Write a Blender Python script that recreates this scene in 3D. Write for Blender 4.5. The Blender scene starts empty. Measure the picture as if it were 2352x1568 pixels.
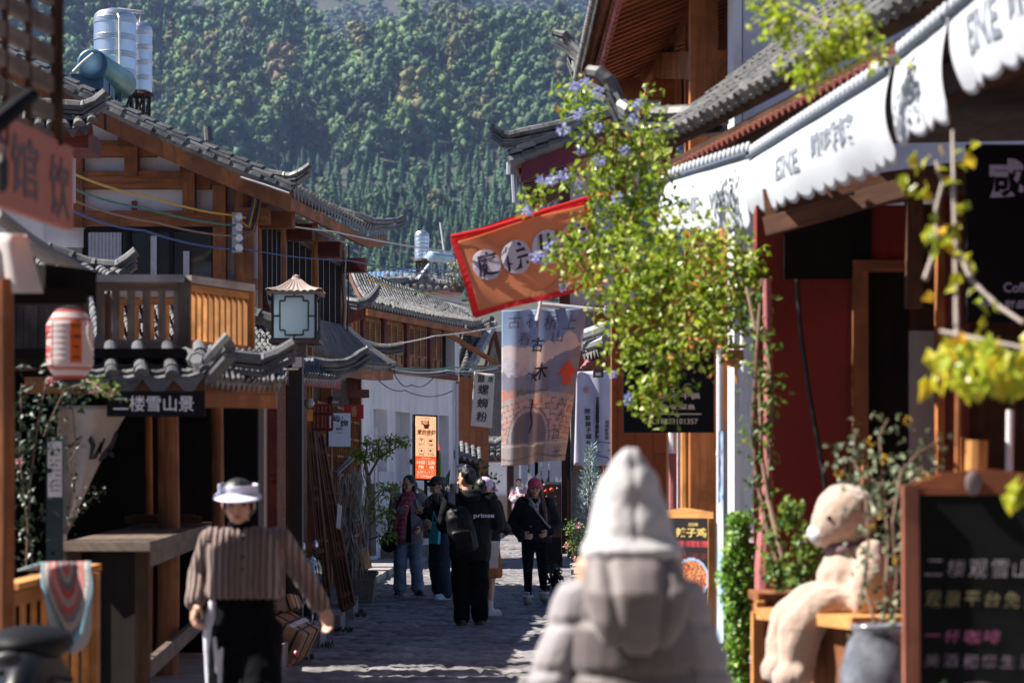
import bpy, math, random
import numpy as np
from mathutils import Vector, Matrix, noise
R=math.radians
random.seed(7); rng=np.random.default_rng(7)
S=bpy.context.scene; COL=S.collection
# ---------------------------------------------------------------- camera, sky, sun, exposure
FPX=5553.3; HOR=1115.0; EYE=1.5           # focal length and horizon in pixels of a 2352 px wide view of the photograph
cam_d=bpy.data.cameras.new('camera'); cam=bpy.data.objects.new('camera',cam_d); COL.objects.link(cam)
cam.location=(0,0,EYE); cam.rotation_euler=(R(90),0,0)
cam_d.lens=85; cam_d.sensor_width=36; cam_d.shift_y=(HOR-783)/2352; cam_d.clip_start=0.1; cam_d.clip_end=6000
cam_d.dof.use_dof=True; cam_d.dof.focus_distance=32.0; cam_d.dof.aperture_fstop=3.0; cam_d.dof.aperture_blades=0
S.camera=cam
SUN_EL, SUN_AZ = 48.0, 272.0              # azimuth clockwise from +Y: the sun stands to the left of the street
az,el=R(SUN_AZ),R(SUN_EL)
sdir=Vector((math.sin(az)*math.cos(el),math.cos(az)*math.cos(el),math.sin(el)))
w=bpy.data.worlds.new('World'); S.world=w; w.use_nodes=True
nt=w.node_tree; bg=nt.nodes['Background']; sky=nt.nodes.new('ShaderNodeTexSky'); sky.sky_type='NISHITA'; sky.sun_disc=False
sky.sun_elevation=el; sky.sun_rotation=az; sky.altitude=2400; sky.air_density=0.6; sky.dust_density=0.05; sky.ozone_density=2.2
nt.links.new(sky.outputs[0],bg.inputs[0]); bg.inputs[1].default_value=0.05
sl=bpy.data.lights.new('sun','SUN'); sl.energy=5.0; sl.angle=R(0.55); sl.color=(1.0,0.945,0.86)
so=bpy.data.objects.new('sun',sl); COL.objects.link(so); so.rotation_euler=(-sdir).to_track_quat('-Z','Y').to_euler(); so.location=sdir*60
S.view_settings.view_transform='Standard'; S.view_settings.look='None'; S.view_settings.exposure=1.52; S.view_settings.gamma=1
S.render.engine='CYCLES'; c=S.cycles
c.use_denoising=True; c.max_bounces=6; c.diffuse_bounces=4; c.glossy_bounces=3; c.transmission_bounces=4; c.transparent_max_bounces=6
c.volume_bounces=0; c.sample_clamp_indirect=6; c.caustics_reflective=False; c.caustics_refractive=False
try: c.denoising_input_passes='RGB_ALBEDO_NORMAL'
except Exception: pass

def P(x,y,D): return Vector(((x-1176)*D/FPX, D, EYE-(y-HOR)*D/FPX))
def V(*a): return Vector(a)
def lerp(a,b,t): return a+(b-a)*t
# ---------------------------------------------------------------- materials
MATS={}
def newmat(n):
    m=bpy.data.materials.new(n); m.use_nodes=True; N=m.node_tree; return m,N,N.nodes['Principled BSDF']
def nd(N,t,**k):
    o=N.nodes.new(t)
    for a,v in k.items():
        if a.startswith('i_'): o.inputs[a[2:].replace('_',' ')].default_value=v
        else: setattr(o,a,v)
    return o
def C4(c): return (c[0],c[1],c[2],1)
def ramp(N,fac,stops):
    r=nd(N,'ShaderNodeValToRGB'); e=r.color_ramp.elements
    e[0].position,e[0].color=stops[0][0],C4(stops[0][1]); e[1].position,e[1].color=stops[-1][0],C4(stops[-1][1])
    for p,c_ in stops[1:-1]:
        q=e.new(p); q.color=C4(c_)
    N.links.new(fac,r.inputs[0]); return r.outputs[0]
def mix(N,f,a,b,mode='MIX'):
    m=nd(N,'ShaderNodeMix',data_type='RGBA',blend_type=mode)
    for i,v in ((0,f),(6,a),(7,b)):
        if isinstance(v,(int,float)): m.inputs[i].default_value=v
        elif isinstance(v,(tuple,list)): m.inputs[i].default_value=C4(v)
        else: N.links.new(v,m.inputs[i])
    return m.outputs[2]
def bump(N,B,h,s,d=0.01):
    b=nd(N,'ShaderNodeBump',i_Strength=s,i_Distance=d); N.links.new(h,b.inputs['Height']); N.links.new(b.outputs[0],B.inputs['Normal'])
def tex(N,kind='Object',scale=(1,1,1)):
    t=nd(N,'ShaderNodeTexCoord'); m=nd(N,'ShaderNodeMapping'); m.inputs['Scale'].default_value=scale
    N.links.new(t.outputs[kind],m.inputs[0]); return m.outputs[0]
def nz(N,vec,scale,detail=4,rough=.6,dist=0):
    n=nd(N,'ShaderNodeTexNoise',i_Scale=scale,i_Detail=detail,i_Roughness=rough,i_Distortion=dist)
    if vec is not None: N.links.new(vec,n.inputs['Vector'])
    return n.outputs['Fac']
def island(N): return nd(N,'ShaderNodeNewGeometry').outputs['Random Per Island']
def wood(n,c1,c2,rough=.72,grain=26,worn=None):
    if n in MATS: return MATS[n]
    m,N,B=newmat(n); uv=tex(N,'UV',(1.6,grain,1)); f=nz(N,uv,1,6,.65,.6)
    col=ramp(N,f,[(.28,c2),(.5,c1),(.75,[min(1,v*1.25) for v in c1])])
    ri=island(N); k=nd(N,'ShaderNodeMapRange',i_To_Min=.62,i_To_Max=1.25); N.links.new(ri,k.inputs[0])
    g=nd(N,'ShaderNodeCombineColor'); [N.links.new(k.outputs[0],g.inputs[i]) for i in range(3)]
    col=mix(N,1.0,col,g.outputs[0],'MULTIPLY')
    big=nz(N,tex(N,'Object',(1,1,1)),3.2,3); wr=ramp(N,big,[(.42,(0,0,0)),(.62,(1,1,1))])
    col=mix(N,wr,col,worn or [v*.55 for v in c1])
    cr=nz(N,tex(N,'UV',(.8,grain*1.7,1)),1,3,.5,.3); ck=ramp(N,cr,[(.27,(1,1,1)),(.33,(0,0,0))]); col=mix(N,ck,col,[v*.25 for v in c2])
    N.links.new(col,B.inputs['Base Color']); B.inputs['Roughness'].default_value=rough; B.inputs['Specular IOR Level'].default_value=.15 if c1[0]<.1 else .35
    bump(N,B,f,.5,.006); MATS[n]=m; return m
def plain(n,c1,rough=.6,metal=0,var=.15,scale=8,bmp=0.0,spec=.5,sheen=0,trans=0,c2=None,emis=0,coat=0):
    if n in MATS: return MATS[n]
    m,N,B=newmat(n)
    if var or c2 is not None:
        f=nz(N,tex(N),scale,5); a=c2 if c2 is not None else [v*(1-var) for v in c1]; b=c1 if c2 is not None else [min(1,v*(1+var)) for v in c1]
        col=ramp(N,f,[(.35,a),(.65,b)]); N.links.new(col,B.inputs['Base Color'])
        if bmp: bump(N,B,f,bmp,.01)
    else: B.inputs['Base Color'].default_value=C4(c1)
    B.inputs['Roughness'].default_value=rough; B.inputs['Metallic'].default_value=metal; B.inputs['Specular IOR Level'].default_value=spec
    if sheen: B.inputs['Sheen Weight'].default_value=sheen
    if coat: B.inputs['Coat Weight'].default_value=coat
    if emis:
        B.inputs['Emission Color'].default_value=C4(c1); B.inputs['Emission Strength'].default_value=emis
    if trans:
        t=nd(N,'ShaderNodeBsdfTranslucent'); t.inputs[0].default_value=C4(c1); x=nd(N,'ShaderNodeMixShader'); x.inputs[0].default_value=trans
        o=N.nodes['Material Output']; N.links.new(B.outputs[0],x.inputs[1]); N.links.new(t.outputs[0],x.inputs[2]); N.links.new(x.outputs[0],o.inputs[0])
    MATS[n]=m; return m
def plaster(n,c1,stain,rough=.9):
    if n in MATS: return MATS[n]
    m,N,B=newmat(n); f=nz(N,tex(N,'Object',(1,1,.35)),1.6,7,.7); g=nz(N,tex(N),38,4)
    drip=nz(N,tex(N,'Object',(7,7,.5)),1,4,.6)
    col=ramp(N,f,[(.3,stain),(.52,c1),(.8,c1)]); dr=ramp(N,drip,[(.58,(0,0,0)),(.75,(.55,.55,.55))]); col=mix(N,dr,col,stain)
    N.links.new(col,B.inputs['Base Color']); B.inputs['Roughness'].default_value=rough; bump(N,B,g,.25,.01); MATS[n]=m; return m
def brick(n,c1,c2,mort,bw=.24,bh=.07):
    if n in MATS: return MATS[n]
    m,N,B=newmat(n); b=nd(N,'ShaderNodeTexBrick'); b.offset=.5; N.links.new(tex(N,'UV'),b.inputs[0])
    for k,v in (('Color1',C4(c1)),('Color2',C4(c2)),('Mortar',C4(mort)),('Scale',1),('Mortar Size',.007),('Mortar Smooth',.3),('Bias',0),('Brick Width',bw),('Row Height',bh)): b.inputs[k].default_value=v
    f=nz(N,tex(N),9,5); col=mix(N,f,b.outputs[0],[v*.55 for v in c2],'MIX'); col=mix(N,.55,b.outputs[0],col)
    N.links.new(col,B.inputs['Base Color']); B.inputs['Roughness'].default_value=.9
    inv=nd(N,'ShaderNodeMath',operation='SUBTRACT'); inv.inputs[0].default_value=1; N.links.new(b.outputs[1],inv.inputs[1]); bump(N,B,inv.outputs[0],.8,.01); MATS[n]=m; return m
def tilemat(n='roof tile',lo=(.035,.036,.042),hi=(.12,.12,.13)):
    if n in MATS: return MATS[n]
    m,N,B=newmat(n); f=nz(N,tex(N),6,6,.7); a=mix(N,island(N),lo,hi); col=mix(N,ramp(N,f,[(.45,(0,0,0)),(.72,(1,1,1))]),a,(.17,.165,.15)); 
    N.links.new(col,B.inputs['Base Color']); B.inputs['Roughness'].default_value=.5; B.inputs['Specular IOR Level'].default_value=.5
    g=nz(N,tex(N),60,3); bump(N,B,g,.3,.006); MATS[n]=m; return m
def leafmat(n,c1,c2,c3=None,trans=.35,rough=.45):
    if n in MATS: return MATS[n]
    m,N,B=newmat(n); st=[(0,c1),(1,c2)] if c3 is None else [(0,c1),(.75,c2),(1,c3)]
    col=ramp(N,island(N),st); N.links.new(col,B.inputs['Base Color']); B.inputs['Roughness'].default_value=rough
    if trans:
        t=nd(N,'ShaderNodeBsdfTranslucent'); N.links.new(col,t.inputs[0]); x=nd(N,'ShaderNodeMixShader'); x.inputs[0].default_value=trans
        N.links.new(B.outputs[0],x.inputs[1]); N.links.new(t.outputs[0],x.inputs[2]); N.links.new(x.outputs[0],N.nodes['Material Output'].inputs[0])
    MATS[n]=m; return m
def vcol(n,rough=.8,trans=0,emis=0,bmp=0):
    if n in MATS: return MATS[n]
    m,N,B=newmat(n); a=nd(N,'ShaderNodeVertexColor',layer_name='Col'); N.links.new(a.outputs[0],B.inputs['Base Color']); B.inputs['Roughness'].default_value=rough
    if emis: N.links.new(a.outputs[0],B.inputs['Emission Color']); B.inputs['Emission Strength'].default_value=emis
    if bmp: bump(N,B,nz(N,tex(N),150,2),bmp,.004)
    if trans:
        t=nd(N,'ShaderNodeBsdfTranslucent'); N.links.new(a.outputs[0],t.inputs[0]); x=nd(N,'ShaderNodeMixShader'); x.inputs[0].default_value=trans
        N.links.new(B.outputs[0],x.inputs[1]); N.links.new(t.outputs[0],x.inputs[2]); N.links.new(x.outputs[0],N.nodes['Material Output'].inputs[0])
    MATS[n]=m; return m
def glassmat(n='window glass',c1=(.02,.024,.03)):
    if n in MATS: return MATS[n]
    m,N,B=newmat(n); B.inputs['Base Color'].default_value=C4(c1); B.inputs['Roughness'].default_value=.06; B.inputs['Specular IOR Level'].default_value=1.0
    bump(N,B,nz(N,tex(N),2.5,2),.08,.02); MATS[n]=m; return m
# ---------------------------------------------------------------- scene bookkeeping
def tag(o,label,cat,group=None,kind=None):
    if label: o['label']=label
    if cat: o['category']=cat
    if group: o['group']=group
    if kind: o['kind']=kind
    return o
def thing(name,label,cat,loc=(0,0,0),group=None):
    o=bpy.data.objects.new(name,None); COL.objects.link(o); o.location=loc; o.empty_display_size=.1
    return tag(o,label,cat,group)
def dup(root,delta,label=None,name=None,rotz=0):
    def cp(o,par):
        q=o.copy(); COL.objects.link(q); q.parent=par
        for ch in o.children: cp(ch,q)
        return q
    r=cp(root,None); r.location=root.location+Vector(delta); r.rotation_euler=(0,0,rotz)
    if label: r['label']=label
    return r
def link(name,me,mat,parent=None,smooth=False):
    o=bpy.data.objects.new(name,me); COL.objects.link(o)
    if mat is not None: me.materials.append(mat)
    if smooth: me.polygons.foreach_set('use_smooth',[True]*len(me.polygons))
    if parent is not None:
        o.parent=parent
        if parent.parent is None: o.matrix_parent_inverse=Matrix.Translation(-parent.location)
    return o
class MB:
    def __init__(s): s.v=[]; s.f=[]; s.uv=[]; s.col=None
    def add(s,vs,fs,uvs=None):
        b=len(s.v); s.v.extend(vs)
        for i,f in enumerate(fs):
            s.f.append([b+k for k in f]); s.uv.append(uvs[i] if uvs else [(0,0)]*len(f))
        return s
    def hexa(s,c,L=(1,1,1)):   # 8 corners (000,100,110,010,001,101,111,011), u along the longest side
        o=random.random()*50; p=random.random()*50
        ax=max(range(3),key=lambda i:L[i]); idx=[(0,0,0),(1,0,0),(1,1,0),(0,1,0),(0,0,1),(1,0,1),(1,1,1),(0,1,1)]
        fs=[(0,3,2,1),(4,5,6,7),(0,1,5,4),(1,2,6,5),(2,3,7,6),(3,0,4,7)]; uvs=[]
        for n,f in enumerate(fs):
            u=[]
            for k in f:
                q=[idx[k][i]*L[i] for i in range(3)]; r=[q[i] for i in range(3) if i!=ax]
                u.append((o+q[ax],p+r[0]+r[1]))
            uvs.append(u)
        return s.add(c,fs,uvs)
    def box(s,c,d,rz=0):
        c=Vector(c); d=Vector(d); M=Matrix.Rotation(rz,3,'Z'); h=d/2
        return s.hexa([c+M@Vector((x*h.x,y*h.y,z*h.z)) for x,y,z in ((-1,-1,-1),(1,-1,-1),(1,1,-1),(-1,1,-1),(-1,-1,1),(1,-1,1),(1,1,1),(-1,1,1))],d)
    def beam(s,p,q,w,h,up=(0,0,1),tw=1):
        p=Vector(p); q=Vector(q); d=(q-p); L=d.length; d.normalize(); up=Vector(up)
        if abs(d.dot(up))>.98: up=Vector((0,1,0)) if abs(d.y)<.9 else Vector((1,0,0))
        a=d.cross(up).normalized(); b=a.cross(d); a*=w/2; b*=h/2
        c=[p-a-b,p+a-b,p+a+b,p-a+b]; e=[q-a*tw-b*tw,q+a*tw-b*tw,q+a*tw+b*tw,q-a*tw+b*tw]
        return s.hexa(c+e,(w,h,L))
    def slab(s,a,b,c,d,th):    # quad a b c d (any plane) thickened against its normal by th
        a,b,c,d=map(Vector,(a,b,c,d)); n=(b-a).cross(d-a).normalized()*-th
        return s.hexa([a+n,b+n,c+n,d+n,a,b,c,d],((b-a).length,(d-a).length,abs(th)))
    def prism(s,pts,ext):
        pts=[Vector(p) for p in pts]; e=Vector(ext); n=len(pts); L=0; fs=[list(range(n))[::-1],list(range(n,2*n))]
        ux=(pts[1]-pts[0]).normalized(); nn=e.normalized(); uy=nn.cross(ux)
        uu=[(p.dot(ux),p.dot(uy)) for p in pts]; uvs=[uu[::-1],uu]
        for i in range(n):
            j=(i+1)%n; l=(pts[j]-pts[i]).length; fs.append([i,j,n+j,n+i]); uvs.append([(L,0),(L+l,0),(L+l,e.length),(L,e.length)]); L+=l
        return s.add(pts+[p+e for p in pts],fs,uvs)
    def tube(s,pts,r,n=8,cap=True,flat=1.0):
        pts=[Vector(p) for p in pts]; m=len(pts); rr=r if isinstance(r,(list,tuple)) else [r]*m
        vs=[];ref=None;L=[0]; off=random.random()*9
        for i in range(1,m): L.append(L[-1]+(pts[i]-pts[i-1]).length)
        for i in range(m):
            t=(pts[min(i+1,m-1)]-pts[max(i-1,0)]).normalized()
            if ref is None: ref=Vector((0,0,1)) if abs(t.z)<.9 else Vector((1,0,0))
            a=t.cross(ref).normalized(); b=a.cross(t); ref=b
            for k in range(n):
                g=2*math.pi*k/n; vs.append(pts[i]+a*(math.cos(g)*rr[i])+b*(math.sin(g)*rr[i]*flat))
        fs=[];uvs=[]
        for i in range(m-1):
            for k in range(n):
                j=(k+1)%n; fs.append([i*n+k,i*n+j,(i+1)*n+j,(i+1)*n+k]); c0=2*math.pi*rr[i]/n
                uvs.append([(off+L[i],k*c0),(off+L[i],(k+1)*c0),(off+L[i+1],(k+1)*c0),(off+L[i+1],k*c0)])
        if cap: fs+= [list(range(n))[::-1],[(m-1)*n+k for k in range(n)]]; uvs+=[[(0,0)]*n]*2
        return s.add(vs,fs,uvs)
    def lathe(s,c,prof,n=20,ax=(0,0,1)):
        c=Vector(c); q=Vector((0,0,1)).rotation_difference(Vector(ax)); vs=[];fs=[]
        for r,z in prof:
            for k in range(n): g=2*math.pi*k/n; vs.append(c+q@Vector((r*math.cos(g),r*math.sin(g),z)))
        for i in range(len(prof)-1):
            for k in range(n): j=(k+1)%n; fs.append([i*n+k,i*n+j,(i+1)*n+j,(i+1)*n+k])
        fs+=[list(range(n))[::-1],[(len(prof)-1)*n+k for k in range(n)]]
        return s.add(vs,fs)
    def ell(s,c,r,n=12,m=8):
        c=Vector(c); r=r if isinstance(r,(tuple,list)) else (r,r,r)
        pr=[(max(1e-4,math.sin(math.pi*i/m)),-math.cos(math.pi*i/m)) for i in range(m+1)]; vs=[];fs=[]
        for a,z in pr:
            for k in range(n): g=2*math.pi*k/n; vs.append(c+Vector((a*math.cos(g)*r[0],a*math.sin(g)*r[1],z*r[2])))
        for i in range(m):
            for k in range(n): j=(k+1)%n; fs.append([i*n+k,i*n+j,(i+1)*n+j,(i+1)*n+k])
        return s.add(vs,fs)
    def leaf(s,p,d,nrm,L,W,curl=.12):
        p=Vector(p); d=Vector(d).normalized(); a=d.cross(Vector(nrm)).normalized(); u=a.cross(d)
        m=p+d*L*.45-u*L*curl*-.5
        return s.add([p,m+a*W/2+u*W*.15,p+d*L-u*L*curl,m-a*W/2+u*W*.15,m],[[0,1,4],[1,2,4],[2,3,4],[3,0,4]])
    def grid(s,fn,nu,nv,colfn=None):
        b=len(s.v); vs=[fn(i/nu,j/nv) for j in range(nv+1) for i in range(nu+1)]; w_=nu+1
        fs=[[j*w_+i,j*w_+i+1,(j+1)*w_+i+1,(j+1)*w_+i] for j in range(nv) for i in range(nu)]
        uv=[[(i/nu,j/nv),((i+1)/nu,j/nv),((i+1)/nu,(j+1)/nv),(i/nu,(j+1)/nv)] for j in range(nv) for i in range(nu)]
        s.add(vs,fs,uv)
        if colfn:
            s.col=(s.col or [])+[colfn((i+.5)/nu,(j+.5)/nv) for j in range(nv) for i in range(nu)]
        return s
    def build(s,name,mat,parent=None,smooth=False,thick=0):
        me=bpy.data.meshes.new(name); me.from_pydata([tuple(v) for v in s.v],[],s.f)
        if me.polygons:
            ul=me.uv_layers.new(name='UVMap'); flat=[x for f in s.uv for p in f for x in p]; ul.data.foreach_set('uv',flat)
            if s.col:
                a=me.color_attributes.new('Col','FLOAT_COLOR','CORNER'); fl=[]
                for f,cc in zip(s.f,s.col): fl+= [cc[0],cc[1],cc[2],1.0]*len(f)
                a.data.foreach_set('color',fl)
        o=link(name,me,mat,parent,smooth)
        if thick:
            md=o.modifiers.new('thick','SOLIDIFY'); md.thickness=thick; md.offset=0
        return o
def rnd(a,b): return random.uniform(a,b)
def rvec(): 
    z=rnd(-1,1); t=rnd(0,6.2832); q=math.sqrt(1-z*z); return Vector((q*math.cos(t),q*math.sin(t),z))
# ---------------------------------------------------------------- lettering
_fc=bpy.data.curves.new('lettering_source','FONT'); _fo=bpy.data.objects.new('lettering_source',_fc)
def glyphs(text,off=0.0):
    COL.objects.link(_fo); _fc.body=text; _fc.offset=off; _fc.resolution_u=3; dg=bpy.context.evaluated_depsgraph_get(); dg.update()
    m=_fo.evaluated_get(dg).to_mesh(); vs=[(v.co.x,v.co.y) for v in m.vertices]; fs=[list(p.vertices) for p in m.polygons]; _fo.evaluated_get(dg).to_mesh_clear(); COL.objects.unlink(_fo)
    if not vs: return [],[]
    x0=min(v[0] for v in vs);x1=max(v[0] for v in vs);y0=min(v[1] for v in vs);y1=max(v[1] for v in vs)
    return [((x-x0)/max(1e-6,x1-x0),(y-y0)/max(1e-6,y1-y0)) for x,y in vs],fs
def write(mb,text,fn,u0,v0,u1,v1,bold=0.012,slant=0,cols=None):
    """lays text into the rectangle u0..u1 x v0..v1 of the surface fn(u,v)"""
    vs,fs=glyphs(text,bold); pts=[fn(u0+(u1-u0)*(x+slant*y),v0+(v1-v0)*y) for x,y in vs]
    return mb.add(pts,[f for f in fs])
def column(mb,text,fn,u,v,size,step,ar=1.0,bold=.012,jit=0):
    for i,ch in enumerate(text):
        a=v-i*step; j=rnd(-jit,jit) if jit else 0
        write(mb,ch,fn,u-size*ar/2+j,a-size/2,u+size*ar/2+j,a+size/2,bold)
def plane_fn(o,ux,uy,off=.004):
    o,ux,uy=Vector(o),Vector(ux),Vector(uy); n=ux.cross(uy).normalized()*off
    return lambda u,v:o+ux*u+uy*v+n
def disc(mb,fn,cu,cv,ru,rv,n=24):
    mb.add([fn(cu+ru*math.cos(6.2832*k/n),cv+rv*math.sin(6.2832*k/n)) for k in range(n)],[list(range(n))])
def rect(mb,fn,u0,v0,u1,v1): mb.add([fn(u0,v0),fn(u1,v0),fn(u1,v1),fn(u0,v1)],[[0,1,2,3]])
def strokes(mb,fn,pts,w):      # brush stroke through (u,v) points with width w (tapered list allowed)
    n=len(pts); ww=w if isinstance(w,(list,tuple)) else [w]*n; L=[];Rr=[]
    for i,(u,v) in enumerate(pts):
        a=pts[max(i-1,0)];b=pts[min(i+1,n-1)]; dx,dy=b[0]-a[0],b[1]-a[1]; l=math.hypot(dx,dy) or 1
        L.append(fn(u-dy/l*ww[i]/2,v+dx/l*ww[i]/2)); Rr.append(fn(u+dy/l*ww[i]/2,v-dx/l*ww[i]/2))
    mb.add(L+Rr,[[i,n+i,n+i+1,i+1] for i in range(n-1)])
# ---------------------------------------------------------------- roofs
def roof(parent,A0,A1,B0,B1,step=.2,r=.06,sag=.12,up0=0,up1=0,seg=.26,deck='wood_dark',mat=None,thick=.07,name='roof',drip=True):
    """barrel-tile roof between the eave A0-A1 and the ridge B0-B1; up0/up1 lift the two eave corners"""
    A0,A1,B0,B1=map(Vector,(A0,A1,B0,B1)); n=max(2,int(round((A1-A0).length/step))); m=max(2,int(round((B0-A0).length/seg)))
    def pt(s,t):
        lift=up0*max(0,1-s*3.2)**2+up1*max(0,1-(1-s)*3.2)**2
        return A0*(1-s)*(1-t)+A1*s*(1-t)+B0*(1-s)*t+B1*s*t+Vector((0,0,lift*max(0,1-t)**1.5-sag*math.sin(math.pi*min(1,t*.9+.1))+sag*.3))
    es=(A1-A0).normalized(); et=((B0+B1)/2-(A0+A1)/2).normalized(); nn=es.cross(et); 
    if nn.z<0: nn=-nn
    nn.normalize(); mb=MB(); k=6
    for i in range(n+1):
        s_=min(max(i/n,0.001),.999); jit=rnd(-.012,.012)
        for j in range(m):
            if random.random()<.012: continue
            t0=j/m;t1=(j+1.12)/m; a=pt(s_,t0)+es*(jit+rnd(-.006,.006));b=pt(s_,min(1.02,t1))+es*(jit+rnd(-.006,.006)); ra=r*rnd(1.0,1.12); rb=r*.86; up=nn*(r*.15+rnd(0,.008))
            vs=[]
            for q,ra_ in ((a,ra),(b,rb)):
                for g in range(k+1):
                    an=math.pi*g/k; vs.append(q+up+es*(math.cos(an)*ra_)+nn*(math.sin(an)*ra_))
            fs=[[g,g+1,k+1+g+1,k+1+g] for g in range(k)]+[list(range(k+1))[::-1]]
            mb.add(vs,fs)
        if i<n:
            for j in range(m):
                s0,s1=i/n,(i+1)/n; t0=j/m;t1=(j+1)/m; lift=nn*.022
                c_=(pt(s0,t0)+pt(s1,t0))/2-nn*(.02); c2=(pt(s0,t1)+pt(s1,t1))/2-nn*.02
                a,b,c3,d=pt(s0,t0)+lift,pt(s1,t0)+lift,pt(s1,t1),pt(s0,t1)
                mb.add([a,c_+lift,b,c3,c2,d,a-nn*.03,c_+lift-nn*.03,b-nn*.03],[[0,1,4,5],[1,2,3,4],[6,7,1,0],[7,8,2,1]])
            if drip:
                a,b=pt(i/n,0),pt((i+1)/n,0); c_=(a+b)/2-nn*.02-Vector((0,0,.5*(b-a).length)); mb.add([a-et*.02,b-et*.02,c_-et*.03],[[0,1,2]])
    ro=mb.build(name,mat or tilemat(),parent)
    db=MB(); q=nn*-(thick+.035)
    for j in range(6):
        db.hexa([pt(0,j/6)+q,pt(1,j/6)+q,pt(1,(j+1)/6)+q,pt(0,(j+1)/6)+q,pt(0,j/6)-nn*.035,pt(1,j/6)-nn*.035,pt(1,(j+1)/6)-nn*.035,pt(0,(j+1)/6)-nn*.035],((A1-A0).length,(B0-A0).length/6,thick))
    db.build('roof_deck',MATS[deck] if isinstance(deck,str) else deck,parent)
    return pt,nn,et,es
def ridge(mb,pts,r=.07,seg=.28,under=True,end=1.0):
    """segmented round ridge through pts (Vectors), with the thinner courses below it"""
    pts=[Vector(p) for p in pts]; L=[0]
    for i in range(1,len(pts)): L.append(L[-1]+(pts[i]-pts[i-1]).length)
    def at(d):
        d=max(0,min(L[-1],d))
        for i in range(1,len(pts)):
            if d<=L[i]+1e-9: return lerp(pts[i-1],pts[i],(d-L[i-1])/max(1e-9,L[i]-L[i-1]))
        return pts[-1]
    n=max(2,int(L[-1]/seg))
    for i in range(n):
        a,b=L[-1]*i/n,L[-1]*(i+1)/n; e=lambda d:r*(1-(1-end)*(d/L[-1])**3)
        mb.tube([at(a),at((a+b)/2),at(b-.012),at(b+.02)],[e(a)*.94,e(a),e(b)*1.02,e(b)*1.12],8)
        if under:
            o=Vector((0,0,-r*1.25)); mb.beam(at(a)+o,at(b)+o,r*1.9,r*.45); mb.beam(at(a)+o*1.55,at(b)+o*1.55,r*1.5,r*.35); mb.beam(at(a)+o*1.9,at(b)+o*1.9,r*2.1,r*.4)
    return mb
# shared palette
W_old=wood('wood_old',(.25,.088,.030),(.075,.022,.009)); W_dark=wood('wood_dark',(.07,.034,.018),(.022,.011,.007)); W_orange=wood('wood_orange',(.37,.125,.034),(.16,.045,.013))
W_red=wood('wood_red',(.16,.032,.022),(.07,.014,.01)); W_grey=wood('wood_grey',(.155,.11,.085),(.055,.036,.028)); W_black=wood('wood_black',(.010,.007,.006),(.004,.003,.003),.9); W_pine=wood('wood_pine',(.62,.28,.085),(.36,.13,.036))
W_brown=wood('wood_brown',(.115,.042,.018),(.042,.014,.007))
WHITE=plaster('white plaster',(.80,.78,.80),(.56,.52,.51)); GREYPL=plaster('grey plaster',(.30,.28,.27),(.2,.18,.17)); CREAM=plaster('cream plaster',(.55,.40,.24),(.4,.28,.17))
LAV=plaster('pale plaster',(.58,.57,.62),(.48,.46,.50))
BRICKG=brick('grey brick',(.17,.155,.15),(.25,.235,.23),(.34,.32,.31)); ADOBE=brick('adobe brick',(.30,.10,.035),(.24,.075,.026),(.17,.062,.03),.34,.14)
TILE=tilemat(); TILEL=tilemat('roof tile light',(.10,.10,.105),(.24,.235,.23)); GLASS=glassmat()
STEEL=plain('stainless steel',(.66,.68,.72),.34,1,.06,5); IRON=plain('black iron',(.016,.016,.018),.5,.3,.2); BLACK=plain('black paint',(.006,.006,.008),.7,0,.1,8,0,.15)
LETW=plain('white lettering',(.75,.74,.78),.7,0,0); LETB=plain('black lettering',(.012,.012,.016),.8,0,0); CLOTHW=plain('white cloth',(.80,.80,.82),.9,0,.05,4,0,.2,0,.3)
STONE=plain('step stone',(.23,.21,.21),.85,0,.3,7,.5)
# ================================================================ SETTING
# ---- ground sheet and stone street
gm,N,B=newmat('earth'); f=nz(N,tex(N),.6,6); N.links.new(ramp(N,f,[(.3,(.09,.075,.06)),(.7,(.17,.14,.11))]),B.inputs['Base Color']); B.inputs['Roughness'].default_value=.95
tag(MB().add([V(-1500,-60,-.04),V(1500,-60,-.04),V(1500,2300,-.04),V(-1500,2300,-.04)],[[0,1,2,3]]).build('ground',gm),'','',kind='structure')
sm,N,B=newmat('worn stone setts'); a=nd(N,'ShaderNodeVertexColor',layer_name='Col'); f=nz(N,tex(N),14,6,.65); f2=nz(N,tex(N,'Object',(1,.6,1)),.9,3)
col=mix(N,ramp(N,f,[(.3,(0,0,0)),(.7,(1,1,1))]),(.115,.105,.115),(.30,.28,.28)); col=mix(N,1,col,a.outputs[0],'MULTIPLY'); col=mix(N,ramp(N,f2,[(.4,(0,0,0)),(.7,(.45,.45,.45))]),col,(.10,.085,.075))
N.links.new(col,B.inputs['Base Color']); B.inputs['Roughness'].default_value=.62; bump(N,B,f,.5,.012)
def curb_l(y):  return np.interp(y,[0,14,20,24,30,36,44,50,58,70,90],[-2.0,-1.95,-1.88,-1.87,-1.95,-2.05,-1.95,-1.35,-.7,-.3,.4])
def curb_r(y):  return np.interp(y,[0,8,14,20,26,32,40,50,60,70,90],[1.7,1.5,1.05,.95,.92,.8,1.0,1.2,1.5,1.9,2.6])
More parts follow.
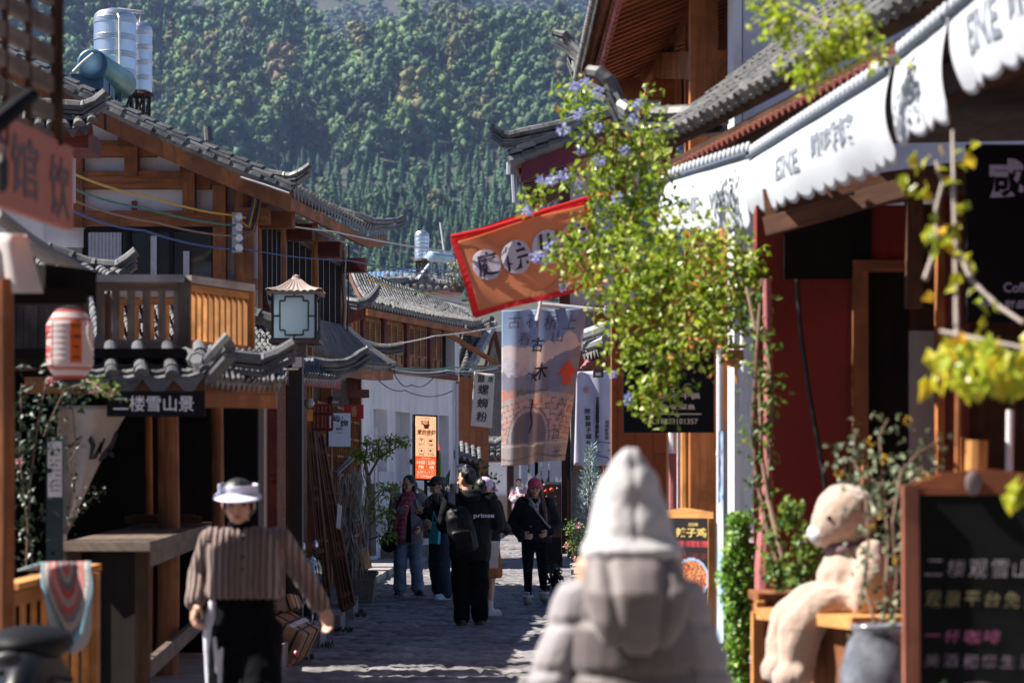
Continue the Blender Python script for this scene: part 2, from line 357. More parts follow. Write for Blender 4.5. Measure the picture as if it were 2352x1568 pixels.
def build_street():
    X=np.arange(-2.6,2.8,.035); Y=np.concatenate([np.arange(3,16,.12),np.arange(16,70,.045),np.arange(70,92,.3)])
    gx,gy=np.meshgrid(X,Y); rowh=.27; sw=.42
    wx=gx+.05*np.sin(gy*1.7)+.03*np.sin(gx*5+gy*2.3); wy=gy+.045*np.sin(gx*2.6+gy*.7)+.02*np.sin(gx*9)
    ri=np.floor(wy/rowh); off=(np.sin(ri*12.9898)*43758.5453)%1; cx=wx/sw*(.8+.5*((np.sin(ri*78.233)*9631.7)%1))+off*3
    ci=np.floor(cx); fx=cx-ci; fy=wy/rowh-ri
    h=(np.sin(ri*127.1+ci*311.7)*43758.5453)%1; h2=(np.sin(ri*269.5+ci*183.3)*28001.83)%1
    ed=np.minimum(np.minimum(fx,1-fx)*sw,np.minimum(fy,1-fy)*rowh); prof=np.clip(ed/.045,0,1)**.5
    z=.028*prof+.020*(h-.5)*prof+.014*(fy-.5)*(h2-.4)*prof+.008*np.sin(gx*23+h*9)*np.sin(gy*19+h2*7)*prof
    z+=.0035*rng.standard_normal(z.shape)*prof
    col=(.5+.75*h2)*(.45+.55*np.clip(ed/.03,0,1))
    ny,nx=gx.shape; me=bpy.data.meshes.new('street'); vs=np.stack([gx,gy,z],-1).reshape(-1,3)
    i=np.arange(ny*nx).reshape(ny,nx); q=np.stack([i[:-1,:-1],i[:-1,1:],i[1:,1:],i[1:,:-1]],-1).reshape(-1,4)
    xc=gx[:-1,:-1].ravel(); yc=gy[:-1,:-1].ravel(); keep=(xc>curb_l(yc)-.25)&(xc<curb_r(yc)+.4); q=q[keep]
    me.vertices.add(len(vs)); me.vertices.foreach_set('co',vs.ravel()); me.loops.add(q.size); me.loops.foreach_set('vertex_index',q.ravel().astype(np.int32))
    me.polygons.add(len(q)); me.polygons.foreach_set('loop_start',np.arange(0,q.size,4,dtype=np.int32)); me.update(calc_edges=True)
    at=me.color_attributes.new('Col','FLOAT_COLOR','POINT'); cc=np.ones((len(vs),4)); cc[:,:3]=np.clip(col,.15,1.3).reshape(-1,1); at.data.foreach_set('color',cc.ravel())
    tag(link('street',me,sm,None,True),'','',kind='structure')
build_street()
# raised pavements on both sides (kerb stones)
def pavement(name,ys,edge,out,z,mat):
    mb=MB()
    for y0,y1 in zip(ys[:-1],ys[1:]):
        y=y0
        while y<y1-.05:
            l=min(rnd(.7,1.2),y1-y); e0,e1=edge(y),edge(y+l-.015); dz=rnd(-.015,.015); j=rnd(-.03,.03)
            mb.hexa([V(e0+j,y,-.1),V(out(y),y,-.1),V(out(y),y+l-.015,-.1),V(e1+j,y+l-.015,-.1),V(e0+j,y,z+dz),V(out(y),y,z+dz),V(out(y),y+l-.015,z+dz),V(e1+j,y+l-.015,z+dz)],(abs(out(y)-e0),l,.3)); y+=l
    return tag(mb.build(name,mat),'','',kind='structure')
pavement('pavement',[3,23.5],lambda y:float(curb_l(y)),lambda y:-8,.20,STONE)
pavement('pavement',[26,90],lambda y:float(curb_l(y)),lambda y:-9,.14,STONE)
pavement('pavement',[5,90],lambda y:float(curb_r(y)),lambda y:9,.12,STONE)
# ---- the street goes on behind the camera: unseen plastered houses added to hold back sky light
def rear(label,x0,x1,y0,y1,h,win):
    t=thing('sky_blocker_house',label,'house',((x0+x1)/2,(y0+y1)/2,0)); MB().box(((x0+x1)/2,(y0+y1)/2,h/2),(x1-x0,y1-y0,h)).build('wall',GREYPL,t)
    m=MB(); m.box(((x0+x1)/2,(y0+y1)/2,h+.1),(x1-x0+1.0,y1-y0+.8,.2)); m.prism([V(x0-.5,y0-.4,h+.2),V(x1+.5,y0-.4,h+.2),V((x0+x1)/2,y0-.4,h+1.6)],(0,y1-y0+.8,0)); m.build('roof',TILE,t)
    m=MB(); 
    for q,sz in win: m.box(q,sz)
    m.build('shutter',W_brown,t)
rear('unseen grey plastered house added behind the camera on the left to block sky light',-9,-2.6,-15,4.0,6.6,[((-2.6,y,z),(.12,1.1,1.3)) for y in (-11,-7,-3,1) for z in (1.6,4.6)])
rear('unseen grey plastered house added behind the camera on the right to block sky light',2.9,9,-15,5.0,6.8,[((2.9,y,z),(.12,1.1,1.3)) for y in (-11,-7,-3,1) for z in (1.6,4.6)])
rear('unseen grey plastered house added across the street behind the camera to block sky light',-9.5,9.5,-24,-16.5,7.0,[((x,-16.5,z),(1.1,.12,1.3)) for x in (-5,-2,1.5,5) for z in (1.6,4.8)])
# ---- hill slopes and forest
def hz(x,y):
    n=noise.fractal(Vector((x*.006,y*.006,0)),1,2,4)*22+noise.fractal(Vector((x*.02,y*.02,4)),1,2,3)*5
    main=np.interp(y,[300,480,640,1020,1080,1300,1500,1900,2300],[-12,10,62,178,182,150,200,415,560])
    return float(main+n*min(1,max(0,(y-420)/200))*(1 if y<1000 else 1.8)+ (.02*x if y<1200 else -.03*x))
hm,N,B=newmat('hill soil'); f=nz(N,tex(N),.05,7,.7); N.links.new(ramp(N,f,[(.35,(.022,.034,.016)),(.5,(.038,.04,.024)),(.7,(.07,.055,.04))]),B.inputs['Base Color']); B.inputs['Roughness'].default_value=.95
def hill(name,y0,y1,ny,hw0,hw1,nx):
    mb=MB(); mb.grid(lambda u,v:(lambda y:(lambda x:V(x,y,hz(x,y)))(lerp(-1,1,u)*lerp(hw0,hw1,v)))(lerp(y0,y1,v)),nx,ny); tag(mb.build(name,hm,None,True),'','',kind='structure')
hill('hill',300,1100,90,130,330,70); hill('hill',1100,2250,70,330,560,60)
ICO=None
def ico():
    t=(1+5**.5)/2; v=np.array([(-1,t,0),(1,t,0),(-1,-t,0),(1,-t,0),(0,-1,t),(0,1,t),(0,-1,-t),(0,1,-t),(t,0,-1),(t,0,1),(-t,0,-1),(-t,0,1)],float); v/=np.linalg.norm(v[0])
    f=np.array([(0,11,5),(0,5,1),(0,1,7),(0,7,10),(0,10,11),(1,5,9),(5,11,4),(11,10,2),(10,7,6),(7,1,8),(3,9,4),(3,4,2),(3,2,6),(3,6,8),(3,8,9),(4,9,5),(2,4,11),(6,2,10),(8,6,7),(9,8,1)]); return v,f
def leaftris(c,n,size,g):   # n triangles round centres c
    d=g.standard_normal((n,3,3))*size; ctr=c[g.integers(0,len(c),n)]; return (ctr[:,None,:]+d).reshape(-1,3), np.arange(n*3).reshape(-1,3)
def broad(seed,puffs=9,tall=1.0,leaves=640):
    g=np.random.default_rng(seed); V_=[];F_=[];b=0; iv,jf=ico(); cs=[]
    for i in range(puffs):
        a=g.uniform(0,6.28); h=g.uniform(.18,.97)**(.8 if seed%2 else 1.0); rad=g.uniform(.04,.36)*(1.3-h*(1.05 if seed%3==0 else .7))*1.1; c_=np.array([math.cos(a)*rad,math.sin(a)*rad,h*tall]); s=g.uniform(.12,.22)*(1.2-.5*h)
        v=iv*(1+g.uniform(-.42,.42,(12,1)))*np.array([s,s,s*(.6 if seed%3==0 else .9)])*.92+c_; V_.append(v); F_.append(jf+b); b+=12
        q=g.standard_normal((26,3)); q/=np.linalg.norm(q,axis=1)[:,None]; q=q*s*np.array([1.05,1.05,.9])*g.uniform(.8,1.5,(26,1))+c_; cs.append(q)
    v,f_=leaftris(np.concatenate(cs),leaves,.027,g); V_.append(v); F_.append(f_+b); b+=len(v)
    tr=np.array([(-.02,0,0),(.02,0,0),(.01,0,.5),(-.01,0,.5),(0,-.02,0),(0,.02,0),(0,.01,.5),(0,-.01,.5)]); V_.append(tr); F_.append(np.array([(0,1,2),(0,2,3),(4,5,6),(4,6,7)])+b)
    return np.concatenate(V_),np.concatenate(F_)
def conif(seed,w=.2,leaves=150):
    g=np.random.default_rng(seed); h=g.uniform(0.06,1,leaves)**1.15; a=g.uniform(0,6.28,leaves); r=w*(1-h)**.85*g.uniform(.55,1.08,leaves)
    tip=np.stack([np.cos(a)*r,np.sin(a)*r,h-.05*(1-h)],1); ro=np.stack([np.cos(a)*r*.15,np.sin(a)*r*.15,h+.03],1); t=np.stack([-np.sin(a),np.cos(a),np.zeros(leaves)],1)*(.024+.03*(1-h))[:,None]
    v=np.stack([ro,tip+t+[0,0,-.02],tip-t+[0,0,.015]],1).reshape(-1,3); f_=np.arange(leaves*3).reshape(-1,3); b=len(v)
    cone=[]; 
    for z,rr in ((.05,w*.62),(.5,w*.36),(1.0,.004)):
        for k in range(6): cone.append((math.cos(k*1.047+z)*rr*g.uniform(.7,1.2),math.sin(k*1.047+z)*rr*g.uniform(.7,1.2),z))
    cf=[]
    for l in range(2):
        for k in range(6): j=(k+1)%6; cf+= [(l*6+k,l*6+j,l*6+6+j),(l*6+k,l*6+6+j,l*6+6+k)]
    return np.concatenate([v,np.array(cone)]),np.concatenate([f_,np.array(cf)+b])
def forest():
    TB=[broad(s,10+s%5,1.0+.2*(s%3)) for s in range(8)]; TC=[conif(50+s,.17+.035*(s%3),190) for s in range(5)]; TF=[broad(80+s,6,1.0,70) for s in range(4)]
    AV=[];AF=[];AC=[];b=0; g=np.random.default_rng(3)
    def put(T,x,y,h,wd,col):
        nonlocal b
        v,f_=T; a=g.uniform(0,6.28); ca,sa=math.cos(a),math.sin(a); q=np.stack([(v[:,0]*ca-v[:,1]*sa)*wd,(v[:,0]*sa+v[:,1]*ca)*wd,v[:,2]*h],1)
        q+=np.array([x,y,hz(x,y)-.3]); AV.append(q); AF.append(f_+b); b+=len(v); AC.append(np.tile(col,(len(v),1)))
    def inview(x,y,z): px=1176+x*FPX/y; return -120<px<1950 and HOR-(z-EYE)*FPX/y<690
    def palette(kind,n):
        if kind=='c': base=np.array([.036,.092,.040])*g.uniform(.6,1.6)
        else:
            r=g.random()+n*.45
            base=np.array([.045,.10,.036]) if r<.62 else np.array([.078,.125,.036]) if r<.92 else np.array([.13,.13,.042]) if r<1.1 else np.array([.12,.085,.045])
            base=base*g.uniform(.5,1.4)
        return base
    y=470.
    while y<1100:
        sp=2.8 if y<690 else 5.1; xw=y*.215+20; x=-xw
        while x<y*.14+15:
            xx=x+g.uniform(-.5,.5)*sp; yy=y+g.uniform(-.5,.5)*sp*1.5; x+=sp*g.uniform(.75,1.25); z=hz(xx,yy)
            if not inview(xx,yy,z): continue
            py=HOR-(z-EYE)*FPX/yy; px=1176+xx*FPX/yy; n=noise.noise(Vector((xx*.02,yy*.012,2))); n2=noise.noise(Vector((xx*.05,yy*.03,8)))
            bare=math.exp(-((px-1080)/120)**2-((py-300)/32)**2)+.9*math.exp(-((px-1000)/90)**2-((py-590)/26)**2)
            if g.random()<bare*.5: 
                if g.random()<.6: put(TB[g.integers(8)],xx,yy,g.uniform(1,2.2),g.uniform(2,4),np.array([.12,.08,.055])*g.uniform(.7,1.3))
                continue
            con=py>392-70*n+(60 if px<620 else 0)
            if con:
                h=g.uniform(3.5,8.0)*(1+.25*n2)*(1.35 if yy>690 else 1); put(TC[g.integers(5)],xx,yy,h,h*g.uniform(.9,1.3)*1.25,palette('c',n2))
                if g.random()<.05: put(TB[g.integers(8)],xx,yy,g.uniform(5,8),g.uniform(5,8),palette('b',n2))
            else:
                if yy<690 and g.random()<.3: continue
                h=g.uniform(7,19)*(1+.3*n2)*(.8 if yy<690 else 1); (put(TC[g.integers(5)],xx,yy,h*1.05,h*.9,palette('c',n2)*1.25) if g.random()<.16 else put(TB[g.integers(8)],xx,yy,h,h*g.uniform(.55,1.0),palette('b',n2)))
        y+=sp*(1.05 if y<690 else 1.3)
    y=1480.
    while y<2150:
        sp=8.5; x=-y*.23
        while x<y*.16:
            xx=x+g.uniform(-4,4); yy=y+g.uniform(-5,5); x+=sp*g.uniform(.8,1.2); z=hz(xx,yy); py=HOR-(z-EYE)*FPX/yy
            if py<150 and g.random()<.86: h=g.uniform(8,14); put(TF[g.integers(4)],xx,yy,h,h*g.uniform(1,1.4),palette('b',-.3)*.8)
        y+=sp*1.25
    vs=np.concatenate(AV); fs=np.concatenate(AF); cs=np.concatenate(AC)
    me=bpy.data.meshes.new('forest'); me.vertices.add(len(vs)); me.vertices.foreach_set('co',vs.ravel()); me.loops.add(fs.size); me.loops.foreach_set('vertex_index',fs.ravel().astype(np.int32))
    me.polygons.add(len(fs)); me.polygons.foreach_set('loop_start',np.arange(0,fs.size,3,dtype=np.int32)); me.update(calc_edges=True)
    at=me.color_attributes.new('Col','FLOAT_COLOR','POINT'); cc=np.ones((len(vs),4)); cc[:,:3]=cs; at.data.foreach_set('color',cc.ravel())
    m=vcol('forest foliage',.8); tag(link('forest',me,m),'','',kind='stuff'); print('forest faces',len(fs))
forest()
# fallen pale logs and thin dead trunks on the clearing
def hillpt(px,py):
    lo,hi=420.,1090.
    for _ in range(40):
        md=(lo+hi)/2
        x=(px-1176)*md/FPX
        if HOR-(hz(x,md)-EYE)*FPX/md>py: lo=md
        else: hi=md
    return V((px-1176)*md/FPX,md,hz((px-1176)*md/FPX,md))
LOGM=plain('dead wood',(.42,.38,.34),.9,0,.2)
for i,(x0,y0,x1,y1) in enumerate([(1035,281,1100,268),(1095,275,1135,252),(1120,262,1128,246)]):
    a=hillpt(x0,y0); b=hillpt(x1,y1)+V(0,0,1.5); mid=(a+b)/2+V(0,0,2.0)
    tag(MB().tube([a+V(0,0,1.2),mid,b+V(0,0,2)],[.45,.4,.2],6).build('fallen_log',LOGM),['long pale fallen log lying flat across the bare hill clearing','broken pale trunk lying aslant above the hill clearing','short upright snag of pale dead wood beside the fallen logs'][i],'log','dead logs on the hill clearing')
for i,(x,y,h) in enumerate([(797,372,22),(1190,262,14),(986,325,24)]):
    a=hillpt(x,y); 
    tag(MB().tube([a,a+V(.3,0,h*a.y/FPX*1.9)],[.28,.1],5).build('dead_trunk',LOGM),['bare grey dead trunk above the dark conifers, left one on the hill','bare grey dead trunk beside the fallen logs on the hill','bare grey dead trunk at the lower edge of the clearing'][i],'tree','bare dead trunks on the hill')
# ---- air: one even haze round everything
hzm=bpy.data.materials.new('air haze'); hzm.use_nodes=True; N=hzm.node_tree; N.nodes.remove(N.nodes['Principled BSDF'])
pv=nd(N,'ShaderNodeVolumePrincipled'); pv.inputs['Color'].default_value=(.40,.56,1.0,1); pv.inputs['Density'].default_value=0.00011; pv.inputs['Anisotropy'].default_value=.1
N.links.new(pv.outputs[0],N.nodes['Material Output'].inputs['Volume'])
hb=MB().box((0,1130,349),(3010,2400,700)).build('haze',hzm); tag(hb,'','',kind='stuff')
# ================================================================ LEFT SIDE OF THE STREET
def bars(mb,D,specs,dep=.16,front=0):   # horizontal/vertical members given as px rectangles (x0,y0,x1,y1) at depth D, front faces towards the camera
    for x0,y0,x1,y1 in specs:
        a=P(x0,y1,D);b=P(x1,y0,D); mb.box(((a.x+b.x)/2,D-front+dep/2,(a.z+b.z)/2),(abs(b.x-a.x),dep,abs(b.z-a.z)))
    return mb
# ---------------------------------------------------------------- two-storey timber house with the long gable roof
H=thing('timber_house','two storey timber framed house with tiled gable roof and log posts on the street side','house',(-4.5,31,0))
D=28.5
g0,g1,g2,g3,g4=P(95,1115,D),P(588,1115,D),P(588,432,D),P(175,215,D),P(95,185,D)
LH=MB().prism([V(g0.x,D+.12,0),V(g1.x,D+.12,0),V(g2.x,D+.12,g2.z),V(g3.x,D+.12,g3.z),V(g4.x,D+.12,g4.z)],(0,.2,0)); 
fx=lambda d:-3.02+.085*(d-28.5)
LH.slab(V(fx(28.6)-.12,28.7,0),V(fx(35.2)-.12,35.2,0),V(fx(35.2)-.12,35.2,3.65),V(fx(28.6)-.12,28.7,3.65),.15).slab(V(fx(35.2)-.1,35.2,0),V(-8,35.2,0),V(-8,35.2,6.2),V(fx(35.2)-.1,35.2,5.0),.15)
LH.build('wall',LAV,H)
MB().box((P(140,0,D).x,D+.06,4.0),(P(192,0,D).x-P(95,0,D).x,.12,.62)).build('brick_panel',BRICKG,H)
for sp,dp,fr in (((188,322,358,358),.16,.02),((184,392,484,432),.16,.02),((150,483,536,519),.16,.02),((190,640,590,662),.16,.02),((545,483,622,516),.34,.30)): bars(MB(),D,[sp],dp,fr).build('beam',W_old,H)
for sp,fr in (((170,335,191,520),.05),((288,312,318,405),.09),((421,378,449,491),.09),((491,405,520,650),.09)): bars(MB(),D,[sp],.2,fr).build('post',W_old,H)
for x,y in ((276,330),(418,388),(488,418),(548,432)): bars(MB(),D,[(x,y-14,x+36,y+8)],.3,.18).build('rafter_support',W_brown,H)
for x,d,w in ((560,28.55,.12),(582,28.75,.10),(642,30.0,.085),(717,32.3,.085),(776,34.8,.10)):
    q=P(x,700,d); MB().tube([V(q.x,d,2.9),V(q.x+.01,d,4.0),V(q.x-.005,d,5.0)],[w*1.04,w,w*.95],12).build('post',W_old if d<30 else W_orange,H)
bars(MB(),D,[(302,460,314,481)],.05,.0).build('plaque',W_red,H)
def window(par,name,o,ux,uz,cols,fr=.05,dep=.08,fm=BLACK,inset=.03,bars_h=()):
    """window on the plane o + ux*u + uz*v: frame with mullions, glass pane as a sub-part"""
    o,ux,uz=map(Vector,(o,ux,uz)); n=ux.cross(uz).normalized(); f=MB(); W_,H_=ux.length,uz.length; a,b=ux.normalized(),uz.normalized()
    for i in range(cols+1): u=W_*i/cols; f.beam(o+a*u,o+a*u+uz,fr,dep,n)
    for v in (0,1)+tuple(bars_h): f.beam(o+a*-fr/2+uz*v+n*.003,o+ux+a*fr/2+uz*v+n*.003,dep,fr,b) if False else f.beam(o+uz*v+n*.004,o+ux+uz*v+n*.004,dep,fr,uz)
    fo=f.build(name,fm,par); k=n*-inset
    MB().add([o+k,o+ux+k,o+ux+uz+k,o+uz+k],[[0,1,2,3]]).build('pane',GLASS,fo); return fo
w0,w1=P(196,640,D),P(490,524,D)
wf=window(H,'window',V(w0.x,D+.06,w0.z),(w1.x-w0.x,0,0),(0,0,w1.z-w0.z),3)
cu=MB(); cu.grid(lambda u,v:V(P(200+78*u,0,D).x,D+.028+.012*math.sin(u*60),lerp(P(0,640,D).z,P(0,532,D).z,v)),60,2); cu.build('curtain',plain('grey curtain',(.42,.43,.5),.9,0,.1,20),wf,True)
for x,y0,y1 in ((345,540,640),(420,575,640)): bars(MB(),D,[(x,y0,x+14,y1)],.02,-.03).build('curtain',MATS['grey curtain'],wf)
for d0,d1,c_ in ((28.95,29.85,3),(30.25,32.1,4),(32.55,34.6,4)):
    z0=3.70; z1=4.66; a=V(fx(d0)+.02,d0,z0); window(H,'window',a,V(fx(d1)-fx(d0),d1-d0,0),(0,0,z1-z0),c_,.06,.07,plain('dark window frame',(.045,.034,.03),.5),.03)
    MB().beam(V(fx(d0),d0,3.62),V(fx(d1),d1,3.62),.16,.1).build('window_sill',W_brown,H)
MB().beam(V(fx(28.7),28.7,4.78),V(fx(35),35,4.78),.16,.2).build('beam',W_old,H)
for d in (28.8,30.2,32.4,34.7): MB().beam(V(fx(d)-.1,d,4.66),V(fx(d)+.40,d-.05,4.66),.2,.2).build('joist',W_old if d<30 else W_red,H)
MB().slab(V(fx(28.8)-.09,28.8,4.85),V(fx(35)-.09,35,4.85),V(fx(35)-.2,35,5.1),V(fx(28.8)-.2,28.8,5.1),.05).build('upper_wall',W_dark,H)
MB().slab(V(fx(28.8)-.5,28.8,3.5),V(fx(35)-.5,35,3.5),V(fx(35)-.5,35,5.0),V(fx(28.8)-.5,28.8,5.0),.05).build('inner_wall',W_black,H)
ptH,nH,etH,esH=roof(H,(-2.55,27.95,4.94),(-1.78,34.4,5.0),(-7.2,27.95,7.22),(-6.45,34.4,7.25),.2,.062,.16,0,.18,.27,W_old)
# barge board and verge courses along the near edge
bb=MB(); vt=MB(); n_=22
for i in range(n_):
    a,b=ptH(0,i/n_),ptH(0,(i+1)/n_); dn=V(0,0,-.16); bb.hexa([a+dn+V(0,-.06,-.12),a+dn+V(0,-.02,-.12),b+dn+V(0,-.02,-.12),b+dn+V(0,-.06,-.12),a+dn+V(0,-.06,.1),a+dn+V(0,-.02,.1),b+dn+V(0,-.02,.1),b+dn+V(0,-.06,.1)],(.2,.05,.25))
for i in range(26):
    a,b=ptH(0,i/26),ptH(0,(i+1.06)/26); vt.tube([a+V(0,-.02,-.03),lerp(a,b,.5)+V(0,-.02,-.028),b+V(0,-.02,-.045)],[.068,.064,.058],8)
    vt.tube([a+V(0,.09,.08),b+V(0,.09,.065)],[.05,.044],7); vt.tube([a+V(0,.22,.1),b+V(0,.22,.085)],[.058,.05],7)
    vt.hexa([a+V(0,-.055,-.005),a+V(0,.14,-.005),b+V(0,.14,-.005),b+V(0,-.055,-.005),a+V(0,-.055,.035),a+V(0,.14,.035),lerp(a,b,.82)+V(0,.14,.035),lerp(a,b,.82)+V(0,-.055,.035)])
bb.build('barge_board',W_old,H); vt.build('verge_tile',TILE,H)
f0,f1=ptH(0,0),ptH(1,0); fb=MB(); m_=14
for i in range(m_):
    a,b=ptH(i/m_,0),ptH((i+1)/m_,0); fb.beam(a+V(-.03,0,-.17),b+V(-.03,0,-.17),.05,.14)
fb.build('fascia',W_orange,H)
h1=MB(); ridge(h1,[P(618,397,28),P(645,402,28),P(670,404,27.95),P(692,394,27.9),P(712,378,27.9)],.05,.16,True,.75); h1.build('ridge_horn',TILE,H); h1=MB()
e=ptH(1,0); ridge(h1,[ptH(.72,.02)+V(0,0,.12),ptH(.86,.01)+V(0,0,.1),ptH(.96,0)+V(.02,0,.1),e+V(.12,.3,.13),e+V(.2,.5,.2)],.05,.22,True,.75); h1.build('ridge_horn',TILE,H)
MB().tube([P(480,322,28.6),P(477,290,28.6)],[.055,.05],10).build('chimney',TILE,H)
# ---- pipes, cable bracket, cables
pc=MB().tube([P(553,406,27.8),P(610,424,27.75),P(664,443,27.7)],.014,6); tag(pc.build('drain_pipe',plain('grey pipe',(.4,.4,.44),.5)),'thin grey pipe slung below the barge board of the timber house','pipe')
ib=thing('insulator_bracket','grey steel bracket with white porcelain insulators at the corner of the timber house','cable bracket',P(545,580,28.2))
bars(MB(),28.2,[(533,487,556,579)],.04,0).build('plate',plain('galvanised steel',(.36,.38,.42),.45,.6),ib)
for y in (497,521,545,568): MB().lathe(P(549,y,28.1),[(.02,-.05),(.045,-.04),(.045,-.01),(.025,0),(.045,.015),(.04,.05)],12,(0,-1,0)).build('insulator',plain('white porcelain',(.8,.8,.78),.2),ib)
CAB={k:plain('cable '+k,c_,.5,0,0) for k,c_ in (('yellow',(.55,.33,.03)),('green',(.02,.16,.12)),('blue',(.03,.07,.25)),('pale',(.5,.42,.34)),('white',(.7,.7,.68)),('black',(.015,.015,.018)),('brown',(.25,.12,.07)))}
def cable(pts,r,k,label,sag=0,grp='overhead cables along the street'):
    pp=[P(*p) for p in pts]; q=[]
    for i in range(len(pp)-1):
        for j in range(8): t=j/8; q.append(lerp(pp[i],pp[i+1],t)-V(0,0,sag*4*t*(1-t)))
    q.append(pp[-1]); tag(MB().tube(q,r,6).build('cable',CAB[k]),label,'cable',grp)
cable([(168,398,24),(360,455,26),(545,494,28.1)],.013,'yellow','yellow cable running across the gable to the insulator bracket, uppermost of the gable cables',.03)
cable([(168,432,24),(330,476,26),(545,517,28.1)],.013,'green','green cable running across the gable to the insulator bracket',.03)
cable([(165,458,24),(360,510,26),(545,541,28.1)],.012,'brown','brownish cable crossing the gable just below the green one',.03)
cable([(165,482,24),(330,528,26),(540,571,28.1)],.013,'blue','blue cable crossing the dark gable window to the bracket, lowest of the gable cables',.04)
cable([(540,494,28.0),(760,530,30),(1040,578,34),(1500,640,36)],.011,'white','pale cable stretched over the street from the bracket past the roof tip',.02)
cable([(560,570,28.0),(800,597,31),(1100,640,40),(1500,690,44)],.009,'blue','thin blue cable crossing in front of the log posts and over the street',.03)
cable([(800,592,34.6),(950,625,40),(1150,650,48)],.009,'green','thin green cable from the last log post towards the far water heater',.05)
cable([(845,640,40),(1000,672,44),(1120,682,48)],.012,'yellow','yellow cable hanging over the lattice house roof',.06)
cable([(805,600,34.6),(960,668,42),(1140,700,50)],.01,'green','green cable hanging low over the lattice house roof tiles',.1)
cable([(880,610,40),(1000,618,44),(1140,628,50)],.012,'blue','light blue cable passing behind the small steel water tank',.02)
cable([(905,842,35.6),(1040,842,44),(1160,836,50)],.016,'green','green cable strung level below the lattice windows',.04)
cable([(905,850,35.6),(1040,855,44),(1160,846,50)],.014,'black','black cable strung level below the lattice windows',.06)
cable([(900,846,35.6),(1030,849,44),(1150,841,50)],.014,'white','pale cable strung between the green and black ones below the lattice windows',.05)
cable([(860,795,38),(1000,770,42),(1152,748,46)],.010,'white','white wire rising to the right in front of the lattice windows',.02)
cable([(856,856,44.5),(930,895,46),(1040,896,48.8)],.010,'black','black wire sagging across the top of the white wall',.12)
cable([(905,856,45.5),(945,882,46),(1000,860,48)],.010,'black','short black wire looping on the white wall below the lattice windows',.12)
for k,(dx,c_) in enumerate(((0,'yellow'),(7,'black'),(13,'brown'),(-6,'blue'))): cable([(547+dx/3,497+k*22,28.1),(572+dx,520+k*6,28.15),(588+dx,450,28.2),(650,478+k*3,29.6),(700,506+k*3,31),(768,540+k*3,33.5),(786,556,34.5)],.011,c_,['yellow cable bundled under the eave of the timber house','black cable bundled under the eave of the timber house','brown cable bundled under the eave of the timber house','blue cable looping from the bracket up to the eave bundle'][k],.02,'cables bundled under the eave')
for k in range(3): cable([(790+k*6,560,34.5),(784+k*8,640,34.6),(790+k*5,700,34.6),(786+k*6,760,34.7)],.012,('black','white','black')[k],['black cable hanging down beside the last log post','white cable hanging down beside the last log post','black cable bundle nearest the lattice house roof'][k],0,'cables bundled under the eave')
# ---------------------------------------------------------------- tanks on the roof
def tank(name,label,c,r,h,ribs,legs):
    t=thing(name,label,'water tank',c); pr=[(0,0),(r,0)]; nb=ribs; z=0
    pr=[(r*.9,0),(r,.03)]
    for i in range(nb):
        z0=.03+(h-.16)*i/nb; z1=.03+(h-.16)*(i+1)/nb
        pr+=[(r,z0+.01)]
        for k in range(4): zz=z1-(z1-z0)*.36*(1-k/4); pr+=[(r,zz),(r*1.035,zz+(z1-z0)*.03),(r*1.035,zz+(z1-z0)*.05),(r,zz+(z1-z0)*.08)]
    pr+=[(r,h-.13),(r*.97,h-.09),(r*.8,h-.045),(r*.3,h),(.001,h+.01)]
    MB().lathe(c,pr,48).build('tank_shell',STEEL,t)
    sb=MB(); 
    for k in range(4): a=k*1.5708+.5; p=Vector(c)+V(math.cos(a)*r*.8,math.sin(a)*r*.8,0); sb.beam(p,p+V(0,0,-legs),.04,.04)
    sb.tube([Vector(c)+V(math.cos(a)*r,math.sin(a)*r,-.03) for a in [k*.5236 for k in range(13)]],.03,6)
    for k in range(4):
        a=k*1.5708+.5; b=a+1.5708; sb.beam(Vector(c)+V(math.cos(a)*r*.8,math.sin(a)*r*.8,-legs*.95),Vector(c)+V(math.cos(b)*r*.8,math.sin(b)*r*.8,-.05),.025,.025)
    sb.build('stand',plain('rusty angle iron',(.06,.03,.025),.7,.3,.3),t); return t
c1=P(264,205,33); t=tank('water_tank','large ribbed stainless steel water tank standing on the timber house roof',c1,.285,1.10,4,.55)
pp=plain('white plastic pipe',(.72,.70,.66),.45); MB().tube([P(262,22,32.65),P(270,30,32.65),P(274,40,32.6),P(275,150,32.6)],.016,8).tube([P(264,24,32.7),P(300,28,33.2),P(330,30,33.8)],.012,6).build('pipe',pp,t)
c2=P(322,213,34.4); t=tank('water_tank','second steel water tank half hidden behind the large one on the roof',c2,.17,1.02,4,.6); MB().tube([c2+V(0,-.05,1.0),c2+V(.02,-.05,1.15),c2+V(-.3,-.1,1.18)],.014,6).build('pipe',pp,t)
hc=thing('solar_heater_drum','green and blue horizontal heater drum with white outlet pipe beside the steel tanks','water heater',P(212,147,31.2))
a=P(212,147,31.2); b=P(281,192,32.9); ax=(b-a).normalized()
MB().lathe(a,[(.19,0),(.197,.01),(.197,(b-a).length),(.17,(b-a).length+.04),(.001,(b-a).length+.05)],36,ax).build('drum',plain('mint enamel',(.13,.34,.29),.32,.1,.12,10),hc,True)
MB().lathe(a-ax*.012,[(.0,-.004),(.17,-.004),(.198,.0),(.2,.03)],36,ax).build('end_cap',plain('blue enamel',(.04,.12,.2),.4,0,.2,6),hc,True)
n1=ax.cross(V(0,0,1)).normalized(); dm=lambda u,v:a+ax*(.35+u)+ (n1*math.cos(v)+V(0,0,1)*math.sin(v))*.1995
lt=MB(); write(lt,'卡诺',lambda u,v:dm(v*-.0+u,1.9-v),.0,-.1,.22,.75,.02); write(lt,'电热',lambda u,v:dm(u,1.9-v),.55,0.0,.8,.85,.02); lt.build('lettering',plain('navy lettering',(.02,.05,.12),.6),hc)
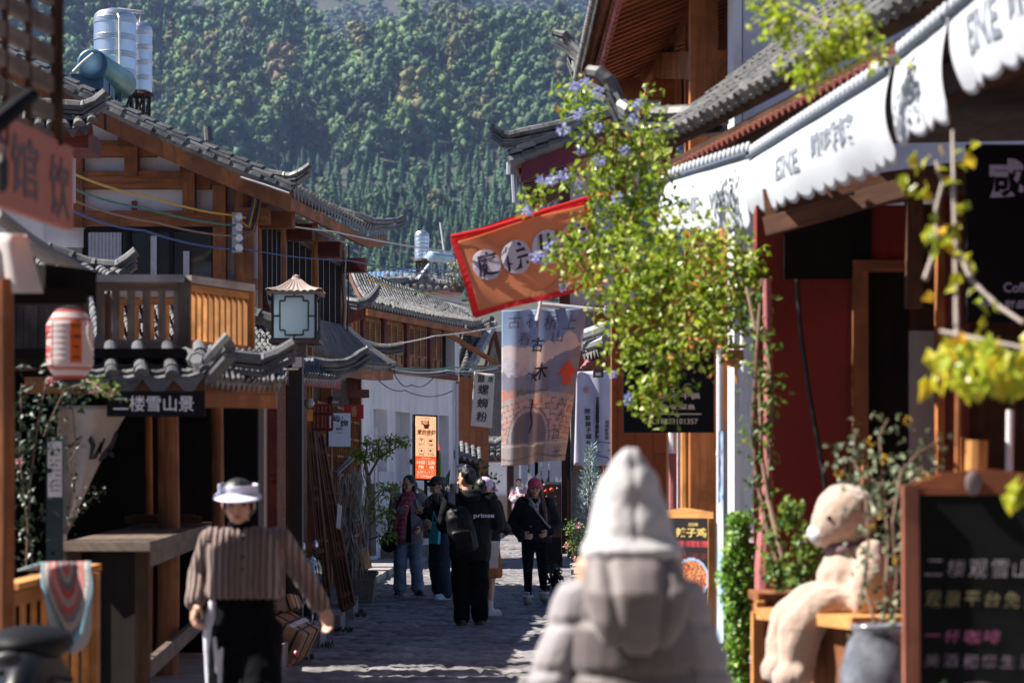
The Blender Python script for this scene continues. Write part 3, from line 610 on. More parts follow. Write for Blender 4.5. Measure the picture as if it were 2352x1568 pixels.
MB().tube([P(214,122,31.05),P(190,142,31.0),P(168,164,31.1)],.018,8).build('outlet_pipe',pp,hc)
cb=MB(); q=P(205,182,31.4); cb.box(q+V(.0,.3,-.05),(.42,.9,.2)); cb.beam(q+V(-.12,0,.0),q+V(-.22,.1,-.5),.04,.04); cb.beam(q+V(.2,.3,0),q+V(.2,.3,-.6),.05,.05); cb.beam(q+V(.22,1.1,0),q+V(.22,1.1,-.7),.05,.05); cb.build('cradle',MATS['blue enamel'],hc)
# ---------------------------------------------------------------- skirt roofs of the ground floor, stepped down the street
def hip(name,label,A0,A1,B0,B1,hornpts,step=.16,r=.05,fascia=None,up1=.1,mat=None,hr=.055,sub='shop roof',deck=W_brown):
    t=thing(name,label,sub,((Vector(A0)+Vector(A1))/2)); pt,n,et,es=roof(t,A0,A1,B0,B1,step,r,.05,0,up1,.22,deck,mat)
    if hornpts: ridge(MB(),hornpts,hr,.2,True,.8).build('ridge_horn',mat or TILE,t)
    if hornpts: t.children[-1]
    if fascia:
        fb=MB()
        for i in range(8): a,b=pt(i/8,0),pt((i+1)/8,0); fb.beam(a+V(-.03,0,-.15),b+V(-.03,0,-.15),.04,.16)
        fb.build('fascia',fascia,t)
    return t,pt
def ridge_o(t,pts,r=.055,end=.8,mat=None,under=True): return ridge(MB(),pts,r,.2,under,end).build('ridge_horn',mat or TILE,t)
k1,_=hip('skirt_roof','dark tiled skirt roof with pale fascia below the log posts of the timber house',P(680,806,29.3),P(905,843,36),P(690,733,29.0),P(800,757,36.2),None,.15,.045,W_orange,.05)
ridge_o(k1,[P(775,752,37),P(830,783,37),P(867,795,37),P(900,795,37),P(928,789,37)],.05)
gw=thing('shopfront','timber ground floor of the timber house with orange lattice doors','shopfront',(-2.9,32,0))
MB().slab(V(-2.75,26,0),V(-2.25,36.2,0),V(-2.25,36.2,3.3),V(-2.75,26,3.3),.1).build('wall',W_dark,gw)
for d,w in ((29.6,.10),(31.5,.08),(34.9,.12)):
    x=-2.72+.05*(d-26); MB().box((x+.03,d,1.6),(.14,w*2,3.2)).build('post',W_orange,gw)
for d in (30.2,31.0,32.2,33.2,34.1):
    x=-2.66+.05*(d-26); m=MB(); a=V(x,d,.25)
    for u in (0,.24,.48,.72): m.beam(a+V(u*.05,u,0),a+V(u*.05,u,2.3),.05,.035)
    for z in [0,.55,.7,1.15,1.4,1.65,1.9,2.15,2.3]: m.beam(a+V(0,0,z),a+V(.036,.72,z),.05,.03)
    m.build('lattice_door',W_orange,gw)
bkt=MB(); bkt.beam(P(795,903,34.5),P(843,903,34.7),.12,.12).beam(P(780,872,34.4),P(816,872,34.5),.2,.3).beam(P(805,835,34.5),P(848,836,34.7),.15,.18); bkt.build('bracket',W_red,gw)
k2,_=hip('shop_roof','small shop roof with red board and long upturned horn behind the lamp post',P(655,862,22.0),P(803,874,25),P(655,826,22.6),P(790,838,26),None,.13,.045,None,.12)
ridge_o(k2,[P(690,822,24),P(740,836,24.2),P(790,834,24.4),P(815,822,24.5),P(832,806,24.6),P(846,801,24.6)],.05)
MB().slab(P(655,880,22.4),P(783,893,25),P(783,868,25),P(655,846,22.4),.06).build('fascia',plaster('faded red board',(.30,.06,.05),(.22,.07,.06)),k2)
MB().slab(V(-2.5,19.9,0),V(-2.22,26.2,0),V(-2.22,26.2,2.75),V(-2.5,19.9,2.75),.1).build('wall',W_brown,k2)
for x in (660,): q=P(x,1000,23.5); MB().box((q.x,23.6,1.3),(.12,.14,2.6)).build('post',W_brown,k2)
m=MB(); q=P(722,880,23.2)
for u in range(6): m.beam(P(718+u*9,985,23.3),P(718+u*9,870+60,23.3),.022,.03)
for y in (930,950,985): m.beam(P(716,y,23.28),P(764,y,23.28),.03,.03)
m.build('lattice_panel',W_red,k2)
# ---------------------------------------------------------------- snack stall with balcony: front faces the camera, right face turns along the street
St=thing('snack_shop','small wooden shop with tiled skirt roof and dark open counter under a balcony','shop',(-2.6,16,0))
Cn=P(470,870,14.8); Le=P(185,866,14.8); Rt=P(648,884,15.9)
up=.32
pt1,_,_,_=roof(St,Le,Cn,P(185,800,15.5),P(452,800,15.5),.172,.046,.02,0,.03,.2,W_brown)
pt2,_,_,_=roof(St,Cn,Rt,P(452,800,15.5),P(640,812,16.8),.075,.026,.02,.03,.02,.2,W_brown)
ridge_o(St,[P(425,812,15.3),P(470,838,14.9),P(490,820,14.8),P(512,788,14.75),P(528,775,14.75)],.05,.9)
ridge_o(St,[P(520,815,15.4),P(590,826,15.5),P(622,822,15.5),P(655,802,15.5),P(678,788,15.5)],.045,.9)
MB().beam(P(60,884,14.95),P(470,884,14.95),.1,.1).build('beam',W_old,St)
MB().slab(P(470,934,15.0),P(634,937,15.8),P(634,876,15.8),P(470,871,15.0),.08).build('fascia_board',W_orange,St)
for x,w_,d,mm in ((385,.075,16.6,W_old),(498,.045,17.2,W_old),(340,.03,18.5,W_orange)): q=P(x,0,d); MB().tube([V(q.x,d,.2),V(q.x+.01,d,1.2),V(q.x,d,2.3)],[w_*1.05,w_,w_*.97],12).build('post',mm,St)
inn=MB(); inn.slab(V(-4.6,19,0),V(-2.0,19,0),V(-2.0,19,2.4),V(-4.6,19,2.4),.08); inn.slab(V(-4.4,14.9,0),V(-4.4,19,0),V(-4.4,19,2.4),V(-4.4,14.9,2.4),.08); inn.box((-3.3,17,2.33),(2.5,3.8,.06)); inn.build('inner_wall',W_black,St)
MB().box((-2.31,19.2,1.2),(.08,.4,2.4)).build('post',W_dark,St)
MB().slab(P(535,1400,19.2),P(606,1400,19.2),P(606,935,19.2),P(535,938,19.2),.2).build('plaster_pier',GREYPL,St)
MB().slab(P(637,1400,20.0),P(656,1400,20.2),P(656,880,20.2),P(637,880,20.0),.2).build('brick_pier',brick('old brick',(.10,.055,.04),(.15,.085,.06),(.20,.17,.15),.2,.06),St)
ld=MB(); 
for x in (612,619,626,634): ld.beam(P(x,1300,19.8),P(x,938,19.8),.025,.04)
for y in (940,985,1000,1090,1105,1200,1215,1300): ld.beam(P(609,y,19.79),P(637,y+1,19.79),.03,.03)
ld.build('lattice_door',W_red,St); MB().box((P(607,0,19.7).x,19.7,1.2),(.05,.06,2.0)).build('door_frame',W_grey,St)
# balcony
Bc=thing('balcony','wooden balcony with pale top rail and slatted railings above the snack shop roof','balcony',P(420,805,16))
def rail(par,a,b,zt,zb,n,mat,wid=.05,topm=W_grey,topw=.11,name='railing'):
    a,b=Vector(a),Vector(b); m=MB(); dr=(b-a)
    for i in range(n):
        p=lerp(a,b,(i+.5)/n); m.beam(V(p.x,p.y,zb+.04),V(p.x,p.y,zt-.03),wid,.03,dr.cross(V(0,0,1)))
    m.beam(V(a.x,a.y,zb+.03),V(b.x,b.y,zb+.03),.05,.06); m.beam(V(a.x,a.y,zt-.055),V(b.x,b.y,zt-.055),.04,.045)
    r_=m.build(name,mat,par); MB().beam(V(a.x,a.y,zt),V(b.x,b.y,zt),topw,.05).build('top_rail',topm,par); return r_
bc=P(425,800,16); bl=P(178,800,16.0); br=P(572,800,16.75); zt=P(0,640,16).z; zb=P(0,800,16).z
PALE=wood('wood_pale',(.50,.45,.42),(.30,.25,.23))  # pale wood for the balcony top rails
rail(Bc,bl,bc,zt,zb,7,wood('wood_baluster',(.30,.20,.145),(.13,.08,.055)),.05,PALE,.12); rail(Bc,bc,br,zt,zb,11,W_pine,.026,PALE,.10); rail(Bc,bl+V(.05,1.1,0),bc+V(.2,1.1,0),zt-.01,zb,8,W_pine,.05,PALE,.1)  # side railing in brighter pine, sunlight on it put into the wood colour
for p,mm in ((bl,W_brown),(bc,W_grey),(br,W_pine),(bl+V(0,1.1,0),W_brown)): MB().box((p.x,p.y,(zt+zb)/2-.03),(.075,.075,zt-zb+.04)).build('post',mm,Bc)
MB().hexa([V(bl.x,bl.y,zb-.08),V(bc.x,bc.y,zb-.08),V(br.x,br.y,zb-.08),V(bl.x,br.y+.5,zb-.08),V(bl.x,bl.y,zb-.02),V(bc.x,bc.y,zb-.02),V(br.x,br.y,zb-.02),V(bl.x,br.y+.5,zb-.02)],(1,1,.06)).build('balcony_floor',W_grey,Bc)
pk=MB()
for i in range(9): x=20+i*17; bars(pk,16.3,[(x,690+rnd(-4,4),x+16,850)],.03,rnd(0,.02))
tag(pk.build('plank_fence',W_grey),'weathered grey plank screen beside the balcony behind the paper lantern','plank screen')
# dark lower roof planes seen through the balcony
lr=thing('low_roof','dark blue tiled lean-to roof seen through the balcony balusters','roof',P(400,750,22)); roof(lr,P(230,812,20),P(640,812,25),P(200,665,23),P(560,690,28),.2,.06,.05,0,0,.25,W_dark)
ridge_o(lr,[P(545,705,24),P(590,725,24),P(635,741,24)],.075,1,None,False)
# two upturned hip ends at the left
for nm,pts,lab in (('roof_corner',[P(60,236,22),P(140,240,22),P(185,244,22),P(215,236,22),P(232,222,22),P(244,210,22)],'upturned grey tile corner with red underside in front of the timber house gable'),('roof_corner',[P(60,545,20.5),P(103,568,20.5),P(150,583,20.5),P(200,604,20.5),P(262,611,20.5),P(285,602,20.5),P(300,585,20.5),P(313,577,20.5)],'long upturned grey ridge tip in front of the dark gable window')):
    t=thing(nm,lab,'roof corner',pts[2]); ridge_o(t,pts,.055,.8)
    if nm=='roof_corner' and pts[1].z>4:
        roof(t,P(60,298,21.8),P(212,293,21.8),P(60,250,22.4),P(205,250,22.4),.13,.05,.01,0,.04,.15,W_red); MB().box((P(110,0,22).x,22.3,P(0,320,22).z),(.75,.7,.16)).build('soffit',W_red,t)
        MB().slab(P(60,460,22.5),P(165,460,22.5),P(165,330,22.5),P(60,330,22.5),.2).build('wall',LAV,t)
    else: roof(t,P(90,640,20),P(290,640,20),P(40,575,20.7),P(250,618,20.7),.13,.05,.01,0,.02,.15,W_dark)
# ---------------------------------------------------------------- counter, sign boards, cloth, plants of the snack shop
Tb=thing('counter_table','long dark wooden counter table with a loose board on top','table',P(344,1243,13.2))
a0,a1,b0,b1=P(146,1243,13.4),P(344,1243,13.2),P(330,1199,19),P(499,1197,19)
MB().hexa([a0+V(0,0,-.05),a1+V(0,0,-.05),b1+V(0,0,-.05),b0+V(0,0,-.05),a0,a1,b1,b0],(.5,6,.05)).build('table_top',W_grey,Tb)
MB().slab(a1+V(-.03,.05,-.15),b1+V(-.03,0,-.15),b1+V(-.03,0,-.05),a1+V(-.03,.05,-.05),.04).build('apron',W_grey,Tb)
for p in (a1+V(-.05,.08,0),a0+V(.05,.08,0),b1+V(-.05,-.08,0),b0+V(.05,-.08,0)): MB().box((p.x,p.y,(p.z-.05)/2+.1),(.075,.075,p.z-.25)).build('leg',W_dark,Tb)
MB().beam(a1+V(-.05,.1,-.72),b1+V(-.05,-.1,-.72),.04,.1).build('stretcher',W_grey,Tb)
MB().slab(a0+V(.05,.15,-.95),a1+V(-.1,.15,-.95),a1+V(-.1,.15,-.06),a0+V(.05,.15,-.06),.03).build('front_panel',W_black,Tb)
MB().box(P(375,1192,17.5)+V(0,0,.0),(.55,.5,.05),.15).box(P(375,1184,17.4),(.45,.4,.02),.1).build('loose_board',W_dark,Tb)
def signboard(name,label,cat,o,ux,uy,th,mat,group=None):
    t=thing(name,label,cat,Vector(o)+(Vector(ux)+Vector(uy))/2,group); o,ux,uy=map(Vector,(o,ux,uy))
    MB().slab(o,o+ux,o+ux+uy,o+uy,th).build('board',mat,t); return t,plane_fn(o,ux,uy)
def pxboard(x0,y0,x1,y1,D0,D1=None):
    D1=D1 or D0; o=P(x0,y1,D0); e=P(x1,y1,D1); e.z=o.z; return o,e-o,V(0,0,P(0,y0,D0).z-o.z)
t,fn=signboard('shop_sign','black hanging board with white characters under the tiled skirt roof','sign',*pxboard(245,897,470,955,14.6),.03,BLACK); m=MB()
write(m,'二楼雪山景',fn,.07,.2,.89,.82,.008); m.build('lettering',LETW,t)
# triangular cloth banner
t=thing('cloth_banner','beige cloth banner tied back with a brushed character inside the snack shop','banner',P(215,930,15.2)); 
def cf(u,v):
    xr=lerp(305,150,(1-v)**.85); return P(lerp(132,xr,u),lerp(1235,930,v),15.2-.05*math.sin(u*9+v*3))
MB().grid(cf,20,24).build('cloth',plain('beige cloth',(.42,.36,.32),.95,0,.12,5),t,True,.004)
m=MB(); f2=lambda u,v:P(132+u*175,1235-v*305,15.12)
strokes(m,f2,[(.42,.76),(.47,.70),(.43,.60),(.50,.62),(.62,.75)],[.06,.07,.04,.05,.03]); strokes(m,f2,[(.58,.72),(.55,.64)],[.05,.04]); strokes(m,f2,[(.78,.80),(.71,.70),(.60,.62),(.54,.585)],[.05,.05,.06,.02]); strokes(m,f2,[(.66,.66),(.74,.62)],[.05,.03]); m.build('lettering',LETB,t)
# white notice on a narrow glass stand
t=thing('notice_stand','narrow upright stand with a white paper notice beside the cloth banner','notice stand',P(125,1300,13.8)); bars(MB(),13.8,[(106,1000,145,1310)],.12,0).build('stand_body',plain('dark teal glass',(.03,.05,.06),.15),t); bars(MB(),13.78,[(110,1012,142,1140)],.01,.005).build('notice',LETW,t)
m=MB(); f2=lambda u,v:P(110+u*32,1140-v*128,13.76)
for r_ in range(9): [rect(m,f2,.15+k*.2,.1+r_*.09,.15+k*.2+rnd(.08,.15),.14+r_*.09) for k in range(4) if random.random()<.8]
m.build('lettering',plain('grey print',(.3,.3,.33),.8,0,0),t)
# climbing roses at the left
def vine(name,label,stems,mats,nleaf,L,spread,cat='climbing plant',stem_r=.012,stem_mat=None,flowers=None,zdrop=.3,group=None):
    t=thing(name,label,cat,stems[0][0],group); sm_=MB(); lf=MB(); fl=MB()
    for st in stems:
        st=[Vector(p) for p in st]; sm_.tube(st,[stem_r*(1-.5*i/len(st)) for i in range(len(st))],6)
        Ls=sum((st[i+1]-st[i]).length for i in range(len(st)-1))
        for k in range(int(nleaf)):
            i=random.randrange(len(st)-1); p=lerp(st[i],st[i+1],random.random())+rvec()*spread*random.random()**.6
            lf.leaf(p,rvec()+V(0,0,-zdrop),rvec()+V(-.3,-.3,.9),L*rnd(.6,1.25),L*rnd(.45,.75))
        if flowers:
            for k in range(flowers[1]):
                i=random.randrange(len(st)-1); p=lerp(st[i],st[i+1],random.random())+rvec()*spread*1.05
                for q in range(14): d=rvec(); fl.leaf(p+d*.012,d,rvec(),flowers[2],flowers[2]*.8)
    sm_.build('stem',stem_mat or plain('vine stem',(.16,.09,.06),.8),t); lf.build('leaves',mats,t)
    if flowers: fl.build('blossoms',flowers[0],t)
    return t
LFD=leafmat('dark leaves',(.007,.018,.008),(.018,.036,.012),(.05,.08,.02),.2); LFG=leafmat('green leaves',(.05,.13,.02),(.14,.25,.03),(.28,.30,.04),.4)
PINK=leafmat('pink petals',(.6,.22,.3),(.75,.45,.45),None,.3)
vine('climbing_rose','dark climbing rose filling the corner left of the cloth banner','',LFD,60,.05,.14) if False else None
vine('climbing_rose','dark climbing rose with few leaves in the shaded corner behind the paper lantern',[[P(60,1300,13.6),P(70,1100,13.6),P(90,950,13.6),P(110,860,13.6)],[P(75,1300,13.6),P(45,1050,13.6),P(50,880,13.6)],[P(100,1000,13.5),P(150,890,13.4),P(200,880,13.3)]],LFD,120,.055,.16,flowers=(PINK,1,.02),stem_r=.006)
vine('climbing_rose','sunlit rose spray with small pink buds at the left end of the black shop sign',[[P(200,875,13.3),P(225,880,13.2),P(255,893,13.2),P(280,915,13.2)]],LFG,80,.035,.06,flowers=(PINK,4,.012),stem_r=.006)
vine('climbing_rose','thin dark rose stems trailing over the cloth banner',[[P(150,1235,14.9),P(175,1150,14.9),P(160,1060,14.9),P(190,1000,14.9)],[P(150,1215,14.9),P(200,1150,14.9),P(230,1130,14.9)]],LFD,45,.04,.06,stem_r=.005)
# ---------------------------------------------------------------- foreground left: slatted screen, sign, eave, post, lantern, fence, cloth, scooter
t=thing('slatted_screen','blurred dark timber screen with slanting slats, half outside the upper left','wooden screen',P(60,150,10))
PL=lambda x,y:P(x,y,9.2+1.0*x/135)
m=MB()
for i in range(6):
    y=-70+i*66
    m.slab(PL(-40,y+22-26),PL(125,y+22+42+18),PL(125,y-14+42+18),PL(-40,y-14-26),.03)
m.build('slat',W_grey,t)
for x in (8,62,128): MB().beam(PL(x,330)+V(0,.03,0),PL(x,-40)+V(0,.03,0),.022 if x<100 else .05,.04).build('post',W_dark,t)
t,fn=signboard('hanging_sign','blurred salmon pink board with grey brushed characters under the slatted screen','sign',PL(-25,462),PL(168,527)-PL(-25,462),V(0,0,.001)+PL(-25,245)-PL(-25,462),.04,plaster('salmon board',(.42,.16,.12),(.36,.14,.11))); m=MB()
write(m,'馆',fn,.22,.18,.55,.86,.012); write(m,'饮',fn,.68,.08,.95,.82,.012); m.build('lettering',plain('grey brush lettering',(.13,.10,.11),.8,0,0),t)
t=thing('dark_roof_tip','blurred dark roof horn reaching over the salmon sign','roof corner',P(30,260,8.5)); MB().tube([P(-30,300,8.4),P(30,250,8.5),P(70,218,8.6),P(88,216,8.6)],[.04,.035,.028,.012],8).build('ridge_horn',BLACK,t)
t=thing('wall_lamp','blurred small black wall lamp hanging before the salmon sign','lamp',P(8,400,8.2)); MB().lathe(P(5,440,8.2),[(.01,0),(.02,.02),(.022,.1),(.008,.13)],12).build('lamp_shade',IRON,t); MB().tube([P(5,370,8.2),P(12,330,8.2),P(-10,300,8.2)],.008,6).build('arm',IRON,t)
t=thing('cafe_eave','blurred dark eave with a pale cloth valance at the left edge','eave',P(60,640,10.5)); m=MB()
m.beam(P(-60,682,10.6),P(178,680,11),.14,.07); m.beam(P(60,640,11),P(178,655,11.2),.3,.12); m.build('beam',W_black,t)
MB().grid(lambda u,v:P(lerp(-40,62+38*(1-v),u),lerp(672,538+(1-u)*-6,v),10.2+.03*math.sin(u*8)),14,6).build('valance',plain('grey valance',(.50,.46,.45),.95,0,.06,4),t,True,.004)
m=MB(); m.tube([P(-10,490,12),P(80,560,12.4),P(205,632,12.8)],.035,8); m.tube([P(60,560,12),P(120,600,12.4)],.03,8); m.build('verge_tile',TILEL,t)
MB().tube([P(10,1460,10.2),P(12,1050,10.2),P(10,640,10.2)],[.042,.04,.039],12).build('post',W_old,t)
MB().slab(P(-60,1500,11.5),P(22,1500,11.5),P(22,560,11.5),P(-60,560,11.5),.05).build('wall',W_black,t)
lan=thing('paper_lantern','round red and white paper lantern with lettering hanging at the left','lantern',P(161,790,12.8))
c_=P(161,790,12.8); rr=.123; hh=.185
def lc(u,v):
    a=u*6.2832; z=(v-.5)*2; q=rr*(1-.30*max(0,abs(z)-.55)**1.3/.35**1.3) if abs(z)>.55 else rr
    q*=1+.012*math.sin(v*75); return c_+V(q*math.sin(a),-q*math.cos(a),z*hh)
def lcol(u,v):
    a=(u+.5)%1-.5
    if v<.06 or v>.94: return (.35,.05,.04)
    if .13<v<.17 or .83<v<.87: return (.45,.18,.15)
    if .03<a<.115 and .22<v<.82: return (.62,.12,.015)
    if -.235<a<-.10 and .18<v<.86:
        if a<-.222 or a>-.112 or v<.2 or v>.84: return (.2,.05,.05)
        return (.62,.5,.48)
    return (.60,.50,.50)
lm=MB(); lm.grid(lc,72,40,lcol); lm.build('lantern_shade',vcol('paper lantern skin',.8,.3),lan,True)
m=MB(); lf_=lambda u,v:c_+(lc(u,v)-c_)*1.012
column(m,'好喝不贵',lf_,.072,.74,.055,.145,1.1,.01); m.build('lettering',LETB,lan); m=MB(); column(m,'肥肥',lf_,-.168,.66,.20,.28,.5,.03); m.build('lettering',plain('red lettering',(.42,.03,.03),.7,0,0),lan)
MB().tube([c_+V(0,0,hh),c_+V(0,0,hh+.22)],.006,6).lathe(c_+V(0,0,hh-.01),[(.06,0),(.06,.02),(.02,.03)],16).build('cord',IRON,lan); MB().tube([c_+V(.0,0,-hh),c_+V(.03,0,-hh-.35)],.004,5).lathe(c_+V(0,0,-hh-.02),[(.06,0),(.06,.025),(.02,.03)],16).build('tassel',IRON,lan)
fe=thing('low_fence','low golden pine slat fence with flat top rail at the lower left','fence',P(120,1568,11)); fa,fb_=P(20,1345,10.6),P(212,1300,11.2); 
m=MB()
for i in range(8): p=lerp(fa,fb_,(i+.3)/8); m.beam(V(p.x,p.y,.15),V(p.x,p.y,p.z-.05),.028,.03,V(.2,-1,0))
m.beam(fa+V(0,0,-.06),fb_+V(0,0,-.06),.04,.06); m.build('slat',W_pine,fe); MB().beam(fa,fb_,.1,.03).build('top_rail',W_pine,fe); MB().box((fb_.x,fb_.y,.55),(.06,.06,1.1)).build('post',W_pine,fe)
# crocheted cloth
def sh(u,v):
    x=lerp(100,212,u) if v>.86 else lerp(100,212,u); d=1-v; e=abs(2*u-1)
    if d<.14: k=d/.14; q=lerp(P(lerp(40,190,u),1318-u*12,11.25),P(lerp(98,210,u),1300-2*u,10.72),k); return q+V(0,0,.02)
    k=(d-.14)/.86; cx=lerp(152,166,k); hw=56*math.sqrt(max(0,1-max(0,(k-.35)/.65)**2.2))*(1+.06*math.sin(k*9)); y=1302+k*195*(1-.0*e)
    return P(cx+(2*u-1)*max(hw,1),y-14*(1-e*e)*0,10.72-.03*math.sin(u*7+k*3)-.02*k)
def shc(u,v):
    d=1-v; x=(u-.5)*2; y=max(0,(d-.06)/.94); r_=max(abs(x)**2.2*.95,0)**.5; q=max(r_,y) if y<.4 else max(r_,math.hypot(max(0,r_),y)**1)
    q=math.hypot(x*.9,y*1.02) if y>0 else abs(x); n=(math.sin(u*160)*math.sin(v*190))*.12
    cols=[(.10,.30,.36),(.35,.09,.07),(.30,.28,.27),(.09,.12,.14),(.40,.06,.05),(.34,.30,.28),(.45,.08,.06),(.14,.15,.17),(.42,.33,.27),(.12,.13,.16),(.16,.32,.38),(.30,.30,.30)]
    k=min(11,int(q*11.5+n*2)); c0=cols[k]
    if int(u*46+v*52)%3==0 and k in (2,5,8): c0=tuple(c*.6 for c in c0)
    return tuple(max(0,c*(1+n)) for c in c0)
m=MB(); m.grid(sh,60,90,shc); tag(m.build('crochet_shawl',vcol('crochet wool',.95,0,0,.5),None,True,.006),'rounded crochet shawl in blue, red and cream rings draped over the pine fence','shawl')
sc=thing('parked_scooter','blurred dark scooter saddle and handlebar in the lower left corner','scooter',P(60,1500,9.3))
MB().ell(P(70,1475,9.3),(.16,.3,.07),18,12).ell(P(60,1520,9.4),(.12,.3,.08),16,10).build('saddle',plain('black vinyl',(.006,.006,.007),.6,0,.15,8,0,.15),sc,True)
MB().ell(P(80,1640,9.2),(.13,.45,.28),18,12).build('body',plain('scooter paint',(.006,.006,.008),.4,0,.1,5,0,.25),sc,True)
MB().tube([P(-30,1540,8.9),P(60,1545,9.0),P(165,1560,9.1)],.014,8).ell(P(20,1512,8.8),(.05,.02,.03)).build('handlebar',IRON,sc,True)
m=MB(); [m.tube([P(60,1900,9.6)+V(0,.28*math.cos(k*.5236),.28*math.sin(k*.5236)) for k in range(13)],.045,8)]; m.build('wheel',plain('tyre rubber',(.015,.015,.015),.8),sc)
# ---------------------------------------------------------------- lamp post
lp=thing('street_lamp','black square street lamp post with tiled hat and pale blue glass lantern','street lamp',(P(680,1512,21).x,21,0)); D=21; px_=P(680,0,D).x; K=D/FPX
MB().box((px_,D,(P(0,830,D).z+.1)/2),(.118,.118,P(0,830,D).z-.1)).box((px_,D,.15),(.2,.2,.16)).build('pole',plain('dark brown metal',(.022,.018,.018),.45,.2),lp)
z0,z1=P(0,782,D).z,P(0,674,D).z; hw=49*K
MB().box((px_,D,z0-.012),(hw*2.35,hw*2.35,.03)).box((px_,D,z0-.08),(hw*1.0,hw*1.0,.12)).box((px_,D,z0-.16),(.13,.13,.14)).build('lantern_base',plain('brown metal',(.09,.06,.055),.5,.2),lp)
fr=MB(); gl=MB(); gl.box((px_,D,(z0+z1)/2),(hw*1.9,hw*1.9,z1-z0-.02)); 
for sx in (-1,1):
    for sy in (-1,1): fr.box((px_+sx*hw,D+sy*hw,(z0+z1)/2),(.022,.022,z1-z0))
for q in range(4):
    a=q*math.pi/2; f=lambda u,v,a=a:V(px_,D,0)+Matrix.Rotation(a,3,'Z')@V((u*2-1)*hw,-hw-.003,z0+(z1-z0)*v); T=.018
    pts=[(.17,.2),(.17,.82),(.29,.82),(.29,.91),(.71,.91),(.71,.82),(.83,.82),(.83,.2),(.71,.2),(.71,.1),(.29,.1),(.29,.2),(.17,.2)]
    for i in range(len(pts)-1): fr.beam(f(*pts[i]),f(*pts[i+1]),.012,.014)
    for aa,bb in (((.5,0),(.5,.1)),((.5,.91),(.5,1)),((0,.5),(.17,.5)),((.83,.5),(1,.5)),((0,.02),(1,.02)),((0,.98),(1,.98))): fr.beam(f(*aa),f(*bb),.012,.014)
fr.build('lantern_frame',MATS['dark brown metal'],lp); gl.build('lantern_glass',plain('frosted blue glass',(.72,.86,.92),.35,0,.05,6,0,.5,0,.45),lp)
hat=MB(); zt0=z1+.005; ew=64*K
for q in range(4):
    M=Matrix.Rotation(q*math.pi/2,3,'Z')
    def hf(u,v): s=(1-v)*ew+v*.05; z=zt0+.115*(v**.8)-.03*math.sin(math.pi*v)+.02*abs(2*u-1)**4*(1-v); cor=.012*abs(math.sin(u*8*math.pi))*(1-v*.6); return V(px_,D,0)+M@V((2*u-1)*s,-s,z+cor)
    hat.grid(hf,48,8)
hat.box((px_,D,zt0-.008),(ew*1.9,ew*1.9,.02)).lathe((px_,D,zt0+.10),[(.045,0),(.05,.02),(.03,.04),(.032,.05),(.0,.065)],12).build('lantern_roof',plaster('terracotta roof',(.36,.28,.25),(.26,.2,.18)),lp)
cc=thing('security_camera','white boxy security camera fixed to the street lamp post','camera',P(668,835,20.7)); MB().box(P(672,832,20.75),(.12,.26,.085),.25).build('camera_body',plain('camera white',(.7,.7,.7),.4),cc); MB().box(P(661,838,20.61),(.075,.012,.045),.25).build('camera_lens',BLACK,cc); MB().tube([P(645,846,20.9),P(685,846,20.95)],.012,6).tube([P(656,862,20.9),P(663,842,20.8)],.008,6).build('bracket',MATS['camera white'],cc)
cc=thing('security_camera','dark bullet security camera on a white arm above the white studio sign','camera',P(767,918,27)); MB().box(P(769,919,27),(.11,.26,.10),.3).build('camera_body',plain('camera grey',(.06,.055,.06),.4),cc); MB().box(P(770,922,26.86),(.075,.012,.03),.3).build('camera_lens',plain('lens glass',(.3,.3,.32),.1),cc); MB().tube([P(722,934,27.4),P(755,932,27.2),P(765,930,27.1)],.016,6).build('bracket',MATS['camera white'],cc)
# hanging signs on the left
t,fn=signboard('studio_sign','pale blue light box sign with black brushed characters and a small framed square','sign',*pxboard(754,946,806,1025,27.5,27.6),.08,plain('sign rim',(.05,.05,.06),.4)); MB().slab(fn(.02,.015),fn(.98,.015),fn(.98,.985),fn(.02,.985),.003).build('panel',plain('pale blue panel',(.50,.60,.74),.4,0,.05,3),t); fn2=lambda u,v:fn(u,v)+V(0,-.004,0)
m=MB(); write(m,'屿',fn2,.16,.72,.50,.93,.02,.1); write(m,'妳',fn2,.50,.57,.86,.80,.02,.1); write(m,'旅拍',fn2,.33,.49,.62,.57,.01); write(m,'屿妳旅拍',fn2,.36,.40,.64,.43,.01); rect(m,fn2,.1,.413,.33,.416); rect(m,fn2,.67,.413,.9,.416); write(m,'LVPAI',fn2,.27,.62,.45,.645,0); disc(m,fn2,.62,.86,.03,.022); m.build('lettering',LETB,t)
t,fn=signboard('incense_sign','torn red cloth sign with a golden character above the studio sign','sign',*pxboard(790,928,835,960,29),.01,plain('red cloth',(.50,.025,.02),.8,0,.1,6)); m=MB(); write(m,'香',fn,.36,.15,.68,.86,.0); m.build('lettering',plain('gold lettering',(.75,.5,.2),.5,0,0),t)
t=thing('wind_chime','small hanging charm with a yellow paper tag below the red board','charm',P(712,940,22.8)); MB().tube([P(711,890,22.8),P(712,920,22.8)],.004,5).build('cord',CAB['yellow'],t); MB().ell(P(710,925,22.8),.05,12,8).build('ball',glassmat('clear glass',(.3,.32,.36)),t); MB().box(P(712,952,22.8),(.05,.02,.11)).build('tag',plain('yellow paper',(.75,.42,.08),.7),t)
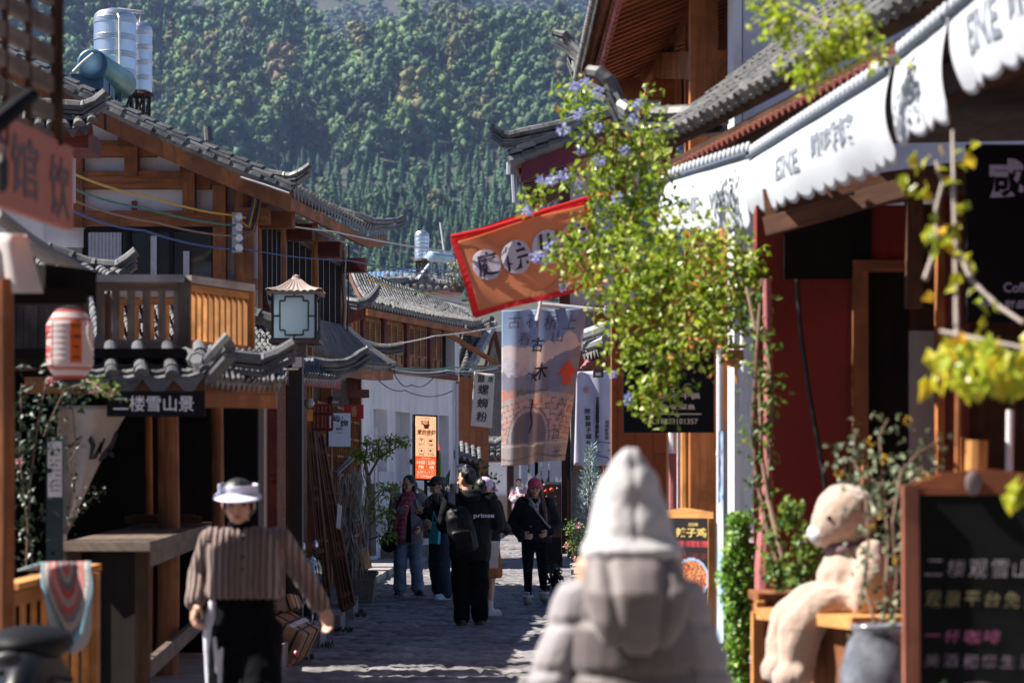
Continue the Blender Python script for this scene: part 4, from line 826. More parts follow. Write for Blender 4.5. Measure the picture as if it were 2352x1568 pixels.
# leaning door panels
def doorpanel(label,tl,tr,br,bl,d0,d1):
    t=thing('door_panel',label,'door panel',P(*bl,d0),'old door panels leaning by the shop'); a,b,c2,d=P(*bl,d0),P(*br,d0+.1),P(*tr,d1+.1),P(*tl,d1); fr=MB()
    for u in (0,.33,.66,1): fr.beam(lerp(a,b,u),lerp(d,c2,u),.05 if u in(0,1) else .03,.05,V(-.3,-1,0))
    for v in (0,.07,.3,.36,.6,.66,.9,1): fr.beam(lerp(a,d,v),lerp(b,c2,v),.05,.045,V(-.3,-1,0))
    fr.build('frame',W_brown,t); MB().slab(a+V(0,.03,0),b+V(0,.03,0),c2+V(0,.03,0),d+V(0,.03,0),.02).build('panel',W_red,t); return t
doorpanel('dark carved door panel leaning steeply, closer to the lamp post',(700,990),(718,988),(757,1383),(735,1390),26.2,26.9)
doorpanel('brown carved door panel with paper slip leaning against the shop',(722,1000),(738,998),(811,1385),(786,1399),26.6,27.1)
tag(MB().slab(P(772,1210,26.4),P(782,1215,26.4),P(786,1160,26.5),P(776,1155,26.5),.004).build('paper_slip',LETW),'white paper slip stuck on the leaning brown door panel','paper')
# scooter by the lamp post
sc=thing('black_scooter','black scooter parked end-on behind the lamp post with round chrome mirrors','scooter',P(712,1440,23.6)); D=23.6
MB().ell(P(716,1312,D),(.10,.45,.16),18,12).ell(P(713,1375,D),(.085,.4,.16),18,12).build('body',plain('glossy black paint',(.012,.014,.015),.15,0,0,5,0,.6,0,0,None,0,1),sc,True)
m=MB(); c_=P(712,1425,D-.35); m.tube([c_+V(0,.21*math.cos(k*.4189),.21*math.sin(k*.4189)) for k in range(16)],.05,10); m.build('wheel',MATS['tyre rubber'],sc,True)
MB().tube([P(706,1408,D-.6)+V(.05*math.cos(k*.4),-.02,.14*math.sin(k*.4)) for k in range(17)],.012,6).build('chrome_guard',STEEL,sc,True)
MB().ell(P(696,1255,D),(.025,.04,.05)).ell(P(724,1250,D),(.03,.04,.05)).build('mirror',STEEL,sc,True); MB().tube([P(690,1282,D),P(712,1275,D),P(740,1282,D)],.013,6).tube([P(697,1278,D),P(696,1258,D)],.006,5).tube([P(725,1278,D),P(724,1254,D)],.006,5).build('handlebar',IRON,sc)
bars(MB(),D-.62,[(698,1412,710,1442)],.01,0).build('number_plate',plain('dark plate',(.03,.06,.07),.4),sc); m=MB(); f2=lambda u,v:P(698+12*u,1442-30*v,D-.64); write(m,'211',f2,.15,.35,.85,.6,.0); write(m,'7196',f2,.15,.08,.85,.28,0); m.build('lettering',LETW,sc)
# cardboard parcels tied with dark tape
CARD=plain('cardboard',(.34,.21,.12),.85,0,.12,6); 
def parcel(label,c,dim,rx,ry,rz):
    t=thing('cardboard_parcel',label,'parcel',c,'cardboard parcels by the kerb'); M=Matrix.Rotation(rz,3,'Z')@Matrix.Rotation(ry,3,'Y')@Matrix.Rotation(rx,3,'X'); L,W_,H_=dim
    def bx(s,d): 
        m=MB(); h=Vector(d)/2; s=Vector(s); return m.hexa([Vector(c)+M@(s+V(x*h.x,y*h.y,z*h.z)) for x,y,z in ((-1,-1,-1),(1,-1,-1),(1,1,-1),(-1,1,-1),(-1,-1,1),(1,-1,1),(1,1,1),(-1,1,1))],d)
    o=bx((0,0,0),dim).build('box',CARD,t); b=o.modifiers.new('b','BEVEL'); b.width=.02; b.segments=2
    m=MB()
    for u in (-.3,0.02,.32): q=bx((u*L,0,0),(.016,W_+.01,H_+.01)); m.add(q.v,q.f)
    for u in (-.25,.25): q=bx((0,u*W_,0),(L+.01,.014,H_+.012)); m.add(q.v,q.f)
    m.build('strap',IRON,t); q=bx((.14*L,-.0,H_/2+.004),(.12*L,W_*.98,.006)); q.build('tape',plain('clear tape',(.5,.46,.42),.25),t); return t
parcel('large strapped cardboard parcel leaning on the kerb, lower one',P(655,1462,20.3),(.40,.36,.34),R(8),R(28),R(-14))
parcel('smaller strapped cardboard parcel lying on top of the large one',P(650,1390,20.4),(.26,.28,.13),R(-6),R(-20),R(-8))
parcel('narrow strapped cardboard parcel standing behind the large one',P(622,1470,20.6),(.16,.3,.42),R(0),R(10),R(4))
tag(MB().ell(P(652,1527,20.0),(.06,.06,.025)).ell(P(680,1500,19.9),(.025,.05,.04)).build('pink_bag',plain('pink plastic',(.5,.03,.09),.4)),'crumpled pink plastic bag under the cardboard parcels','bag')
# step stones at the shop doors
for i,(x,y,d,wx,wy) in enumerate([(705,1487,22.3,.5,.7),(752,1440,24.9,.52,.7),(787,1405,27.4,.5,.8)]):
    q=P(x,y,d); tag(MB().box((q.x-.1,d,.09),(wx,wy,.2)).build('door_step',STONE),['worn stone step beside the cardboard parcels','worn stone step below the scooter, middle of the three','worn stone step at the foot of the leaning door panels'][i],'step','stone steps along the left shops')
gt=MB()
for x,y,d in ((745,1500,22),(790,1460,24.4),(823,1405,27.2),(700,1540,20.5),(818,1392,28)):
    q=P(x,y,d)
    for k in range(60): gt.leaf(V(q.x+rnd(-.08,.08),q.y+rnd(-.2,.2),.03),V(rnd(-.6,.6),rnd(-.6,.6),1),rvec(),rnd(.03,.08),.012)
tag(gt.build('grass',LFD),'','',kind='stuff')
# ================================================================ STREET BEND: WHITE HOUSE, HOUSES BEHIND, SIGNS
# ---------------------------------------------------------------- white-walled house with lattice windows
H2=thing('lattice_house','white walled house with brown lattice windows under a long grey tiled roof','house',(-2.2,47,0))
A=Vector((-3.05,44,0)); Bq=Vector((-1.16,49.6,0)); dd=(Bq-A).normalized(); nn2=V(dd.y,-dd.x,0)   # nn2 points to the street
LW=(Bq-A).length
def W2(u,z,o=0): return A+dd*(u*LW)+nn2*o+V(0,0,z)
def U2(px,o=0):   # u where the wall line crosses the pixel column px
    k=(px-1176)/FPX; a=A+nn2*o; return (k*a.y-a.x)/(dd.x-k*dd.y)/LW
zt=3.66; wl=MB(); nich=[(U2(858),U2(889),0.55,2.95),(U2(908),U2(942),.35,2.93),(U2(1008),U2(1031),.6,2.93)]
def wslab(mb,u0,u1,z0,z1,o=0,th=.3): mb.slab(W2(u0,z0,o),W2(u1,z0,o),W2(u1,z1,o),W2(u0,z1,o),th)
cur=0
for u0,u1,z0,z1 in nich: wslab(wl,cur,u0,0,zt); wslab(wl,u0,u1,z1,zt); wslab(wl,u0,u1,0,z0); cur=u1
wslab(wl,cur,1,0,zt); wl.slab(W2(-.15,0),W2(0,0),W2(0,zt),W2(-.15,zt),.3)
o=wl.build('wall',WHITE,H2)
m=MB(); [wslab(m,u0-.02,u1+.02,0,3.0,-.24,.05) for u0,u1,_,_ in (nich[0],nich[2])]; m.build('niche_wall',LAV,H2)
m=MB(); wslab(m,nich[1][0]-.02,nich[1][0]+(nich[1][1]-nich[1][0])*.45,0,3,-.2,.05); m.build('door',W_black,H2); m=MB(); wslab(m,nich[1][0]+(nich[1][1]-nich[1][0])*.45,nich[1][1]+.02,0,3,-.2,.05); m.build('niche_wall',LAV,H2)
m=MB(); wslab(m,U2(865),U2(900),1.05,1.78,.05,.05); m.build('meter_box',LAV,H2)
for x0,x1 in ((846,857),(890,905),(1033,1046),(940,950)): 
    m=MB(); wslab(m,U2(x0),U2(x1),.2,1.55 if x0!=940 else 1.4,.06,.1); m.build('post_stub',W_grey,H2)
MB().tube([W2(U2(852),.9,.1),W2(U2(852),2.6,.1)],.03,6).build('drain_pipe',LAV,H2); MB().tube([W2(.985,.3,.06),W2(.985,3.6,.06)],.035,8).build('drain_pipe',LAV,H2)
m=MB(); m.beam(W2(.45,.78,.12),W2(.78,.78,.12),.05,.06); m.beam(W2(.45,.5,.12),W2(.78,.5,.12),.05,.06); m.slab(W2(.3,.1,.3),W2(1,.1,.3),W2(1,.34,.3),W2(.3,.34,.3),.3); m.build('base_step',brick('step brick',(.17,.10,.08),(.22,.14,.11),(.2,.18,.17),.2,.06),H2)
MB().ell(W2(U2(941),1.98,.06),(.06,.03,.06)).build('round_lamp',W_red,H2)
# upper storey
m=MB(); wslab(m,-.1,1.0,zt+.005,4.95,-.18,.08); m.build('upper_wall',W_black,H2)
m=MB(); wslab(m,.985,1.03,zt,4.75,.02,.2); m.build('wall_end',WHITE,H2); m=MB(); wslab(m,-.12,-.02,zt,4.9,.0,.2); m.build('wall_end',WHITE,H2)
m=MB(); wslab(m,-.05,1.0,zt+.0,zt+.12,.06,.24); m.build('sill_beam',W_red,H2); m=MB(); wslab(m,-.05,1.02,4.68,4.86,.04,.2); m.build('top_beam',W_brown,H2)
edges=[793,826,831,874,880,926,932,980,985,1015]
for i in range(0,9,2): m=MB(); wslab(m,U2(edges[i])-.008,U2(edges[i])+.012,zt+.12,4.68,.05,.12); m.build('post',W_red,H2)
W_LAT=wood('wood_lattice',(.34,.15,.06),(.13,.05,.02))
for i in range(0,10,2):
    ua,ub=U2(edges[i])+.014,U2(edges[i+1])-.008; n=3 if i<8 else 2; fr=MB(); fr.slab(W2(ua,4.62,.0),W2(ub,4.62,.0),W2(ub,4.68,.0),W2(ua,4.68,.0),.04)
    for k in range(n):
        a,b=lerp(ua,ub,k/n)+.002,lerp(ua,ub,(k+1)/n)-.002; bot=zt+.14; 
        for u in (a,b): fr.beam(W2(u,bot),W2(u,4.62),.045,.04,nn2)
        for z in (bot+.02,bot+.24,4.60): fr.beam(W2(a,z,.002),W2(b,z,.002),.04,.045)
        fr.slab(W2(a,bot,-.01),W2(b,bot,-.01),W2(b,bot+.22,-.01),W2(a,bot+.22,-.01),.01)
        nl=5
        for q in range(1,nl): fr.beam(W2(lerp(a,b,q/nl),bot+.24,-.003),W2(lerp(a,b,q/nl),4.6,-.003),.014,.012,nn2)
        for q in range(1,13): fr.beam(W2(a,bot+.24+q*.052,-.004),W2(b,bot+.24+q*.052,-.004),.012,.014)
    fr.build('lattice_window',W_LAT,H2)
m=MB(); m.beam(W2(.86,4.62,.05),W2(1.05,3.95,.9),.05,.1); m.build('prop_board',W_orange,H2)
e0,e1=P(845,694,44.2),P(1107,753,50.8); r0,r1=P(803,620,47.5),P(1075,716,53.5)
roof(H2,e0,e1,r0,r1,.155,.05,.10,.0,.16,.2,W_brown,plain('x',(.1,.1,.1)) if False else tilemat('roof tile pale',(.075,.075,.08),(.20,.195,.19)))
rg=MB(); ridge(rg,[r0+V(-.3,0,.05),lerp(r0,r1,.25)+V(0,0,.03),lerp(r0,r1,.5)+V(0,0,.0),lerp(r0,r1,.8)+V(0,0,-.02),P(1100,740,52),P(1118,737,51.6),P(1130,731,51.4)],.07,.24,True,.8); rg.build('ridge',TILE,H2)
ridge_o(H2,[P(796,687,44),P(820,692,43.9),P(845,688,43.9),P(860,672,43.9),P(871,655,43.9)],.06)
MB().slab(P(790,745,44),P(833,730,44),P(833,700,44),P(790,690,44),.1).build('gable_board',W_red,H2)
fb=MB(); fb.beam(e0+V(-.02,0,-.17),e1+V(-.02,0,-.13),.04,.12); fb.build('fascia',W_orange,H2)
# ---------------------------------------------------------------- houses beyond
h3=thing('tiled_house','pale house with pink fascia and pale ridge tiles behind the lattice house','house',P(960,700,66)); D=66
roof(h3,P(878,660,65),P(1060,668,66),P(890,632,67.5),P(1045,637,68),.24,.085,.04,.05,.06,.3,W_brown,TILEL); ridge_o(h3,[P(872,655,65),P(884,645,65),P(935,643,66),P(965,636,66),P(976,628,66)],.11,.9,TILEL); ridge_o(h3,[P(975,634,66),P(1000,648,66),P(1020,650,66),P(1045,648,66)],.1,.9,TILEL)
bars(MB(),D,[(905,668,1060,676)],.3,.3).build('fascia',plaster('pink fascia',(.5,.2,.2),(.4,.2,.19)),h3); bars(MB(),D,[(912,676,1060,1115)],.3,0).build('wall',plaster('pale blue wall',(.52,.53,.62),(.44,.45,.52)),h3); bars(MB(),D,[(960,680,964,760),(985,684,988,760)],.08,.05).build('drain_pipe',LAV,h3)
bs=thing('metal_shed_roof','blue corrugated metal roof behind the lattice house ridge','roof',P(890,640,72)); m=MB(); m.grid(lambda u,v:lerp(lerp(P(835,648,70),P(965,640,70),u),lerp(P(835,628,73),P(965,622,73),u),v)+V(0,0,.05*abs(math.sin(u*40))),120,1); m.build('roof_sheet',plain('blue sheet metal',(.10,.2,.34),.4,.2,.1,3),bs,False,.03); bars(MB(),72,[(835,632,960,1115)],.2,0).build('wall',LAV,bs)
c3=P(969,596,62); tank('water_tank','small slim ribbed steel water tank standing on a far roof',c3,.185,.76,6,.5)
sh_=thing('solar_heater_drum','pale blue solar heater drum beside the slim steel tank on the far roof','water heater',P(1010,590,62)); a,b=P(990,588,61.5),P(1034,593,62.5); ax=(b-a).normalized(); MB().lathe(a,[(.001,-.03),(.12,-.02),(.135,0),(.135,(b-a).length),(.12,(b-a).length+.02),(.001,(b-a).length+.03)],24,ax).build('drum',plain('pale blue enamel',(.38,.52,.6),.3,.3,.06),sh_,True)
m=MB(); [m.beam(P(x,600,62),P(x+dx,640,62),.04,.04) for x,dx in ((992,-4),(1005,10),(1028,2),(1018,-8))]; m.beam(P(985,606,61.8),P(960,640,61.5),.05,.04); m.beam(P(980,612,61.8),P(955,640,61.5),.03,.04); m.build('cradle',plain('pale steel frame',(.4,.44,.5),.4,.5),sh_)
tag(MB().tube([P(1011,510,63),P(1021,582,63),P(1024,600,63)],[.03,.035,.035],6).build('antenna_rod',LAV),'thin pale upright rod above the far solar heater','rod')
tr=thing('leafy_shrub','small shrub with bare twigs behind the far roofs beside the orange banner','shrub',P(1055,650,58)); m=MB(); l=MB()
for k in range(26): q=P(1050+rnd(-18,14),670,58); e=P(1052+rnd(-26,26),600+rnd(-10,40),58+rnd(-.3,.3)); m.tube([q,lerp(q,e,.5)+rvec()*.05,e],[.018,.012,.006],4); [l.leaf(lerp(q,e,rnd(.4,1))+rvec()*.08,rvec(),rvec(),.09,.05) for _ in range(9)]
m.build('branch',plain('twig brown',(.14,.10,.07),.9),tr); l.build('leaves',leafmat('pale shrub leaves',(.2,.23,.14),(.4,.4,.3),None,.2),tr)
h4=thing('gable_house','dark little gable roof with pale verge tiles under the orange banner','house',P(1030,720,57))
roof(h4,P(985,742,56),P(965,742,62),P(1025,702,56),P(1010,702,62),.2,.07,.02,0,0,.22,W_red); roof(h4,P(1085,738,56),P(1060,735,62),P(1025,702,56),P(1010,702,62),.2,.07,.02,0,0,.22,W_red); ridge_o(h4,[P(990,738,55.8),P(1010,716,55.8),P(1026,699,55.8)],.08,1,TILEL,False); ridge_o(h4,[P(1070,735,55.8),P(1045,716,55.8),P(1026,699,55.8)],.08,1,TILE,False)
MB().prism([P(993,1115,56.3),P(1075,1115,56.3),P(1075,742,56.3),P(1026,706,56.3),P(993,736,56.3)],(0,.3,0)).build('wall',W_red,h4); bars(MB(),56.3,[(1010,725,1050,760)],.1,.1).build('vent_panel',W_dark,h4)
# brick house with tile gable at the end of the white wall
h5=thing('brick_house','orange adobe brick house with diagonal barrel tile roof beyond the white wall','house',P(1090,1000,53))
bars(MB(),53.2,[(1044,838,1122,1260)],.4,0).build('wall',ADOBE,h5)
roof(h5,P(1036,852,50.5),P(1082,856,50.7),P(1075,748,53),P(1128,742,53.4),.19,.075,.02,0,0,.2,W_dark,TILE); 
m=MB(); 
for k in range(9): a,b=lerp(P(1082,838,50.8),P(1134,742,53),k/9),lerp(P(1082,838,50.8),P(1134,742,53),(k+1.05)/9); m.tube([a,b],[.105,.09],8)
m.build('verge_tile',tilemat('roof tile silver',(.26,.26,.28),(.36,.36,.38)),h5); m=MB(); m.beam(P(1135,760,53),P(1155,850,53),.1,.1); m.beam(P(1135,760,53),P(1110,860,53),.07,.07); m.build('strut',W_brown,h5); bars(MB(),54.2,[(1122,760,1170,1000)],.3,0).build('side_wall',BRICKG,h5)
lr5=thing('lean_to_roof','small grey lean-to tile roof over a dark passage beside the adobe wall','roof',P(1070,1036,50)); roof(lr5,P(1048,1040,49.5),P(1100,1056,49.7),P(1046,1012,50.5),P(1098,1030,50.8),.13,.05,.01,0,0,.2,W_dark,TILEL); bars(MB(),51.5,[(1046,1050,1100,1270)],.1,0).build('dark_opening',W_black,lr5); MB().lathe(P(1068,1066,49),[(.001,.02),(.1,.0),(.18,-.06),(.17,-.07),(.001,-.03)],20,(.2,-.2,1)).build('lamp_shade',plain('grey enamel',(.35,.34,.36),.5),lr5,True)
for i,(x,y,d,lab) in enumerate(((1148,905,56,'grey tile roof corner with pale upturned tip beside the painted banner'),(1148,1010,58,'lower grey tile roof with pale upturned tip behind the painted banner'))):
    t=thing('roof_corner',lab,'roof corner',P(x,y,d)); roof(t,P(x-32,y+38,d-1),P(x+40,y+38,d-1),P(x-30,y,d),P(x+40,y,d),.15,.06,.02,0,.05,.2,W_dark,TILE if i else TILEL); ridge_o(t,[P(x-32,y+2,d-.8),P(x-10,y+6,d-.8),P(x+10,y-6,d-.8),P(x+22,y-22,d-.8)],.07,.8,TILEL)
    if i==1: bars(MB(),d,[(x-30,y+25,x+60,y+50)],.2,0).build('wall',plaster('red gable',(.3,.08,.06),(.22,.08,.07)),t)
# far white walls and door at the end of the street
h6=thing('far_house','sunlit white house with brown stone base at the far end of the street','house',P(1140,1240,72))
bars(MB(),72,[(1110,1030,1164,1140)],.4,0).build('wall',WHITE,h6); bars(MB(),71.8,[(1118,1138,1165,1246)],.5,0).build('stone_base',plaster('brown stone base',(.34,.25,.18),(.22,.16,.12)),h6); roof(h6,P(1100,1040,71),P(1175,1032,71),P(1100,1012,73),P(1175,1008,73),.2,.07,.02,0,0,.25,W_dark)
bars(MB(),73,[(1163,1060,1182,1240)],.2,0).build('door',W_dark,h6); bars(MB(),72.9,[(1180,1060,1192,1235)],.3,0).build('door_pillar',plaster('stone pillar',(.33,.3,.29),(.24,.22,.21)),h6)
h7=thing('end_house','white wall with dark windows closing the street behind the pennants','house',P(1240,1200,76)); bars(MB(),76,[(1190,980,1330,1236)],.4,0).build('wall',WHITE,h7); 
for x in (1226,1244,1258): bars(MB(),75.9,[(x,1078,x+9,1150)],.1,0).build('window',W_black,h7)
vine('hanging_plant','leafy dark plant growing before the adobe brick wall above the heads',[[P(1110,1180,47),P(1108,1110,47),P(1112,1060,47)],[P(1112,1180,47),P(1122,1120,47),P(1128,1085,47)]],leafmat('mid leaves',(.03,.07,.02),(.08,.14,.03),(.16,.2,.05),.3),120,.11,.2)
vine('hanging_plant','dark green hanging plant between the pennants at the far end',[[P(1232,1068,70),P(1236,1100,70)],[P(1250,1060,70),P(1252,1110,70)],[P(1214,1060,70),P(1213,1080,70)]],LFD,70,.1,.14)
t=thing('pennant_row','row of pale cloth pennants strung across the end of the street','pennants',P(1250,1090,47)); m=MB()
for x,y0,y1,w_ in ((1197,1050,1118,15),(1216,1050,1100,20),(1228,1050,1178,14),(1244,1050,1110,15),(1262,1050,1120,14),(1276,1050,1105,16)):
    m.prism([P(x,y0,47),P(x,y1-16,47),P(x+w_/2,y1,47),P(x+w_,y1-16,47),P(x+w_,y0,47)],(0,.006,0))
m.build('pennant',plain('pale pennant cloth',(.50,.49,.56),.9,0,.06),t); MB().tube([P(1190,1050,47),P(1295,1052,46)],.008,5).build('cord',CAB['white'],t)
# ---------------------------------------------------------------- banner with four black characters, LED sign, trees and pots before the white wall
def cloth(name,label,cat,fn,nu,nv,mat,col=None,th=.004,loc=None):
    t=thing(name,label,cat,loc or fn(.5,0)); m=MB(); m.grid(fn,nu,nv,col); m.build('cloth',mat,t,True,th); return t
def bil(tl,tr,br,bl,amp=.0,fu=7,fv=2):
    n=(tr-tl).cross(bl-tl).normalized()
    if n.y>0: n=-n
    def f(u,v,off=0): p=lerp(lerp(bl,br,u),lerp(tl,tr,u),v); return p+n*(off+amp*math.sin(u*fu+v*fv))
    return f
bf=bil(P(1089,853,45),P(1137,858,45),P(1130,982,45.1),P(1081,976,45.1),.012,6,3); t=cloth('noodle_banner','white vertical cloth banner with large black brush characters hanging beside the adobe wall','banner',bf,14,20,plain('off white cloth',(.46,.43,.42),.95,0,.06,4)); lf=lambda u,v:bf(u,v,.012); m=MB()
write(m,'囍',lf,.20,.82,.52,.97,.01); write(m,'唐',lf,.68,.84,.94,.95,.0); 
for i,ch in enumerate('螺蛳粉'): write(m,ch,lf,.22,.60-i*.255,.72,.79-i*.255,.012,.1)
m.build('lettering',LETB,t)
t=thing('menu_light_box','glowing tall orange and cream light box listing opening hours and a phone number','sign',P(977,1100,36)); D=36
o,e=P(953,1098,D),P(1002,1100,D+.1); uz=P(953,953,D)-o; ux=e-o; MB().slab(o+V(-.02,.02,-.02),e+V(.02,.02,-.02),e+uz+V(.02,.02,.02),o+uz+V(-.02,.02,.02),.09).build('case',BLACK,t)
fn=plane_fn(o,ux,uz,.012); m=MB(); m.slab(fn(.02,.362),fn(.98,.362),fn(.98,.995),fn(.02,.995),.006); m.build('cream_panel',plain('lit cream panel',(1.0,.62,.33),.5,0,0,1,0,.5,0,0,None,.30),t); m=MB(); m.slab(fn(.02,.005),fn(.98,.005),fn(.98,.36),fn(.02,.36),.006); m.build('orange_panel',plain('lit orange panel',(.95,.085,.012),.5,0,0,1,0,.5,0,0,None,.42),t)
OR=plain('orange lettering',(.62,.06,.008),.6,0,0); f2=lambda u,v:fn(u,v)+V(0,-.012,0); m=MB()
write(m,'<十三的店>',f2,.25,.95,.72,.975,.005); write(m,'LOVE',f2,.30,.865,.60,.925,.02,.1); 
m.add([f2(*p) for p in ((.36,.87),(.42,.83),(.42,.80),(.64,.80),(.64,.83),(.7,.86),(.62,.875),(.5,.865))],[list(range(8))]); rect(m,f2,.30,.87,.35,.93); rect(m,f2,.60,.87,.65,.93)
write(m,'爱的信仰',f2,.08,.70,.93,.785,.03,.05); write(m,'WONDERFUL',f2,.36,.685,.8,.697,.01)
for u,v in ((.18,.565),(.6,.565),(.18,.41),(.6,.41)):
    for a in ((u,v,u+.25,v+.004),(u,v+.078,u+.25,v+.082),(u,v,u+.01,v+.082),(u+.24,v,u+.25,v+.082)): rect(m,f2,*a)
strokes(m,f2,[(.24,.63),(.305,.61),(.37,.63),(.24,.63)],.012); strokes(m,f2,[(.305,.61),(.305,.58)],.012); disc(m,f2,.69,.61,.045,.018); disc(m,f2,.76,.61,.045,.018); disc(m,f2,.30,.45,.05,.016); disc(m,f2,.72,.455,.06,.014)
for ch,u,v in (('鸡尾酒',.15,.53),('精酿',.62,.53),('咖啡',.2,.375),('下午茶',.58,.375)): write(m,ch,f2,u,v,u+(.32 if len(ch)==3 else .22),v+.026,.02)
m.build('lettering',OR,t); m=MB(); f3=f2
write(m,'<营业时间>',f3,.28,.325,.72,.345,.005); rect(m,f3,.06,.31,.94,.313); write(m,'14:00',f3,.08,.235,.47,.295,.035); write(m,'PM',f3,.17,.165,.4,.22,.035); write(m,'2:00',f3,.60,.235,.93,.295,.035); write(m,'AM',f3,.65,.165,.88,.22,.035); rect(m,f3,.53,.17,.54,.3)
rect(m,f3,.06,.148,.94,.151); write(m,'主理人:十三',f3,.08,.09,.90,.135,.02); rect(m,f3,.06,.078,.94,.081); write(m,'联系',f3,.07,.047,.2,.07,.005); write(m,'方式',f3,.07,.02,.2,.043,.005); write(m,'13393060080',f3,.25,.02,.95,.065,.02); m.build('cream_lettering',plain('cream lettering',(1,.75,.5),.6,0,0,1,0,.5,0,0,None,.30),t); MB().box(P(978,1150,D+.1),(.05,.05,.7)).build('post',IRON,t)
bp=thing('broad_leaf_plant','dark broad leaved plant with a red and green leaf behind the light box','plant',P(1015,1130,36.6)); m=MB()
for a,b,w_ in ((P(1008,1115,36.5),P(1030,1120,36.3),.1),(P(1000,1120,36.4),P(1038,1140,36.3),.12),(P(985,1150,36.5),P(960,1120,36.4),.08),(P(1010,1150,36.5),P(1030,1090,36.4),.1),(P(1000,1160,36.5),P(1012,1060,36.4),.14)): m.leaf(a,b-a,V(.2,-1,.4),(b-a).length*1.2,w_*1.4,.2)
for k in range(60): m.leaf(P(995+rnd(-40,40),1165+rnd(-20,30),36.5),rvec()+V(0,0,.5),rvec(),.22,.03)
m.build('leaves',leafmat('banana leaf',(.02,.05,.03),(.05,.11,.05),None,.25),bp); m=MB(); m.leaf(P(1006,1060,36.3),P(1003,1000,36.3)-P(1006,1060,36.3),V(0,-1,0),.4,.09,.1); m.build('red_leaf',plain('red leaf',(.55,.03,.03),.5),bp)
MB().box(P(990,1195,36.5),(.5,.4,.5)).build('pot',plain('dark pot',(.05,.045,.045),.7),bp)
t,fn=signboard('phone_sign','small glowing orange sign with digits half hidden behind the women','sign',*pxboard(966,1182,1002,1200,36.2),.03,plain('lit red orange panel',(.9,.10,.03),.5,0,0,1,0,.5,0,0,None,.35)); m=MB(); write(m,'90Z61e',fn,.06,.2,.9,.75,.02); m.build('lettering',MATS['cream lettering'],t)
# potted tree with planter
t=thing('potted_tree','slender potted tree with sparse bright leaves before the white wall','tree',P(838,1385,30.5)); D=30.5; m=MB()
m.tube([P(838,1340,D),P(836,1260,D),P(841,1180,D),P(847,1110,D),P(839,1062,D),P(836,1045,D)],[.05,.045,.036,.03,.022,.016],9).tube([P(843,1150,D),P(850,1120,D),P(848,1090,D),P(870,1050,D-.1),P(905,1030,D-.2),P(930,1012,D-.2)],[.024,.02,.018,.014,.01,.005],7)
for a,b in ((P(838,1060,D),P(808,1038,D+.1)),(P(838,1050,D),P(848,1010,D)),(P(848,1180,D),P(880,1130,D+.1)),(P(842,1200,D),P(812,1160,D)),(P(845,1210,D),P(890,1170,D)),(P(847,1240,D),P(888,1230,D-.1)),(P(870,1050,D-.1),P(868,1012,D-.2)),(P(895,1035,D-.2),P(898,1000,D-.2)),(P(850,1160,D),P(895,1110,D))): m.tube([a,lerp(a,b,.5)+V(0,0,.03),b],[.012,.009,.004],5)
m.build('trunk',plain('pale bark',(.20,.13,.10),.9,0,.25,10,.3),t); l=MB()
for cx,cy,n,s in ((818,1043,70,.10),(832,1040,60,.09),(852,1013,60,.09),(872,1025,70,.10),(897,1010,60,.09),(915,1012,60,.09),(928,1015,40,.07),(868,1040,40,.08),(886,1040,50,.08),(845,1055,40,.08),(880,1130,70,.13),(895,1115,60,.1),(812,1165,60,.12),(862,1170,60,.13),(888,1175,50,.1),(890,1230,60,.1),(875,1200,40,.1),(830,1100,30,.1)):
    for k in range(n): l.leaf(P(cx,cy,D)+V(rnd(-1,1)*s*1.3,rnd(-1,1)*s,rnd(-.6,.6)*s),rvec()+V(0,0,-.4),rvec()+V(0,0,1),rnd(.05,.09),rnd(.02,.032))
l.build('crown',leafmat('sun painted tree leaves',(.10,.22,.02),(.32,.50,.05),(.55,.66,.12),.5),t)  # leaf colour brightened to stand in for sun on the crown
pl=thing('planter','square tapered stone planter with relief panel under the potted tree','planter',P(830,1386,30.6)); q=P(829,1386,30.6); w0=.15; w1=.185; zt_=P(0,1312,30.6).z
hx=lambda a,z:[V(q.x-a,30.6-a,z),V(q.x+a,30.6-a,z),V(q.x+a,30.6+a,z),V(q.x-a,30.6+a,z)]
PLM=plain('weathered stoneware',(.20,.155,.125),.85,0,.25,9,.4); MB().hexa(hx(w0,.02)+hx(w1,zt_-.04),(1,1,1)).build('pot',PLM,pl); MB().hexa(hx(w1+.025,zt_-.04)+hx(w1+.03,zt_),(1,1,1)).build('rim',PLM,pl); 
m=MB(); f2=lambda u,v:V(q.x-.15+u*.3,30.6-lerp(w0,w1,v)-.008,.03+v*(zt_-.08)); [strokes(m,f2,p,.05) for p in (((.12,.1),(.12,.9)),((.88,.1),(.88,.9)),((.12,.9),(.88,.9)),((.12,.1),(.88,.1)),((.3,.2),(.45,.45),(.4,.7)),((.45,.45),(.65,.6)),((.5,.3),(.7,.35)))]; m.build('relief_panel',plain('relief stone',(.25,.2,.165),.85),pl); MB().hexa(hx(w1+.02,zt_-.02)+hx(w1+.01,zt_+.012),(1,1,1)).build('soil',plain('soil',(.03,.022,.018),1),pl)
dg_=thing('dry_grass_plant','drooping grey dry grasses hanging beside the potted tree','plant',P(795,1310,29.8)); m=MB()
for k in range(420):
    x=rnd(768,842); y=rnd(1060,1190) if k<300 else rnd(1190,1290); a=P(x,y,29.8+rnd(-.2,.2)); d=V(rnd(-.25,.25),rnd(-.2,.2),-1); m.leaf(a,d,rvec(),rnd(.12,.34),rnd(.012,.022),.1)
m.build('leaves',leafmat('dry grass',(.22,.21,.17),(.42,.39,.32),(.58,.54,.46),.2),dg_); m=MB(); [m.tube([P(790+k*9,1330,29.9),P(786+k*8,1200,29.9),P(780+k*12,1080,29.9)],.012,5) for k in range(4)]; m.build('stem',plain('twig brown',(.14,.10,.07),.9),dg_)
m=MB()
